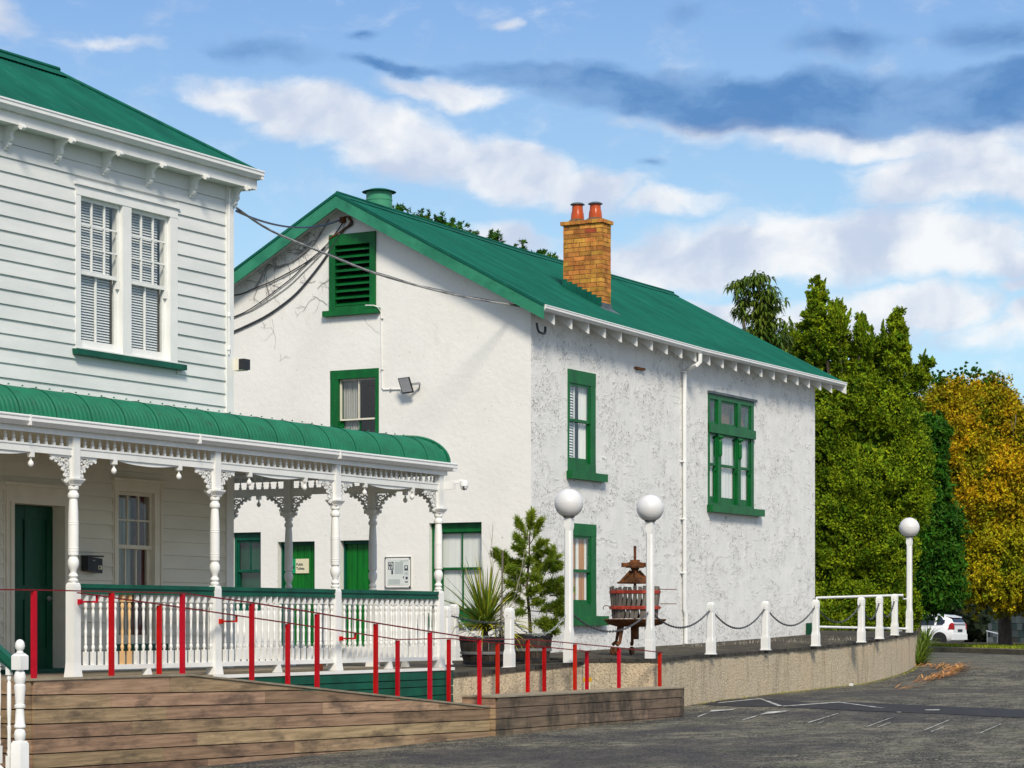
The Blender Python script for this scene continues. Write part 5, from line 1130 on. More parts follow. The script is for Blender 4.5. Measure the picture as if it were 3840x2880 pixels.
# dead creeper twigs
def twigs(mb, p, d, l, dep, rr):
    q = PG_pt(p); 
    n = 4; pts = [p]; ang = math.atan2(d[1], d[0])
    for i in range(n): ang += rr.uniform(-.45, .45); pts.append((pts[-1][0] + math.cos(ang) * l / n, pts[-1][1] + math.sin(ang) * l / n))
    mb.tube([PG.pt(a, .012, b_) for a, b_ in pts], .0035 if dep > 1 else .0016, 3)
    if dep:
        for k in range(rr.choice((1, 2, 3))): i = rr.randrange(1, n + 1); a_ = ang + rr.choice((-1, 1)) * rr.uniform(.5, 1.2); twigs(mb, pts[i], (math.cos(a_), math.sin(a_)), l * .55, dep - 1, rr)
def PG_pt(p): return p
rr = random.Random(4); mb = MB()
for (a, b_), (c, d), n, l in (((830, 430), (330, 830), 22, .36), ((700, 560), (470, 620), 8, .34), ((780, 820), (770, 920), 4, .35)):
    for k in range(n):
        t = rr.random(); px, py = zc((a + (c - a) * t + rr.uniform(-30, 20), b_ + (d - b_) * t + rr.uniform(-25, 45)))[0]; u, z = PG.uz(px, py)
        if z < roofz(-u) - .3: th = rr.uniform(0, 6.28); twigs(mb, (u, z), (math.cos(th), math.sin(th)), l, 2, rr)
for x, y, th, l in ((460, 1330, .9, .45), (495, 1420, .5, .22), (130, 1310, 1.3, .35), (385, 1180, 1.9, .12), (860, 850, 2.4, .2), (1130, 1090, -.6, .3)): u, z = PG.uz(*zc((x, y))[0]); twigs(mb, (u, z), (math.cos(th), math.sin(th)), l, 1, rr)
tag(mb.build('dead_creeper', M['vine']), 'bare dead creeper stems clinging below the left eave of the gable', 'creeper')
mb = MB(); p = Vector((XG - 1.0, 21.8, 2.6)); v0 = PD(930, 1625, 33.0); mb.tube([v0 + Vector((.012 * math.sin(i * 1.9), .02 * math.sin(i * 2.3), i * .022)) for i in range(12)], .008, 4); tag(mb.build('dry_weed', M['vine']), 'dark dry weed stalk poking up behind the crest of the veranda roof', 'weed')
# ================================================================== terrace and retaining walls
def edge(px, y, tz): x, _ = PY(px, 2000, y); return (x, y, tz)
E = [(33.45, 19.74, -.60), (33.6, 18.3, -.60), (34.05, 16.75, -.60), (34.25, 16.62, -.60)]
for px, y, pyb in ((2600, 16.85, 2469), (2683, 17.0, 2465), (2780, 17.1, 2457), (2882, 17.2, 2448), (2965, 17.3, 2442), (3046, 17.4, 2435), (3130, 17.5, 2427), (3215, 17.62, 2418), (3270, 17.75, 2408), (3320, 17.9, 2399), (3370, 18.1, 2389), (3405, 18.35, 2384), (3429, 18.75, 2380), (3440, 19.6, 2376)):
    x, z = PY(px, pyb, y); E.append((x, y, z + .055))
E.append((E[-1][0] + .2, 21.0, E[-1][2])); E.append((E[-1][0] - .2, 24.0, E[-1][2]))
def tz(x): return interp([(33.4, -.60), (34.25, -.60)] + [(e[0], e[2]) for e in E[4:18]], x)
def wz(x): return interp([(33, -.60), (35.5, -.56), (41.7, -.435), (48.5, -.255), (53, -.2), (60, -.2)], x)
fl = MB()
for a, b_ in zip(E[3:18], E[4:19]):
    fl.add([a, b_, (b_[0], 20.5 if b_[0] < 48.4 else 24, wz(b_[0])), (a[0], 20.5 if a[0] < 48.4 else 24, wz(a[0]))], [(0, 1, 2, 3)])
fl.add([E[0], E[1], E[2], E[3], (34.25, 20.5, -.575), (33.45, 20.5, -.585)], [(0, 1, 2, 3, 4, 5)])
tag(fl.build('terrace_floor', M['concrete']), kind='structure')
rw = thing('retaining_wall', 'curved pebble-dashed retaining wall with dark brick coping carrying the upper terrace', 'retaining wall', (34.2, 16.6, -1.5))
body = MB()
def wallface(mb, pts, dz=.055, t=.2, zb=-1.75):
    n = len(pts); nr = []
    for i in range(n):
        a = Vector(pts[max(i - 1, 0)][:2]); b_ = Vector(pts[min(i + 1, n - 1)][:2]); d = (b_ - a).normalized(); nr.append(Vector((-d.y, d.x)))
    for i in range(n - 1):
        a, b_ = pts[i], pts[i + 1]; an = Vector(a[:2]) + nr[i] * t; bn = Vector(b_[:2]) + nr[i + 1] * t
        mb.prism([(a[0], a[1], zb), (b_[0], b_[1], zb), (bn.x, bn.y, zb), (an.x, an.y, zb)], [(a[0], a[1], a[2] - dz), (b_[0], b_[1], b_[2] - dz), (bn.x, bn.y, b_[2] - dz), (an.x, an.y, a[2] - dz)])
    return nr
wallface(body, E); body.build('wall_body', M['pebble'], rw)
def coping(pts, parent, step=.205, dz=.055, depth=.24, proud=.03):
    P = [Vector(p) for p in pts]; segs = [(P[i + 1] - P[i]).length for i in range(len(P) - 1)]; tot = sum(segs); s = 0; r_ = random.Random(8)
    def at(s):
        for i, l in enumerate(segs):
            if s <= l or i == len(segs) - 1: return P[i].lerp(P[i + 1], min(s / l, 1)), (P[i + 1] - P[i]).normalized()
            s -= l
    while s < tot - .02:
        a, da_ = at(s + .004); b_, db_ = at(min(s + step - .006, tot)); na = Vector((-da_.y, da_.x, 0)); nb = Vector((-db_.y, db_.x, 0)); j = r_.uniform(-.012, .012); zt = r_.uniform(-.004, .006)
        up = Vector((0, 0, zt)); dn = Vector((0, 0, -dz + .001)); mb = MB()
        A_ = [a - na * (proud + j), b_ - nb * (proud + j), b_ + nb * depth, a + na * depth]; mb.prism([p + dn for p in A_], [p + up for p in A_]); mb.build('coping_brick', M['coping'], parent); s += step
coping(E, rw)
# lower ledge by the veranda
L = [(28.93, 17.46, -.752), (30.3, 17.12, -.690), (31.80, 16.76, -.612), (32.02, 16.9, -.606), (32.35, 17.9, -.61)]
lwll = thing('low_retaining_wall', 'short pebble-dashed wall holding the barrel planters between veranda and upper terrace', 'retaining wall', (30.3, 17.1, -1.5))
body = MB(); wallface(body, L); body.build('wall_body', M['pebble'], lwll); coping(L, lwll)
fl = MB(); fl.add([(28.93, 17.5, -.757), (30.3, 17.16, -.70), (31.8, 16.8, -.63), (32.0, 16.95, -.625), (32.5, 17.9, -.65), (33.60, 18.3, -.665), (33.42, 19.8, -.67), (35.6, 20.2, -.68), (35.6, 27, -.7), (28.9, 27, -.76), (28.9, 18.3, -.755)], [tuple(range(11))])
tag(fl.build('lower_terrace_floor', M['concrete']), kind='structure')

# ---- globe lamps
def lamp(x, y, z, h, label, gr=.222):
    t = thing('globe_lamp', label, 'lamp post', (x, y, z), 'white globe lamps along the terrace edge')
    k = .062; mb = MB()
    def octo(hw, c, zz): return [(x + a, y + b_, zz) for a, b_ in ((hw, -hw + c), (hw, hw - c), (hw - c, hw), (-hw + c, hw), (-hw, hw - c), (-hw, -hw + c), (-hw + c, -hw), (hw - c, -hw))]
    st = [(k * 1.06, .002, 0), (k * 1.06, .002, .30), (k, .002, .305), (k, .002, .46), (k * .96, k * .42, .54), (k * .92, k * .42, h - .64), (k * .96, .002, h - .58), (k * .96, .002, h - .455)]
    b = len(mb.v)
    for hw, c, zz in st: mb.v += octo(hw, c, z + zz)
    for i in range(len(st) - 1):
        for q in range(8): mb.f.append((b + i * 8 + q, b + i * 8 + (q + 1) % 8, b + (i + 1) * 8 + (q + 1) % 8, b + (i + 1) * 8 + q))
    mb.f.append(tuple(b + (len(st) - 1) * 8 + q for q in range(8))); mb.build('pole', M['white'], t)
    mb = MB(); mb.lathe([(.055, h - .455), (.085, h - .44), (.095, h - .42), (.118, h - .405), (.118, h - .392)], (x, y, z), 20); mb.build('collar', M['grey'], t, smooth=True)
    zc_ = h - gr; mb = MB(); mb.lathe([(max(.002, gr * math.cos(a)), zc_ + gr * math.sin(a)) for a in [R(-58 + 148 * i / 18) for i in range(19)]], (x, y, z), 32); mb.build('globe', M['glassball'], t, smooth=True)
    mb = MB(); mb.lathe([(gr * 1.004, zc_ - .004), (gr * 1.008, zc_), (gr * 1.004, zc_ + .004)], (x, y, z), 32); mb.build('globe_seam', M['glassball'], t, smooth=True)
    return t
l1 = PD(2133, 2486, 35.8); l2 = PD(2438, 2470, 38.0); l3 = PD(3410, 2372, 53.0)
lamp(l1.x, l1.y, l1.z, 2.66, 'nearest and leftmost of the three white globe lamps, in front of the narrow green window')
lamp(l2.x, l2.y, l2.z, 2.66, 'middle one of the three white globe lamps, in front of the rusty fruit press')
lamp(l3.x, l3.y, l3.z, 2.60, 'farthest white globe lamp, at the corner of the terrace before the tall hedge tree', gr=.228)
# ---- bollards
def bollard(p, h, label, k=.060, chip=False):
    x, y, z = p; t = thing('bollard', label, 'bollard', p, 'white chamfered posts along the terrace edge'); mb = MB()
    def octo(hw, c, zz): return [(x + a, y + b_, zz) for a, b_ in ((hw, -hw + c), (hw, hw - c), (hw - c, hw), (-hw + c, hw), (-hw, hw - c), (-hw, -hw + c), (-hw + c, -hw), (hw - c, -hw))]
    st = [(k * 1.14, .002, 0), (k * 1.14, .002, .215), (k * 1.02, k * .26, .29), (k * .99, k * .26, h - .17), (k * 1.03, .004, h - .145), (k * 1.03, .004, h - .055), (k * .92, k * .2, h - .02), (k * .55, k * .25, h)]
    b = len(mb.v)
    for hw, c, zz in st: mb.v += octo(hw, c, z + zz)
    for i in range(len(st) - 1):
        for q in range(8): mb.f.append((b + i * 8 + q, b + i * 8 + (q + 1) % 8, b + (i + 1) * 8 + (q + 1) % 8, b + (i + 1) * 8 + q))
    mb.f.append(tuple(b + (len(st) - 1) * 8 + q for q in range(8))); mb.build('shaft', M['white'], t)
    mb = MB(); mb.sq([(k * 1.35, -.0), (k * 1.35, .018)], p); mb.build('base_plate', M['white'], t)
    for sx in (-1, 1): mb = MB(); mb.lathe([(.006, 0), (.006, .02)], (x + sx * k * .97 - (0 if sx > 0 else .02), y, z + h - .115), 6, axis='x'); mb.build('chain_eye', M['grey'], t)
    return p, h
bs = {}
for key, px, pyb, d, h, lab in (('a', 1672, 2492, 34.6, .86, 'white bollard half hidden behind the last veranda post'), ('b', 1702, 2477, 35.8, .86, 'white bollard left of the spiky plant, against the green window sill'),
                      ('c', 1910, 2505, 35.2, .905, 'white bollard between the two barrel planters, paint flaking at its top'),
                      ('d', 2666, 2454, 40.4, .90, 'white bollard nearest right of the fruit press and downpipe'), ('e', 2871, 2438, 43.0, .90, 'white bollard before the rough wall, second right of the downpipe'),
                      ('f', 3059, 2423, 45.4, .90, 'white bollard at the far corner of the rough wall, where the pipe rail begins'), ('g', 3230, 2409, 47.6, .92, 'white bollard first right of the building corner, in front of the pipe rail'),
                      ('h', 3298, 2396, 49.6, .91, 'white bollard between two others in front of the pipe rail'), ('i', 3355, 2383, 51.4, .91, 'white bollard next to the farthest globe lamp')):
    p = PD(px, pyb, d); bollard(p, h, lab); bs[key] = (p, h)
# ---- chains
lk = MB(); nS, nT = 8, 4
for i in range(nS):
    a = 2 * math.pi * i / nS; cx_ = .024 * math.cos(a) + (.010 if math.cos(a) > 0 else -.010); cz_ = .015 * math.sin(a)
    for j in range(nT):
        b_ = 2 * math.pi * j / nT; rr_ = .0066 * math.cos(b_); lk.v.append((cx_ + rr_ * math.cos(a), .0066 * math.sin(b_), cz_ + rr_ * math.sin(a)))
for i in range(nS):
    for j in range(nT): lk.f.append((i * nT + j, ((i + 1) % nS) * nT + j, ((i + 1) % nS) * nT + (j + 1) % nT, i * nT + (j + 1) % nT))
M['chain'] = pm('galvanised_chain', (.13, .14, .15), (.07, .075, .08), 20, .5, metallic=.6)
M['chainl'] = pm('pale_chain', (.34, .38, .36), (.2, .23, .22), 20, .5, metallic=.3)
def chain(A, B, sg, label, mat='chain'):
    A = Vector(A); B = Vector(B); n = 60; P = [A.lerp(B, i / n) - Vector((0, 0, sg * 4 * (i / n) * (1 - i / n))) for i in range(n + 1)]; tot = sum((P[i + 1] - P[i]).length for i in range(n)); N_ = int(tot / .050); mb = MB(); acc = 0; i = 0; s = 0
    for k in range(N_):
        tgt = (k + .5) * tot / N_
        while i < n - 1 and acc + (P[i + 1] - P[i]).length < tgt: acc += (P[i + 1] - P[i]).length; i += 1
        d = (P[i + 1] - P[i]); p = P[i] + d.normalized() * (tgt - acc); x_ = d.normalized(); s_ = x_.cross(Vector((0, 0, 1))).normalized(); u_ = s_.cross(x_)
        if k % 2: s_, u_ = u_, -s_
        mb.add([p + x_ * v[0] + s_ * v[1] + u_ * v[2] for v in lk.v], lk.f)
    o = mb.build('chain', M[mat], smooth=True); tag(o, label, 'chain', 'chains hung between the white posts'); return o
def top(k): p, h = bs[k]; return Vector(p) + Vector((0, 0, h - .115))
L1 = Vector((l1.x, l1.y, l1.z + .80)); L2 = Vector((l2.x, l2.y, l2.z + .78)); L3 = Vector((l3.x, l3.y, l3.z + .80))
chain(top('a'), Vector((31.0, 17.75, -.02)), .04, 'chain dropping from the bollard beside the veranda towards the spiky plant', 'chain'); chain(top('b'), top('c'), .36, 'chain drooping behind the spiky plant to the bollard between the barrels', 'chainl')
chain(top('c'), L1, .34, 'chain drooping in front of the small pine to the nearest globe lamp', 'chainl'); chain(L1, L2, .33, 'chain drooping in front of the fruit press between two globe lamps', 'chain'); chain(L2, top('d'), .30, 'chain drooping in front of the downpipe from the middle globe lamp', 'chain')
for a, b_, lab in (('d', 'e', 'chain before the rough wall, first right of the downpipe'), ('e', 'f', 'chain before the rough wall ending at the building corner'), ('f', 'g', 'chain in front of the pipe rail, widest of those right of the building'), ('g', 'h', 'chain in front of the pipe rail, second right of the building corner'), ('h', 'i', 'chain hanging before the last bollard by the farthest lamp')): chain(top(a), top(b_), .36, lab, 'chain')
# ---- pipe rail
pr = thing('pipe_rail', 'white two-bar pipe rail behind the bollards at the far end of the terrace', 'railing', (48.6, 19.3, -.25))
a0 = PD(3062, 2242, 49.5); a1 = PD(3384, 2232, 52.6); b0 = PD(3068, 2351, 49.5); b1 = PD(3400, 2358, 53.0); a2 = PD(3386, 2246, 52.8); a3 = PD(3402, 2246, 53.0)
mb = MB(); mb.tube([a0, a1], .027, 8); mb.build('top_rail', M['white_clean'], pr, smooth=True)
mb = MB(); mb.tube([a1 - Vector((.05, .02, 0)), a2, a3], .016, 6); mb.build('hook', M['white_clean'], pr)
mb = MB(); mb.tube([b0, b1], .027, 8); mb.build('bottom_rail', M['white_clean'], pr, smooth=True)
for t in (.0,): p = a0.lerp(a1, t); mb = MB(); mb.tube([p, (p.x, p.y, wz(p.x) - .02)], .022, 8); mb.build('post', M['white_clean'], pr)

# ---- barrels
def barrel(c, r, h, label, rot=0):
    t = thing('barrel_planter', label, 'planter', c, 'half barrels used as planters'); n = 22; x, y, z = c
    for k in range(n):
        a0_, a1_ = 2 * math.pi * k / n + rot + .012, 2 * math.pi * (k + 1) / n + rot - .012; mb = MB(); V = []
        for rr_, zz in ((r * .80, 0), (r * .90, h * .3), (r * .97, h * .65), (r, h)):
            V += [(x + (rr_ - e) * math.cos(a), y + (rr_ - e) * math.sin(a), z + zz) for e, a in ((0, a0_), (0, a1_), (.03, a1_), (.03, a0_))]
        F = [(0, 1, 2, 3)[::-1]] + [(12, 13, 14, 15)]
        for q in range(3):
            for e in range(4): F.append((q * 4 + e, q * 4 + (e + 1) % 4, q * 4 + 4 + (e + 1) % 4, q * 4 + 4 + e))
        mb.add(V, F); mb.build('stave', M['barrel'], t)
    for zz, rr_ in ((.08, .845), (.42, .945), (.90, 1.0)): mb = MB(); mb.lathe([(r * rr_ + .004, h * zz - .022), (r * (rr_ + .008) + .008, h * zz), (r * (rr_ + .016) + .006, h * zz + .022)], c, 32); mb.build('hoop', M['black'] if zz != .42 else M['grey'], t, smooth=True)
    mb = MB(); mb.lathe([(r * .9, h * .80), (r * .90, h * .86), (.05, h * .93)], c, 24); mb.build('soil', M['soil'], t)
    return t
bc1 = PD(1820, 2492, 36.3); bc2 = PD(1990, 2480, 37.2)
barrel(bc1, .405, .43, 'dark half-barrel planter holding the spiky strap-leaved plant', .1); barrel(bc2, .345, .44, 'half-barrel planter holding the small pine', .2)
def ribbon(P, w, flat=(0, 0, 1)):
    """a leaf blade along path P, returned as loose quads"""
    P = [Vector(p) for p in P]; out = []; n = len(P) - 1
    for i in range(n):
        d = (P[i + 1] - P[i]).normalized(); s_ = d.cross(Vector(flat)); s_ = s_.normalized() if s_.length > .05 else Vector((1, 0, 0))
        w0 = w * (1 - (i / n) ** 2.2) + .001; w1 = w * (1 - ((i + 1) / n) ** 2.2) + .0005; out += [P[i] - s_ * w0, P[i] + s_ * w0, P[i + 1] + s_ * w1, P[i + 1] - s_ * w1]
    return out
def fountain(c, n, lmin, lmax, w, seed, droop=1.0, up=(.2, 1.25), side=None):
    r_ = random.Random(seed); G_ = []; Y_ = []
    for k in range(n):
        a = r_.uniform(0, 6.283); el = r_.uniform(*up); l = r_.uniform(lmin, lmax); p = Vector(c) + Vector((r_.uniform(-.03, .03), r_.uniform(-.03, .03), r_.uniform(0, .12))); v = Vector((math.cos(a) * math.cos(el), math.sin(a) * math.cos(el), math.sin(el))); P = [p.copy()]; m_ = 8
        for i in range(m_): P.append(P[-1] + v * l / m_); v = (v - Vector((0, 0, droop * .055 * (1 + i * .28) * (1.3 - math.sin(el))))).normalized()
        (Y_ if r_.random() < .22 or el < .35 else G_).extend(ribbon(P, w * r_.uniform(.7, 1.2), (r_.uniform(-.5, .5), r_.uniform(-.5, .5), 1)))
    return np.array([tuple(v) for v in G_]), np.array([tuple(v) for v in Y_])
cab = thing('cabbage_tree', 'spiky strap-leaved plant with yellowing lower blades in the left barrel', 'plant', bc1 + Vector((0, 0, .38)))
cc0 = bc1 + Vector((0, 0, .50)); gq, yq = fountain(cc0, 270, .62, 1.2, .013, 3, 1.25, (.0, 1.50)); quads('leaves', gq, M['strap'], cab); quads('yellow_leaves', yq, M['strapyel'], cab)
mb = MB(); mb.tube([bc1 + Vector((0, 0, .30)), bc1 + Vector((.01, 0, .45)), cc0 + Vector((0, 0, .12))], [.05, .045, .035], 8); mb.build('trunk', M['twig'], cab)
tw = MB(); r_ = random.Random(2)
def branch(mb, p, v, l, r0, dep, r_, sp=.5, seg=5):
    P = [Vector(p)]; v = Vector(v).normalized()
    for i in range(seg): v = (v + Vector((r_.uniform(-1, 1), r_.uniform(-1, 1), r_.uniform(-.4, .8))) * .14).normalized(); P.append(P[-1] + v * l / seg)
    mb.tube(P, [r0 * (1 - .55 * i / seg) for i in range(seg + 1)], 5)
    if dep:
        for k in range(2 + (r_.random() < .4)): i = r_.randrange(2, seg + 1); d = (v + Vector((r_.uniform(-1, 1), r_.uniform(-1, 1), r_.uniform(-.2, .9))) * sp).normalized(); branch(mb, P[i], d, l * .55, r0 * .5, dep - 1, r_, sp, seg)
    return P
branch(tw, bc1 + Vector((.12, -.12, .36)), (0.06, 0, 1), 1.15, .012, 2, r_, .45); branch(tw, bc1 + Vector((.15, -.15, .36)), (.12, -.1, 1), .8, .011, 2, r_, .5); branch(tw, bc1 + Vector((.1, -.18, .36)), (-.05, -.12, 1), .6, .009, 1, r_, .5)
tag(tw.build('bare_shrub', M['twigpale']), 'leafless pale stems standing among the spiky leaves', 'shrub')
st0 = PD(1880, 2400, 36.0); st1 = PD(1885, 2066, 36.0); mb = MB(); mb.tube([st0, st1], .015, 8); tag(mb.build('stake', M['stave']), 'thin grey wooden stake leaning slightly between the spiky plant and the pine', 'stake')

# ---- foliage helper: crowns made of clumps of leaf-sized faces
def crown(name, ells, mat, parent, clumps, per, crad, ll, lw, seed, up=0.0, out=.6, jit=.12, keep=None, shell=.16, droop=0, lob=0.0, lf=1.0):
    r = np.random.default_rng(seed); C_ = np.array([e[0] for e in ells], float); Rr = np.array([e[1] for e in ells], float)
    area = (Rr[:, 0] * Rr[:, 2] + Rr[:, 1] * Rr[:, 2] + Rr[:, 0] * Rr[:, 1]); which = r.choice(len(ells), clumps, p=area / area.sum())
    d = r.normal(size=(clumps, 3)); d /= np.linalg.norm(d, axis=1)[:, None]
    P = C_[which] + d * Rr[which] * (1 - np.abs(r.normal(0, shell, clumps)))[:, None]
    if lob:
        nv = np.array([mnoise.noise(Vector(p) * lf) + .5 * mnoise.noise(Vector(p) * lf * 2.3) for p in P]); P = P + d * Rr[which] * (lob * nv * 1.6 - lob * .3)[:, None]
    P += r.normal(0, jit, P.shape)
    ok = np.ones(clumps, bool)
    for i in range(len(ells)):
        q = ((P - C_[i]) / Rr[i]); ins = (q ** 2).sum(1) < .62; ok &= ~(ins & (which != i))
    if keep is not None: ok &= keep(P)
    P = P[ok]; D = d[ok]; n = len(P)
    sc = r.uniform(.6, 1.35, n) * np.clip(Rr[which][ok].min(1) / .75, .42, 1)
    PP = np.repeat(P, per, 0); DD = np.repeat(D, per, 0); S = np.repeat(sc, per)
    o = r.normal(size=PP.shape); o /= np.linalg.norm(o, axis=1)[:, None]; o *= (r.uniform(0, 1, len(o)) ** .45)[:, None]
    PP = PP + o * (crad * S)[:, None]
    ax = r.normal(size=PP.shape) * .7 + o * out + DD * .25 + np.array([0, 0, up]); ax /= np.linalg.norm(ax, axis=1)[:, None]
    nn = DD + r.normal(size=PP.shape) * .6; w = np.cross(ax, nn); w /= (np.linalg.norm(w, axis=1)[:, None] + 1e-9)
    L_ = ll * r.uniform(.6, 1.3, len(PP))[:, None]; W_ = lw * r.uniform(.7, 1.2, len(PP))[:, None]
    V = np.stack([PP - ax * L_ * .5, PP - w * W_, PP + ax * L_ * .5, PP + w * W_], 1).reshape(-1, 3)
    return quads(name, V, mat, parent)
def core(name, ells, k, mat, parent):
    mb = MB()
    for (c, r_) in ells:
        base = len(mb.v); n, m_ = 10, 7
        for i in range(m_ + 1):
            ph = math.pi * i / m_
            for j in range(n):
                th = 2 * math.pi * j / n; f = k * (1 + .12 * math.sin(3 * th + i)); mb.v.append((c[0] + r_[0] * f * math.sin(ph) * math.cos(th), c[1] + r_[1] * f * math.sin(ph) * math.sin(th), c[2] + r_[2] * k * math.cos(ph)))
        for i in range(m_):
            for j in range(n): mb.f.append((base + i * n + j, base + i * n + (j + 1) % n, base + (i + 1) * n + (j + 1) % n, base + (i + 1) * n + j))
    return mb.build(name, mat, parent)
def ell(px, py, rx, ry, d, depth=None):
    c = PD(px, py, d); s_ = d / FP; rd = depth if depth else rx * s_
    return (tuple(c), (rd, rx * s_ if not depth else (rx * s_ + rd) / 2, ry * s_))
# ---- small pine in the right barrel
pt = thing('small_pine', 'young bright green pine growing in the right barrel planter', 'pine', bc2 + Vector((0, 0, .38)))
r_ = random.Random(6); tr_ = MB(); NQ = []
def needles(p, v, n, l, w=.006):
    for k in range(n):
        d = (Vector(v) * r_.uniform(.5, 1.4) + Vector((r_.gauss(0, 1), r_.gauss(0, 1), r_.gauss(0, 1))) * .75).normalized(); s_ = d.cross(Vector((r_.uniform(-1, 1), r_.uniform(-1, 1), r_.uniform(-1, 1)))).normalized() * w; q = p + d * l * r_.uniform(.6, 1.15); m_ = p + (q - p) * .5
        NQ.extend([p, m_ - s_, q, m_ + s_])
def shoot(a, b_, n=9, cnt=15, l=.13, sub_=3):
    a = Vector(a); b_ = Vector(b_); v = (b_ - a).normalized()
    for k in range(sub_ if (b_ - a).length > .2 else 0):
        s_ = a.lerp(b_, r_.uniform(.3, .8)); shoot(s_, s_ + (v + Vector((r_.uniform(-.8, .8), r_.uniform(-.8, .8), r_.uniform(-.1, .8)))).normalized() * r_.uniform(.12, .20), 5, 24, l * .85, 0)
    tr_.tube([a, a.lerp(b_, .5) + Vector((0, 0, -.02)), b_], [.009, .006, .003], 5)
    for i in range(n): t = .25 + .75 * (i + r_.random()) / n; needles(a.lerp(b_, min(t, 1)), v + Vector((0, 0, .35)), cnt, l)
trunk = [bc2 + Vector((0, 0, .36)), PD(1985, 2300, 37.2), PD(1975, 2200, 37.25), PD(1985, 2080, 37.2), PD(1988, 1945, 37.2)]
tr_.tube(trunk, [.03, .026, .02, .014, .005], 7)
for (ax, ay), (bx_, by_), dd in (((1988, 2010), (1988, 1932), 0), ((1988, 2035), (1940, 1950), 0), ((1988, 2040), (2030, 1960), 0), ((1986, 2080), (1935, 2015), .05), ((1986, 2085), (2030, 2040), -.1), ((1985, 2110), (1945, 2060), -.1), ((1984, 2130), (1925, 2110), .1), ((1984, 2120), (2020, 2085), .1),
                   ((1980, 2160), (1925, 2140), -.2), ((1980, 2150), (2030, 2130), .15), ((1978, 2200), (2095, 2090), 0), ((2040, 2160), (2075, 2060), .05), ((2050, 2150), (2092, 2130), .1), ((1976, 2210), (1880, 2075), .15), ((1910, 2140), (1865, 2090), .1), ((1976, 2230), (1905, 2190), -.2), ((1978, 2230), (2060, 2190), -.15), ((1978, 2250), (2120, 2200), 0), ((2050, 2220), (2100, 2180), .1), ((2060, 2235), (2125, 2222), .1),
                   ((1982, 2290), (2115, 2290), .1), ((2050, 2290), (2100, 2265), 0), ((2060, 2295), (2120, 2310), 0), ((1980, 2280), (1935, 2250), .1), ((1980, 2300), (1940, 2300), -.1), ((1984, 2330), (2050, 2350), -.15), ((2020, 2350), (2075, 2370), -.1), ((2030, 2350), (2080, 2340), 0), ((1976, 2180), (2010, 2170), -.3), ((1978, 2240), (1995, 2220), -.3), ((1980, 2270), (2030, 2260), -.25), ((1978, 2200), (1940, 2170), .3), ((1975, 2130), (1985, 2100), -.2), ((1930, 2170), (1895, 2130), .1), ((1940, 2230), (1900, 2250), .0)):
    shoot(PD(ax, ay, 37.2 + dd * .3), PD(bx_, by_, 37.2 + dd), 11, 30)
tr_.build('trunk', M['bark'], pt); quads('needles', np.array([tuple(v) for v in NQ]), M['pine'], pt)
# weeds by the barrel
wq, _ = fountain(bc1 + Vector((.15, -.2, .38)), 60, .08, .2, .006, 12, 1.0); tag(quads('weeds', np.concatenate([wq, _]), M['strap']), kind='stuff')

# ---- old fruit press
fp = PD(2381, 2459, 39.6); fp.z = tz(fp.x) + .01
press = thing('fruit_press', 'old rusty fruit press with a slatted wooden basket and red iron hoops', 'fruit press', fp)
fx, fy, fz = fp; BR = .405; B0 = .055; B1 = .575
n = 30; r_ = random.Random(3)
for k in range(n):
    a = 2 * math.pi * k / n; tw_ = .16; jt = r_.uniform(-.03, .03); w = .030
    def pt_(aa, rr_, zz): return Vector((fx + rr_ * math.cos(aa), fy + rr_ * math.sin(aa), zz))
    A_ = pt_(a - tw_ * .8 + r_.uniform(-.03, .03), BR - .03, B0); C_ = pt_(a + .05, BR, B1 - .14); D_ = pt_(a + tw_ * .15 + r_.uniform(-.02, .02), BR + .01, B1 + jt)
    mb = MB(); nrm = (A_ - Vector((fx, fy, A_.z))).normalized(); mb.beam(A_, C_, w * 2, .022, nrm); mb.beam(C_ - (D_ - C_) * .02, D_, w * 2, .021, nrm); mb.build('stave', M['stave'], press)
for zz in (.50, .235): mb = MB(); mb.lathe([(BR + .012, zz - .028), (BR + .028, zz - .026), (BR + .028, zz + .026), (BR + .012, zz + .028)], (fx, fy, 0), 32); h_ = mb.build('hoop', M['ironred'], press, smooth=True)
for zz in (.50, .235):
    for k in range(30): a = 2 * math.pi * (k + .5) / 30; mb = MB(); mb.lathe([(.008, -.006), (.008, .006)], (fx + (BR + .03) * math.cos(a), fy + (BR + .03) * math.sin(a), zz), 6); mb.build('rivet', M['iron'], press)
mb = MB(); mb.lathe([(.10, -.09), (.30, -.085), (.46, -.045), (.50, .0), (.535, .035), (.525, .045), (.49, .015), (.10, -.01)], (fx, fy, 0), 36); mb.build('tray', M['iron'], press, smooth=True)
mb = MB(); mb.lathe([(.022, -.10), (.022, 1.28)], (fx, fy, 0), 10)
for i in range(60): mb.lathe([(.022, 0), (.0275, .004), (.022, .008)], (fx, fy, .62 + i * .0108), 8)
mb.build('screw', M['iron'], press)
mb = MB(); mb.lathe([(.055, .0), (.075, .01), (.075, .035), (.16, .04), (.165, .075), (.12, .085), (.12, .13), (.085, .14), (.085, .17), (.04, .175)], (fx, fy, .87), 14)
for a in (0.3, 2.39, 4.5): mb.beam((fx + .1 * math.cos(a), fy + .1 * math.sin(a), .955), (fx + .235 * math.cos(a), fy + .235 * math.sin(a), .955), .055, .075)
mb.build('ratchet_head', M['iron'], press)
mb = MB(); mb.lathe([(.30, 0), (.30, .03), (.20, .06), (.10, .16), (.07, .20), (.06, .23)], (fx, fy, .64), 4, .5)
for a in (0.6, 2.2, 3.7, 5.3): mb.beam((fx + .07 * math.cos(a), fy + .07 * math.sin(a), .86), (fx + .24 * math.cos(a), fy + .24 * math.sin(a), .68), .03, .04)
mb.build('press_plate', M['iron'], press)
zf = fz
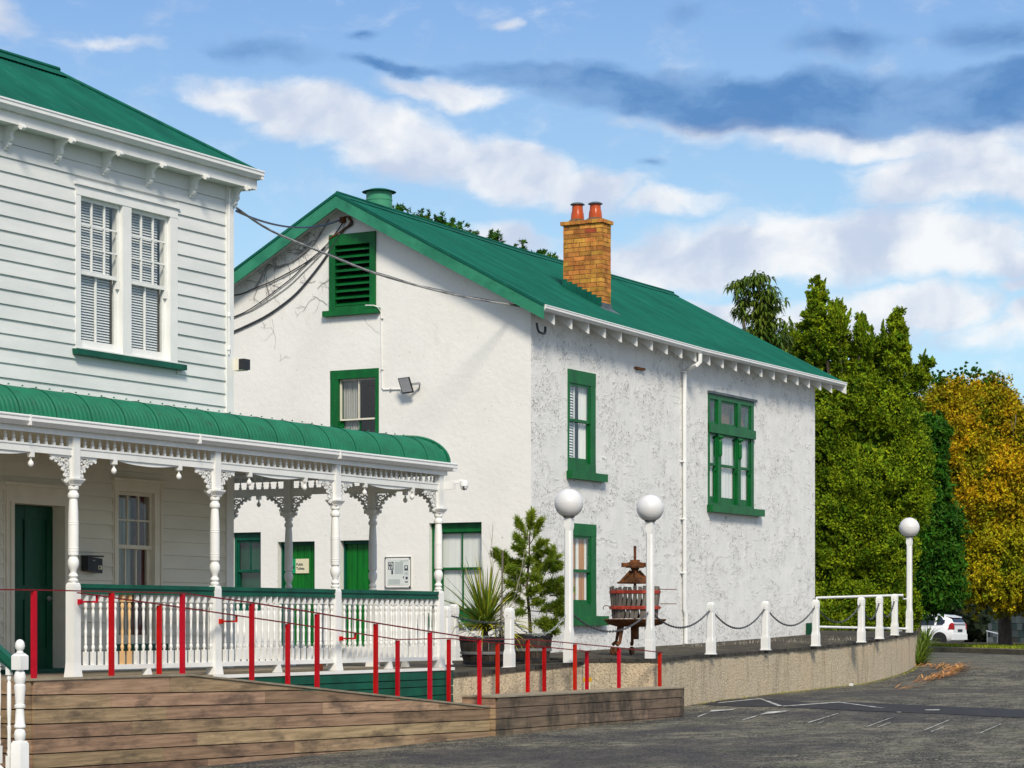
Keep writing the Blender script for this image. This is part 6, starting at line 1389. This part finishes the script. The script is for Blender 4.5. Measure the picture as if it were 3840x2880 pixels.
for i, a in enumerate((2.75, 4.35, .6, 1.7)):
    mb = MB(); mb.tube([(fx + .28 * math.cos(a), fy + .28 * math.sin(a), -.06), (fx + .34 * math.cos(a), fy + .34 * math.sin(a), zf + .2)], [.035, .024], 8); mb.tube([(fx + .34 * math.cos(a), fy + .34 * math.sin(a), zf + .22), (fx + .40 * math.cos(a), fy + .40 * math.sin(a), zf + .17)], .03, 6); mb.build('leg', M['iron'], press)
    mb = MB(); mb.lathe([(.03, -.02), (.07, -.018), (.07, .018), (.03, .02)], (fx + .40 * math.cos(a), fy + .40 * math.sin(a), zf + .07), 14, axis='y'); mb.build('wheel', M['iron'], press)
mb = MB(); mb.box(fx - .05, fx + .05, fy - .05, fy + .05, -.30, -.085); mb.build('spout', M['iron'], press)
for dz_, l in ((.545, .24), (.30, .25)): mb = MB(); mb.tube([(fx + .2, fy - .38, dz_), (fx + .33, fy - .62, dz_)], .007, 5); mb.build('hook_bar', M['iron'], press)
mb = MB(); mb.tube(smooth_path([(fx - .25, fy + .33, .25), (fx - .30, fy + .40, .27), (fx - .33, fy + .43, .24), (fx - .33, fy + .43, .20)]), .007, 5); mb.build('hook', M['iron'], press)

# ---- low yellow topped light post
yb = PD(2200, 2549, 37.0); t = thing('bollard_light', 'low pale post with a bright yellow cap in the gap behind the ramp wall', 'bollard light', (yb.x, yb.y, -1.45))
mb = MB(); mb.lathe([(.06, -.1), (.06, .52)], (yb.x, yb.y, -1.45), 14); mb.build('post', M['signcream'], t); mb = MB(); mb.box(yb.x - .06, yb.x + .06, yb.y - .06, yb.y + .06, yb.z - .03, yb.z + .035); mb.build('cap', M['yellow'], t)

# ================================================================== trees
cy = thing('cypress', 'tall bright green cypress with several pointed tips behind the far corner of the building', 'tree', PD(3180, 2380, 60))
E1 = [ell(3063, 1260, 62, 150, 60), ell(3066, 1120, 30, 75, 60), ell(3138, 1320, 62, 130, 60.5), ell(3142, 1185, 26, 62, 60.5), ell(3230, 1340, 48, 130, 60.5), ell(3232, 1225, 20, 55, 60.5), ell(3362, 1330, 55, 140, 60), ell(3364, 1215, 28, 66, 60), ell(3300, 1340, 45, 110, 61), ell(3440, 1420, 45, 55, 60), ell(3464, 1350, 16, 42, 60),
      ell(2990, 1350, 75, 130, 60.5), ell(2950, 1420, 70, 90, 60), ell(3120, 1560, 190, 240, 61), ell(3320, 1580, 150, 210, 60.5), ell(3010, 1600, 120, 180, 61), ell(3250, 1830, 200, 260, 60.5), ell(3390, 1800, 110, 220, 60), ell(3160, 2050, 190, 300, 60.5), ell(3330, 2110, 112, 270, 59.8), ell(3080, 1800, 130, 300, 61), ell(3230, 2290, 190, 150, 60), ell(3400, 2280, 45, 130, 59.5), ell(3120, 2330, 120, 120, 59.5)]
mb = MB(); c0 = PD(3200, 2340, 60.5); mb.tube([(c0.x, c0.y, -1.2), PD(3190, 1900, 60.5), PD(3150, 1400, 60.5)], [.28, .2, .08], 8)
for a, b_ in (((3180, 1900), (3064, 1100)), ((3190, 1850), (3364, 1200)), ((3185, 1800), (3232, 1220)), ((3185, 1850), (3140, 1190))): mb.tube([PD(a[0], a[1], 60.5), PD((a[0] + b_[0]) / 2, (a[1] + b_[1]) / 2, 60.4), PD(b_[0], b_[1], 60.2)], [.10, .06, .02], 6)
mb.build('trunk', M['bark'], cy); crown('inner_crown', [(c_, (a_ * .60, b_ * .60, d_ * .66)) for c_, (a_, b_, d_) in E1], M['cypress'], cy, 3200, 30, .24, .19, .05, 22, up=.5, jit=.06, shell=.10)
crown('crown', E1, M['cypress'], cy, 6200, 46, .18, .088, .022, 21, up=.4, out=1.0, jit=.04, shell=.09, lob=.30, lf=1.25)
for k, (px, py) in enumerate(((3063, 1050), (3138, 1125), (3230, 1178), (3364, 1158), (3300, 1230), (3470, 1318), (3090, 1085), (3110, 1140), (3160, 1160), (3030, 1120), (3395, 1250), (3345, 1225), (3212, 1240), (3020, 1150), (3185, 1165), (3280, 1260), (3420, 1330))):
    pass
TIP = []; r2 = np.random.default_rng(5)
for (px, py, lean) in ((3063, 1040, 0), (3046, 1062, -.2), (3097, 1044, .5), (3095, 1095, .5), (3024, 1095, -.4), (3138, 1118, .2), (3160, 1118, .3), (3192, 1160, .8), (3110, 1120, -.1), (3232, 1168, .1), (3245, 1180, .4), (3218, 1200, -.3), (3270, 1220, 0), (3312, 1200, 0), (3364, 1150, 0), (3348, 1175, -.4), (3376, 1172, .3), (3388, 1190, .4), (3408, 1232, .7), (3405, 1285, .8), (3470, 1312, .3), (3455, 1345, .2), (2942, 1145 + 60, -.3), (2960, 1150 + 40, -.4), (3190, 1160, .6)):
    p = PD(px, py, 60.0); n = 160; t = r2.uniform(0, 1, n) ** .8; P = np.array(p) + np.stack([-lean * .12 * t * .49, lean * .12 * t * .87, -t * .62], 1) * np.array([1, 1, 1]); P += np.stack([lean * -.5 * t * .49 * -1 * -1, lean * .5 * t * .87, np.zeros(n)], 1) * .5
    o = r2.normal(size=(n, 3)) * (t * .085)[:, None]; P = P + o; ax = o * 4 + np.array([lean * .49 * .5, -lean * .87 * .5, 1]) + r2.normal(size=(n, 3)) * .25; ax /= np.linalg.norm(ax, axis=1)[:, None]; w = np.cross(ax, r2.normal(size=(n, 3))); w /= np.linalg.norm(w, axis=1)[:, None]
    TIP.append(np.stack([P - ax * .06, P - w * .022, P + ax * .06, P + w * .022], 1).reshape(-1, 3))
quads('leader_tips', np.concatenate(TIP), M['cypress'], cy)
# palmate-leaved tree left of the cypress
pl_ = thing('umbrella_tree', 'slender tree with drooping dark palmate leaf clusters rising behind the roof, left of the cypress', 'tree', PD(2860, 2360, 57))
RS_ = []; rp = random.Random(8)
for px, py, n_, sx, sy in ((2762, 1060, 9, 26, 20), (2812, 1050, 16, 34, 26), (2850, 1035, 14, 26, 22), (2850, 1090, 22, 45, 34), (2800, 1120, 12, 30, 26), (2865, 1150, 22, 42, 34), (2885, 1120, 12, 24, 30), (2830, 1170, 16, 45, 30), (2780, 1165, 8, 22, 16), (2870, 1210, 22, 50, 34), (2840, 1240, 20, 50, 26), (2905, 1200, 12, 26, 40), (2890, 1265, 30, 50, 40), (2850, 1290, 22, 50, 24), (2920, 1290, 22, 36, 50)):
    for k in range(n_): RS_.append(PD(px + rp.gauss(0, sx * .6), py + rp.gauss(0, sy * .6), 57 + rp.uniform(-.6, .6)))
LQ = []
for c in RS_:
    for k in range(11):
        a = 2 * math.pi * k / 11 + rp.uniform(-.3, .3); el = rp.uniform(-.9, .25); l = rp.uniform(.17, .27); v = Vector((math.cos(a) * math.cos(el), math.sin(a) * math.cos(el), math.sin(el))); m_ = c + v * l * .55 + Vector((0, 0, .02)); q = c + v * l + Vector((0, 0, -.09)); s_ = v.cross(Vector((0, 0, 1))).normalized() * .028; LQ += [c, m_ - s_, q, m_ + s_]
quads('leaves', np.array([tuple(v) for v in LQ]), M['palmate'], pl_)
mb = MB(); mb.tube([PD(2860, 2360, 57), PD(2850, 1500, 57), PD(2792, 1240, 57), PD(2780, 1170, 57), PD(2758, 1080, 57)], [.12, .07, .04, .025, .015], 7)
for a, b_ in (((2792, 1240), (2800, 1130)), ((2830, 1400), (2850, 1050)), ((2840, 1400), (2890, 1130)), ((2850, 1450), (2910, 1220)), ((2785, 1200), (2815, 1060))): mb.tube([PD(*a, 57), PD((a[0] + b_[0]) / 2 - 6, (a[1] + b_[1]) / 2, 57), PD(*b_, 57)], [.035, .025, .012], 5)
mb.build('trunk', M['barkpale'], pl_)
# dark evergreen between
de = thing('evergreen_tree', 'darker green leafy tree between the cypress and the orange autumn tree', 'tree', PD(3500, 2400, 67))
E2 = [ell(3490, 1640, 60, 90, 67), ell(3470, 1830, 80, 160, 67), ell(3500, 2020, 95, 170, 67), ell(3520, 2180, 85, 110, 67), ell(3450, 2120, 70, 190, 67), ell(3460, 1720, 70, 130, 67)]
mb = MB(); mb.tube([PD(3425, 2420, 67), PD(3440, 2150, 67), PD(3480, 1700, 67)], [.22, .15, .06], 8); mb.build('trunk', M['bark'], de); crown('inner_crown', [(c_, (a_ * .66, b_ * .66, d_ * .66)) for c_, (a_, b_, d_) in E2], M['darktree'], de, 1200, 24, .26, .22, .06, 32, jit=.06, shell=.10)
crown('crown', E2, M['darktree'], de, 2600, 22, .22, .18, .034, 31, up=-.1, out=.8, jit=.1, shell=.12, lob=.16, lf=1.1)
# autumn tree
au = thing('autumn_tree', 'broad rounded tree turning orange and gold at the right edge', 'tree', PD(3760, 2420, 82))
E3 = [ell(3560, 1560, 110, 130, 80), ell(3680, 1540, 130, 110, 80), ell(3620, 1700, 150, 190, 79.5), ell(3780, 1680, 140, 160, 80), ell(3870, 1800, 130, 180, 80), ell(3740, 1850, 190, 180, 79), ell(3950, 1950, 140, 200, 80)]
E4 = [ell(3690, 2225, 90, 40, 78), ell(3790, 2250, 90, 45, 78.5), ell(3880, 2240, 70, 55, 78), ell(3640, 1960, 110, 110, 79), ell(3760, 2040, 150, 110, 78.5), ell(3880, 2080, 130, 120, 79), ell(3590, 2100, 70, 60, 78.5), ell(3700, 2150, 110, 60, 78), ell(3830, 2190, 110, 60, 78), ell(3640, 2170, 60, 45, 78), ell(3960, 2150, 120, 100, 79)]
tr_ = MB(); rb_ = random.Random(12); t0 = PD(3770, 2400, 80.5); 
for b_ in ((3560, 1600), (3640, 1750), (3690, 1560), (3800, 1640), (3880, 1800), (3580, 1900), (3560, 2060), (3640, 2050), (3860, 2040), (3700, 2000), (3920, 1950)):
    a = PD(3762 + rb_.uniform(-8, 8), rb_.uniform(1900, 2180), 80.5); e = PD(*b_, 79.2); m_ = a.lerp(e, .5) + Vector((0, 0, rb_.uniform(-.2, .5))); tr_.tube(smooth_path([a, m_, e], 4), [.10 - .008 * i for i in range(9)], 5)
    for k in range(4): s_ = a.lerp(e, rb_.uniform(.3, .9)); branch(tr_, s_, (e - a).normalized() + Vector((rb_.uniform(-.6, .6), rb_.uniform(-.6, .6), rb_.uniform(-.3, .6))), rb_.uniform(.8, 1.6), .03, 1, rb_)
tr_.build('branches', M['twigpale'], au); mb = MB(); mb.tube([(t0.x, t0.y, -1.0), PD(3765, 2200, 80.5), PD(3750, 1900, 80.5)], [.26, .20, .14], 9); mb.build('trunk', M['bark'], au); crown('inner_crown', [(c_, (a_ * .7, b_ * .7, d_ * .7)) for c_, (a_, b_, d_) in E3], M['autumngreen'], au, 2200, 22, .3, .22, .065, 44, jit=.1, shell=.12)
crown('crown', E3, M['autumn'], au, 6200, 24, .25, .135, .034, 41, up=.1, out=.6, jit=.14, shell=.13, lob=.22, lf=.9)
crown('lower_crown', E4, M['autumngreen'], au, 3000, 23, .24, .135, .034, 42, up=-.3, out=.6, jit=.2, shell=.2, lob=.14, lf=.9)
crown('top_sprays', [ell(3520, 1420, 50, 22, 80), ell(3590, 1425, 60, 30, 80), ell(3640, 1405, 40, 24, 80), ell(3700, 1440, 55, 40, 80), ell(3760, 1490, 40, 40, 80), ell(3800, 1550, 40, 50, 80), ell(3840, 1600, 40, 60, 80)], M['darktree'], au, 420, 8, .10, .13, .035, 43, shell=.5)
# wood beyond, its deep shade put into the leaf colour
wd_ = MB()
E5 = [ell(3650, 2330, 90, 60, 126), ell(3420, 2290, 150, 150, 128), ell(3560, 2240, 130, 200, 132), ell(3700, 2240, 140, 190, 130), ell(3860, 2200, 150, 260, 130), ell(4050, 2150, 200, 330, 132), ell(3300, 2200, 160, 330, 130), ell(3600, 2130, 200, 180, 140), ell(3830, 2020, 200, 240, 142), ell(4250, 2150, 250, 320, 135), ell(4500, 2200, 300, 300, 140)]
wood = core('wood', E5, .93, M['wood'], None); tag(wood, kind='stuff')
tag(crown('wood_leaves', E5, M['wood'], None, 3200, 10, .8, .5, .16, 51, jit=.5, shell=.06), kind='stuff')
# trees showing over the ridge
for nm, cells, trunkpx, lab, sd in (('ridge_a', [ell(1503, 782, 18, 16, 76), ell(1640, 850, 55, 34, 76), ell(1590, 822, 40, 16, 76), ell(1700, 868, 60, 28, 76), ell(1760, 890, 40, 22, 76), ell(1550, 900, 90, 60, 76)], 1620, 'dark pine crown showing above the ridge just right of the flue', 61), ('ridge_b', [ell(1842, 885, 14, 32, 74), ell(1860, 905, 30, 20, 74), ell(1945, 935, 16, 8, 74), ell(2020, 952, 20, 10, 74), ell(2070, 968, 24, 14, 74), ell(1960, 1010, 120, 50, 74)], 1960, 'dark conifer twigs showing above the ridge left of the chimney', 62)):
    T = thing('conifer', lab, 'tree', PD(trunkpx, 2400, 76)); mb = MB(); mb.tube([PD(trunkpx, 2400, 76), PD(trunkpx, 900, 76)], [.25, .04], 7); mb.build('trunk', M['bark'], T)
    crown('crown', cells, M['darktree'], T, 420, 16, .20, .18, .022, sd, up=.2, jit=.1, shell=.5)
# strap-leaved clump at the end of the wall
cl = []
for k, (px, py, d) in enumerate(((3455, 2440, 57), (3470, 2420, 58), (3448, 2475, 56), (3462, 2460, 57), (3475, 2400, 60), (3445, 2430, 58), (3440, 2500, 55.5), (3458, 2490, 56))):
    c = PD(px, py, d); c.z = max(gz(c.x), c.z - .1); a, b_ = fountain(c, 46, .28, .62, .016, 70 + k, 1.5, (.3, 1.4)); cl += [a, b_]
tag(quads('agapanthus', np.concatenate([c for c in cl if len(c)]), M['strap']), 'clump of glossy strap leaves at the outer end of the curved wall', 'plant')
# dead fronds on the tarmac
rs_ = random.Random(33); V = []
for px0, py0, px1, py1, n_ in ((3420, 2565, 3590, 2515, 90), (3440, 2500, 3590, 2512, 60), (3560, 2520, 3600, 2500, 40), (3360, 2592, 3400, 2580, 12), (3480, 2550, 3570, 2530, 60), (3510, 2510, 3600, 2505, 40)):
    for k in range(n_):
        t = rs_.random(); p = PGr(px0 + (px1 - px0) * t + rs_.gauss(0, 8), py0 + (py1 - py0) * t + rs_.gauss(0, 4)); a = rs_.gauss(-.55, .55); l = rs_.uniform(.25, .75); p.z = gz(p.x) + rs_.uniform(.01, .05); dd = Vector((math.cos(a), math.sin(a), 0)) * l; m_ = p + dd * .5 + Vector((0, 0, rs_.uniform(.01, .08))); V += ribbon([p, m_, p + dd + Vector((0, 0, rs_.uniform(0, .05)))], .012)
tag(quads('dead_fronds', np.array([tuple(v) for v in V]), M['straw']), 'scatter of orange dead palm fronds on the tarmac beyond the curved wall', 'fronds', kind='stuff')
# weeds in the terrace and at the wall foot
def tpos(n, r): 
    x = r.uniform(36, 51, n); k = r.uniform(0, 1, n) ** 2; y = 17.3 + k * 2.3; P = np.stack([x, y, np.array([wz(a) - .05 + 0.03 for a in x])], 1); return P
sp_ = np.array([tuple(PD(px, py, d)) for px, py, d in ((2830, 2408, 47), (2750, 2412, 46), (2905, 2402, 47), (3100, 2400, 47), (3140, 2396, 48), (2640, 2420, 45), (2980, 2405, 46))])
def tp2(n, r): c = sp_[r.integers(0, len(sp_), n)]; P = c + r.normal(0, .16, (n, 3)); P[:, 2] = c[:, 2] - .02; return P
tag(quads('terrace_weeds', blades(150, tp2, .02, .10, .005, .8, 9), M['twigpale']), kind='stuff')
def fpos(n, r):
    i = r.integers(4, 17, n); f = r.uniform(0, 1, n); A_ = np.array(E); P = A_[i] * (1 - f)[:, None] + A_[i + 1] * f[:, None]; P[:, 1] -= .06 + np.abs(r.normal(0, .05, n)); P[:, 2] = [gz(a) - .01 for a in P[:, 0]]; return P
tag(quads('wall_foot_weeds', blades(900, fpos, .01, .06, .006, .9, 10), M['strapyel']), kind='stuff')

# ================================================================== parked car beyond the verge
car = bpy.data.objects.new('parked_car', None); COL.objects.link(car); tag(car, 'white hatchback parked under the trees beyond the verge, partly behind the hedge', 'car')
cb = PD(3600, 2400, 106); car.location = (cb.x, cb.y, gz(cb.x)); view_ang = TH - math.atan2(3600 - CXP, FP)
car.rotation_euler = (0, 0, view_ang + R(90) - R(24))
# local frame: +x forward (towards image left), y across; the near side is +y ... rear at x = 0
ST_ = [(0, .30, .92, .72, .90), (.12, .22, .98, .80, 1.0), (.5, .18, .98, .84, 1.0), (1.2, .18, .94, .85, 1.0), (2.2, .18, .92, .85, 1.0), (3.0, .18, .88, .84, 1.0), (3.6, .2, .80, .80, .98), (3.9, .26, .66, .70, .9), (4.0, .35, .55, .60, .85)]
mb = MB()
for (x, zb, zt_, hw, k) in ST_:
    mb.v += [(-0 + x, s_ * w, z) for s_, w, z in ((-1, hw * .82, zb), (-1, hw * .97, zb + .12), (-1, hw, (zb + zt_) / 2), (-1, hw * .98, zt_ - .08), (-1, hw * .90, zt_), (1, hw * .90, zt_), (1, hw * .98, zt_ - .08), (1, hw, (zb + zt_) / 2), (1, hw * .97, zb + .12), (1, hw * .82, zb))]
for i in range(len(ST_) - 1):
    for j in range(10): mb.f.append((i * 10 + j, i * 10 + (j + 1) % 10, (i + 1) * 10 + (j + 1) % 10, (i + 1) * 10 + j))
mb.f.append(tuple(range(10))); mb.f.append(tuple((len(ST_) - 1) * 10 + j for j in range(10))[::-1]); mb.build('body', M['carwhite'], car, smooth=True, local=True)
GH = [(.02, .95, .70, 1.04, .66), (.16, .95, .76, 1.24, .63), (.62, .95, .80, 1.42, .60), (1.2, .93, .81, 1.49, .60), (2.0, .92, .81, 1.47, .60), (2.6, .90, .80, 1.28, .62), (3.2, .88, .76, .95, .70)]
mb = MB()
for (x, zl, wl_, zh, wh) in GH: mb.v += [(x, -wl_, zl), (x, -wh, zh - .03), (x, -wh * .9, zh), (x, wh * .9, zh), (x, wh, zh - .03), (x, wl_, zl)]
for i in range(len(GH) - 1):
    for j in range(5): mb.f.append((i * 6 + j, i * 6 + j + 1, (i + 1) * 6 + j + 1, (i + 1) * 6 + j))
mb.f.append(tuple(range(6))); mb.build('cabin', M['carwhite'], car, smooth=True, local=True)
for sgn in (-1, 1):
    def sp3(x, f):
        for (a, b_) in zip(GH, GH[1:]):
            if x <= b_[0]: t = (x - a[0]) / (b_[0] - a[0]); g_ = [p + (q - p) * t for p, q in zip(a, b_)]; break
        return (x, sgn * (g_[2] + (g_[4] - g_[2]) * f + .006), g_[1] + (g_[3] - .03 - g_[1]) * f)
    for lo_, hi_ in ((.42, .80), (.90, 1.75), (1.82, 2.85)):
        xs_ = [lo_ + (hi_ - lo_) * i / 4 for i in range(5)]; mb = MB(); top_ = .86
        V = [sp3(x, .04 if lo_ > .5 or x > .5 else .3) for x in xs_] + [sp3(x, (.90 if lo_ > .5 or x > .6 else .66)) for x in xs_[::-1]]
        n_ = len(V); mb.prism(V, [(a, b_ - sgn * .004, c) for a, b_, c in V]); mb.build('side_window', M['carglass'], car, local=True)
    for wx in (.62, 3.17):
        mb = MB(); mb.lathe([(.25, -.09), (.30, -.08), (.305, 0), (.30, .08), (.25, .09)], (wx, sgn * .76, .30), 22, axis='y'); wh_ = mb.build('wheel', M['rubber'], car, smooth=True, local=True)
        mb = MB(); mb.lathe([(.19, -.093), (.20, .0), (.19, .093), (.03, .096)], (wx, sgn * .765, .30), 16, axis='y'); mb.build('rim', M['grey'], wh_, local=True)
        mb = MB(); mb.lathe([(.35, -.02), (.35, .02), (.31, .025)], (wx, sgn * .838, .31), 22, axis='y'); mb.build('wheel_arch', M['rubber'], car, local=True)
    mb = MB(); mb.prism([(-.012, sgn * .60, .78), (-.012, sgn * .72, .76), (-.012, sgn * .70, .98), (-.012, sgn * .64, 1.04)], [(.20, sgn * .70, .80), (.20, sgn * .852, .78), (.16, sgn * .80, 1.0), (.10, sgn * .70, 1.08)]); mb.build('tail_light', M['taillight'], car, local=True)
    mb = MB(); mb.box(2.55, 2.75, sgn * .84 - .07, sgn * .84 + .07, .95, 1.07); mb.build('mirror', M['carwhite'], car, local=True)
    mb = MB(); mb.box(1.0, 1.18, sgn * .853 - .012, sgn * .853 + .012, .80, .83); mb.build('door_handle', M['carwhite'], car, local=True)
mb = MB(); mb.prism([(-.004, -.60, 1.0), (-.004, .60, 1.0), (.19, .54, 1.30), (.19, -.54, 1.30)], [(.05, -.60, 1.0), (.05, .60, 1.0), (.25, .54, 1.29), (.25, -.54, 1.29)]); mb.build('rear_window', M['carglass'], car, local=True)
mb = MB(); mb.prism([(.12, -.50, 1.305), (.12, .50, 1.305), (.50, .54, 1.38), (.50, -.54, 1.38)], [(.13, -.50, 1.33), (.13, .50, 1.33), (.50, .54, 1.425), (.50, -.54, 1.425)]); mb.build('spoiler', M['carwhite'], car, local=True)
mb = MB(); mb.box(-.03, .10, -.74, .74, .30, .56); mb.build('bumper', M['carwhite'], car, local=True)
mb = MB(); mb.box(-.016, .0, -.24, .24, .66, .78); mb.build('number_plate', M['black'], car, local=True)

# ================================================================== block wall and shed beyond
sw = thing('stone_wall', 'mottled grey-green block wall under the trees at the right edge', 'wall', PD(3850, 2420, 118)); rq = random.Random(14)
W0 = PD(3706, 2400, 122); W1 = PD(4010, 2400, 112); dW = (W1 - W0); dW.z = 0; lW = dW.length; dW.normalize(); nW = Vector((-dW.y, dW.x, 0)); z = -1.15; row = 0
mats = [pm('block_%s' % k, c, None, 3, .9, objr=.2, bump=.3) for k, c in (('grey', (.15, .165, .14)), ('pale', (.27, .28, .24)), ('green', (.075, .11, .085)), ('dark', (.05, .06, .06)), ('brown', (.14, .11, .08)))]
while z < 1.25:
    h = .36; s_ = -rq.uniform(0, .4)
    while s_ < lW:
        l = rq.uniform(.35, .95); a = W0 + dW * max(s_, 0); b_ = W0 + dW * min(s_ + l - .02, lW); a.z = b_.z = 0
        if (b_ - a).length > .05 and z < 1.1 - max(0, 1.4 - s_) * .8: mb = MB(); q = rq.uniform(0, .04); mb.prism([a - nW * q + Vector((0, 0, z)), b_ - nW * q + Vector((0, 0, z)), b_ + nW * .3 + Vector((0, 0, z)), a + nW * .3 + Vector((0, 0, z))], [a - nW * q + Vector((0, 0, z + h - .02)), b_ - nW * q + Vector((0, 0, z + h - .02)), b_ + nW * .3 + Vector((0, 0, z + h - .02)), a + nW * .3 + Vector((0, 0, z + h - .02))]); mb.build('block', rq.choice(mats), sw)
        s_ += l
    z += h; row += 1
hr = thing('far_handrail', 'thin pale sloping handrail in front of the block wall', 'handrail', PD(3740, 2420, 108)); mb = MB(); mb.tube([PD(3700, 2366, 110), PD(3778, 2385, 107)], .03, 6); mb.build('rail', M['white_clean'], hr)
for px, py in ((3702, 2367), (3740, 2376), (3776, 2385)): p = PD(px, py, 108.5); mb = MB(); mb.tube([p, (p.x, p.y, -1.15)], .025, 6); mb.build('post', M['grey'], hr)
mb = MB(); p = PGr(3192, 2572); mb.box(p.x - .04, p.x + .04, p.y - .03, p.y + .03, p.z - .002, p.z + .05); tag(mb.build('paper_cup', M['white']), 'small white scrap of litter at the foot of the curved wall', 'litter')
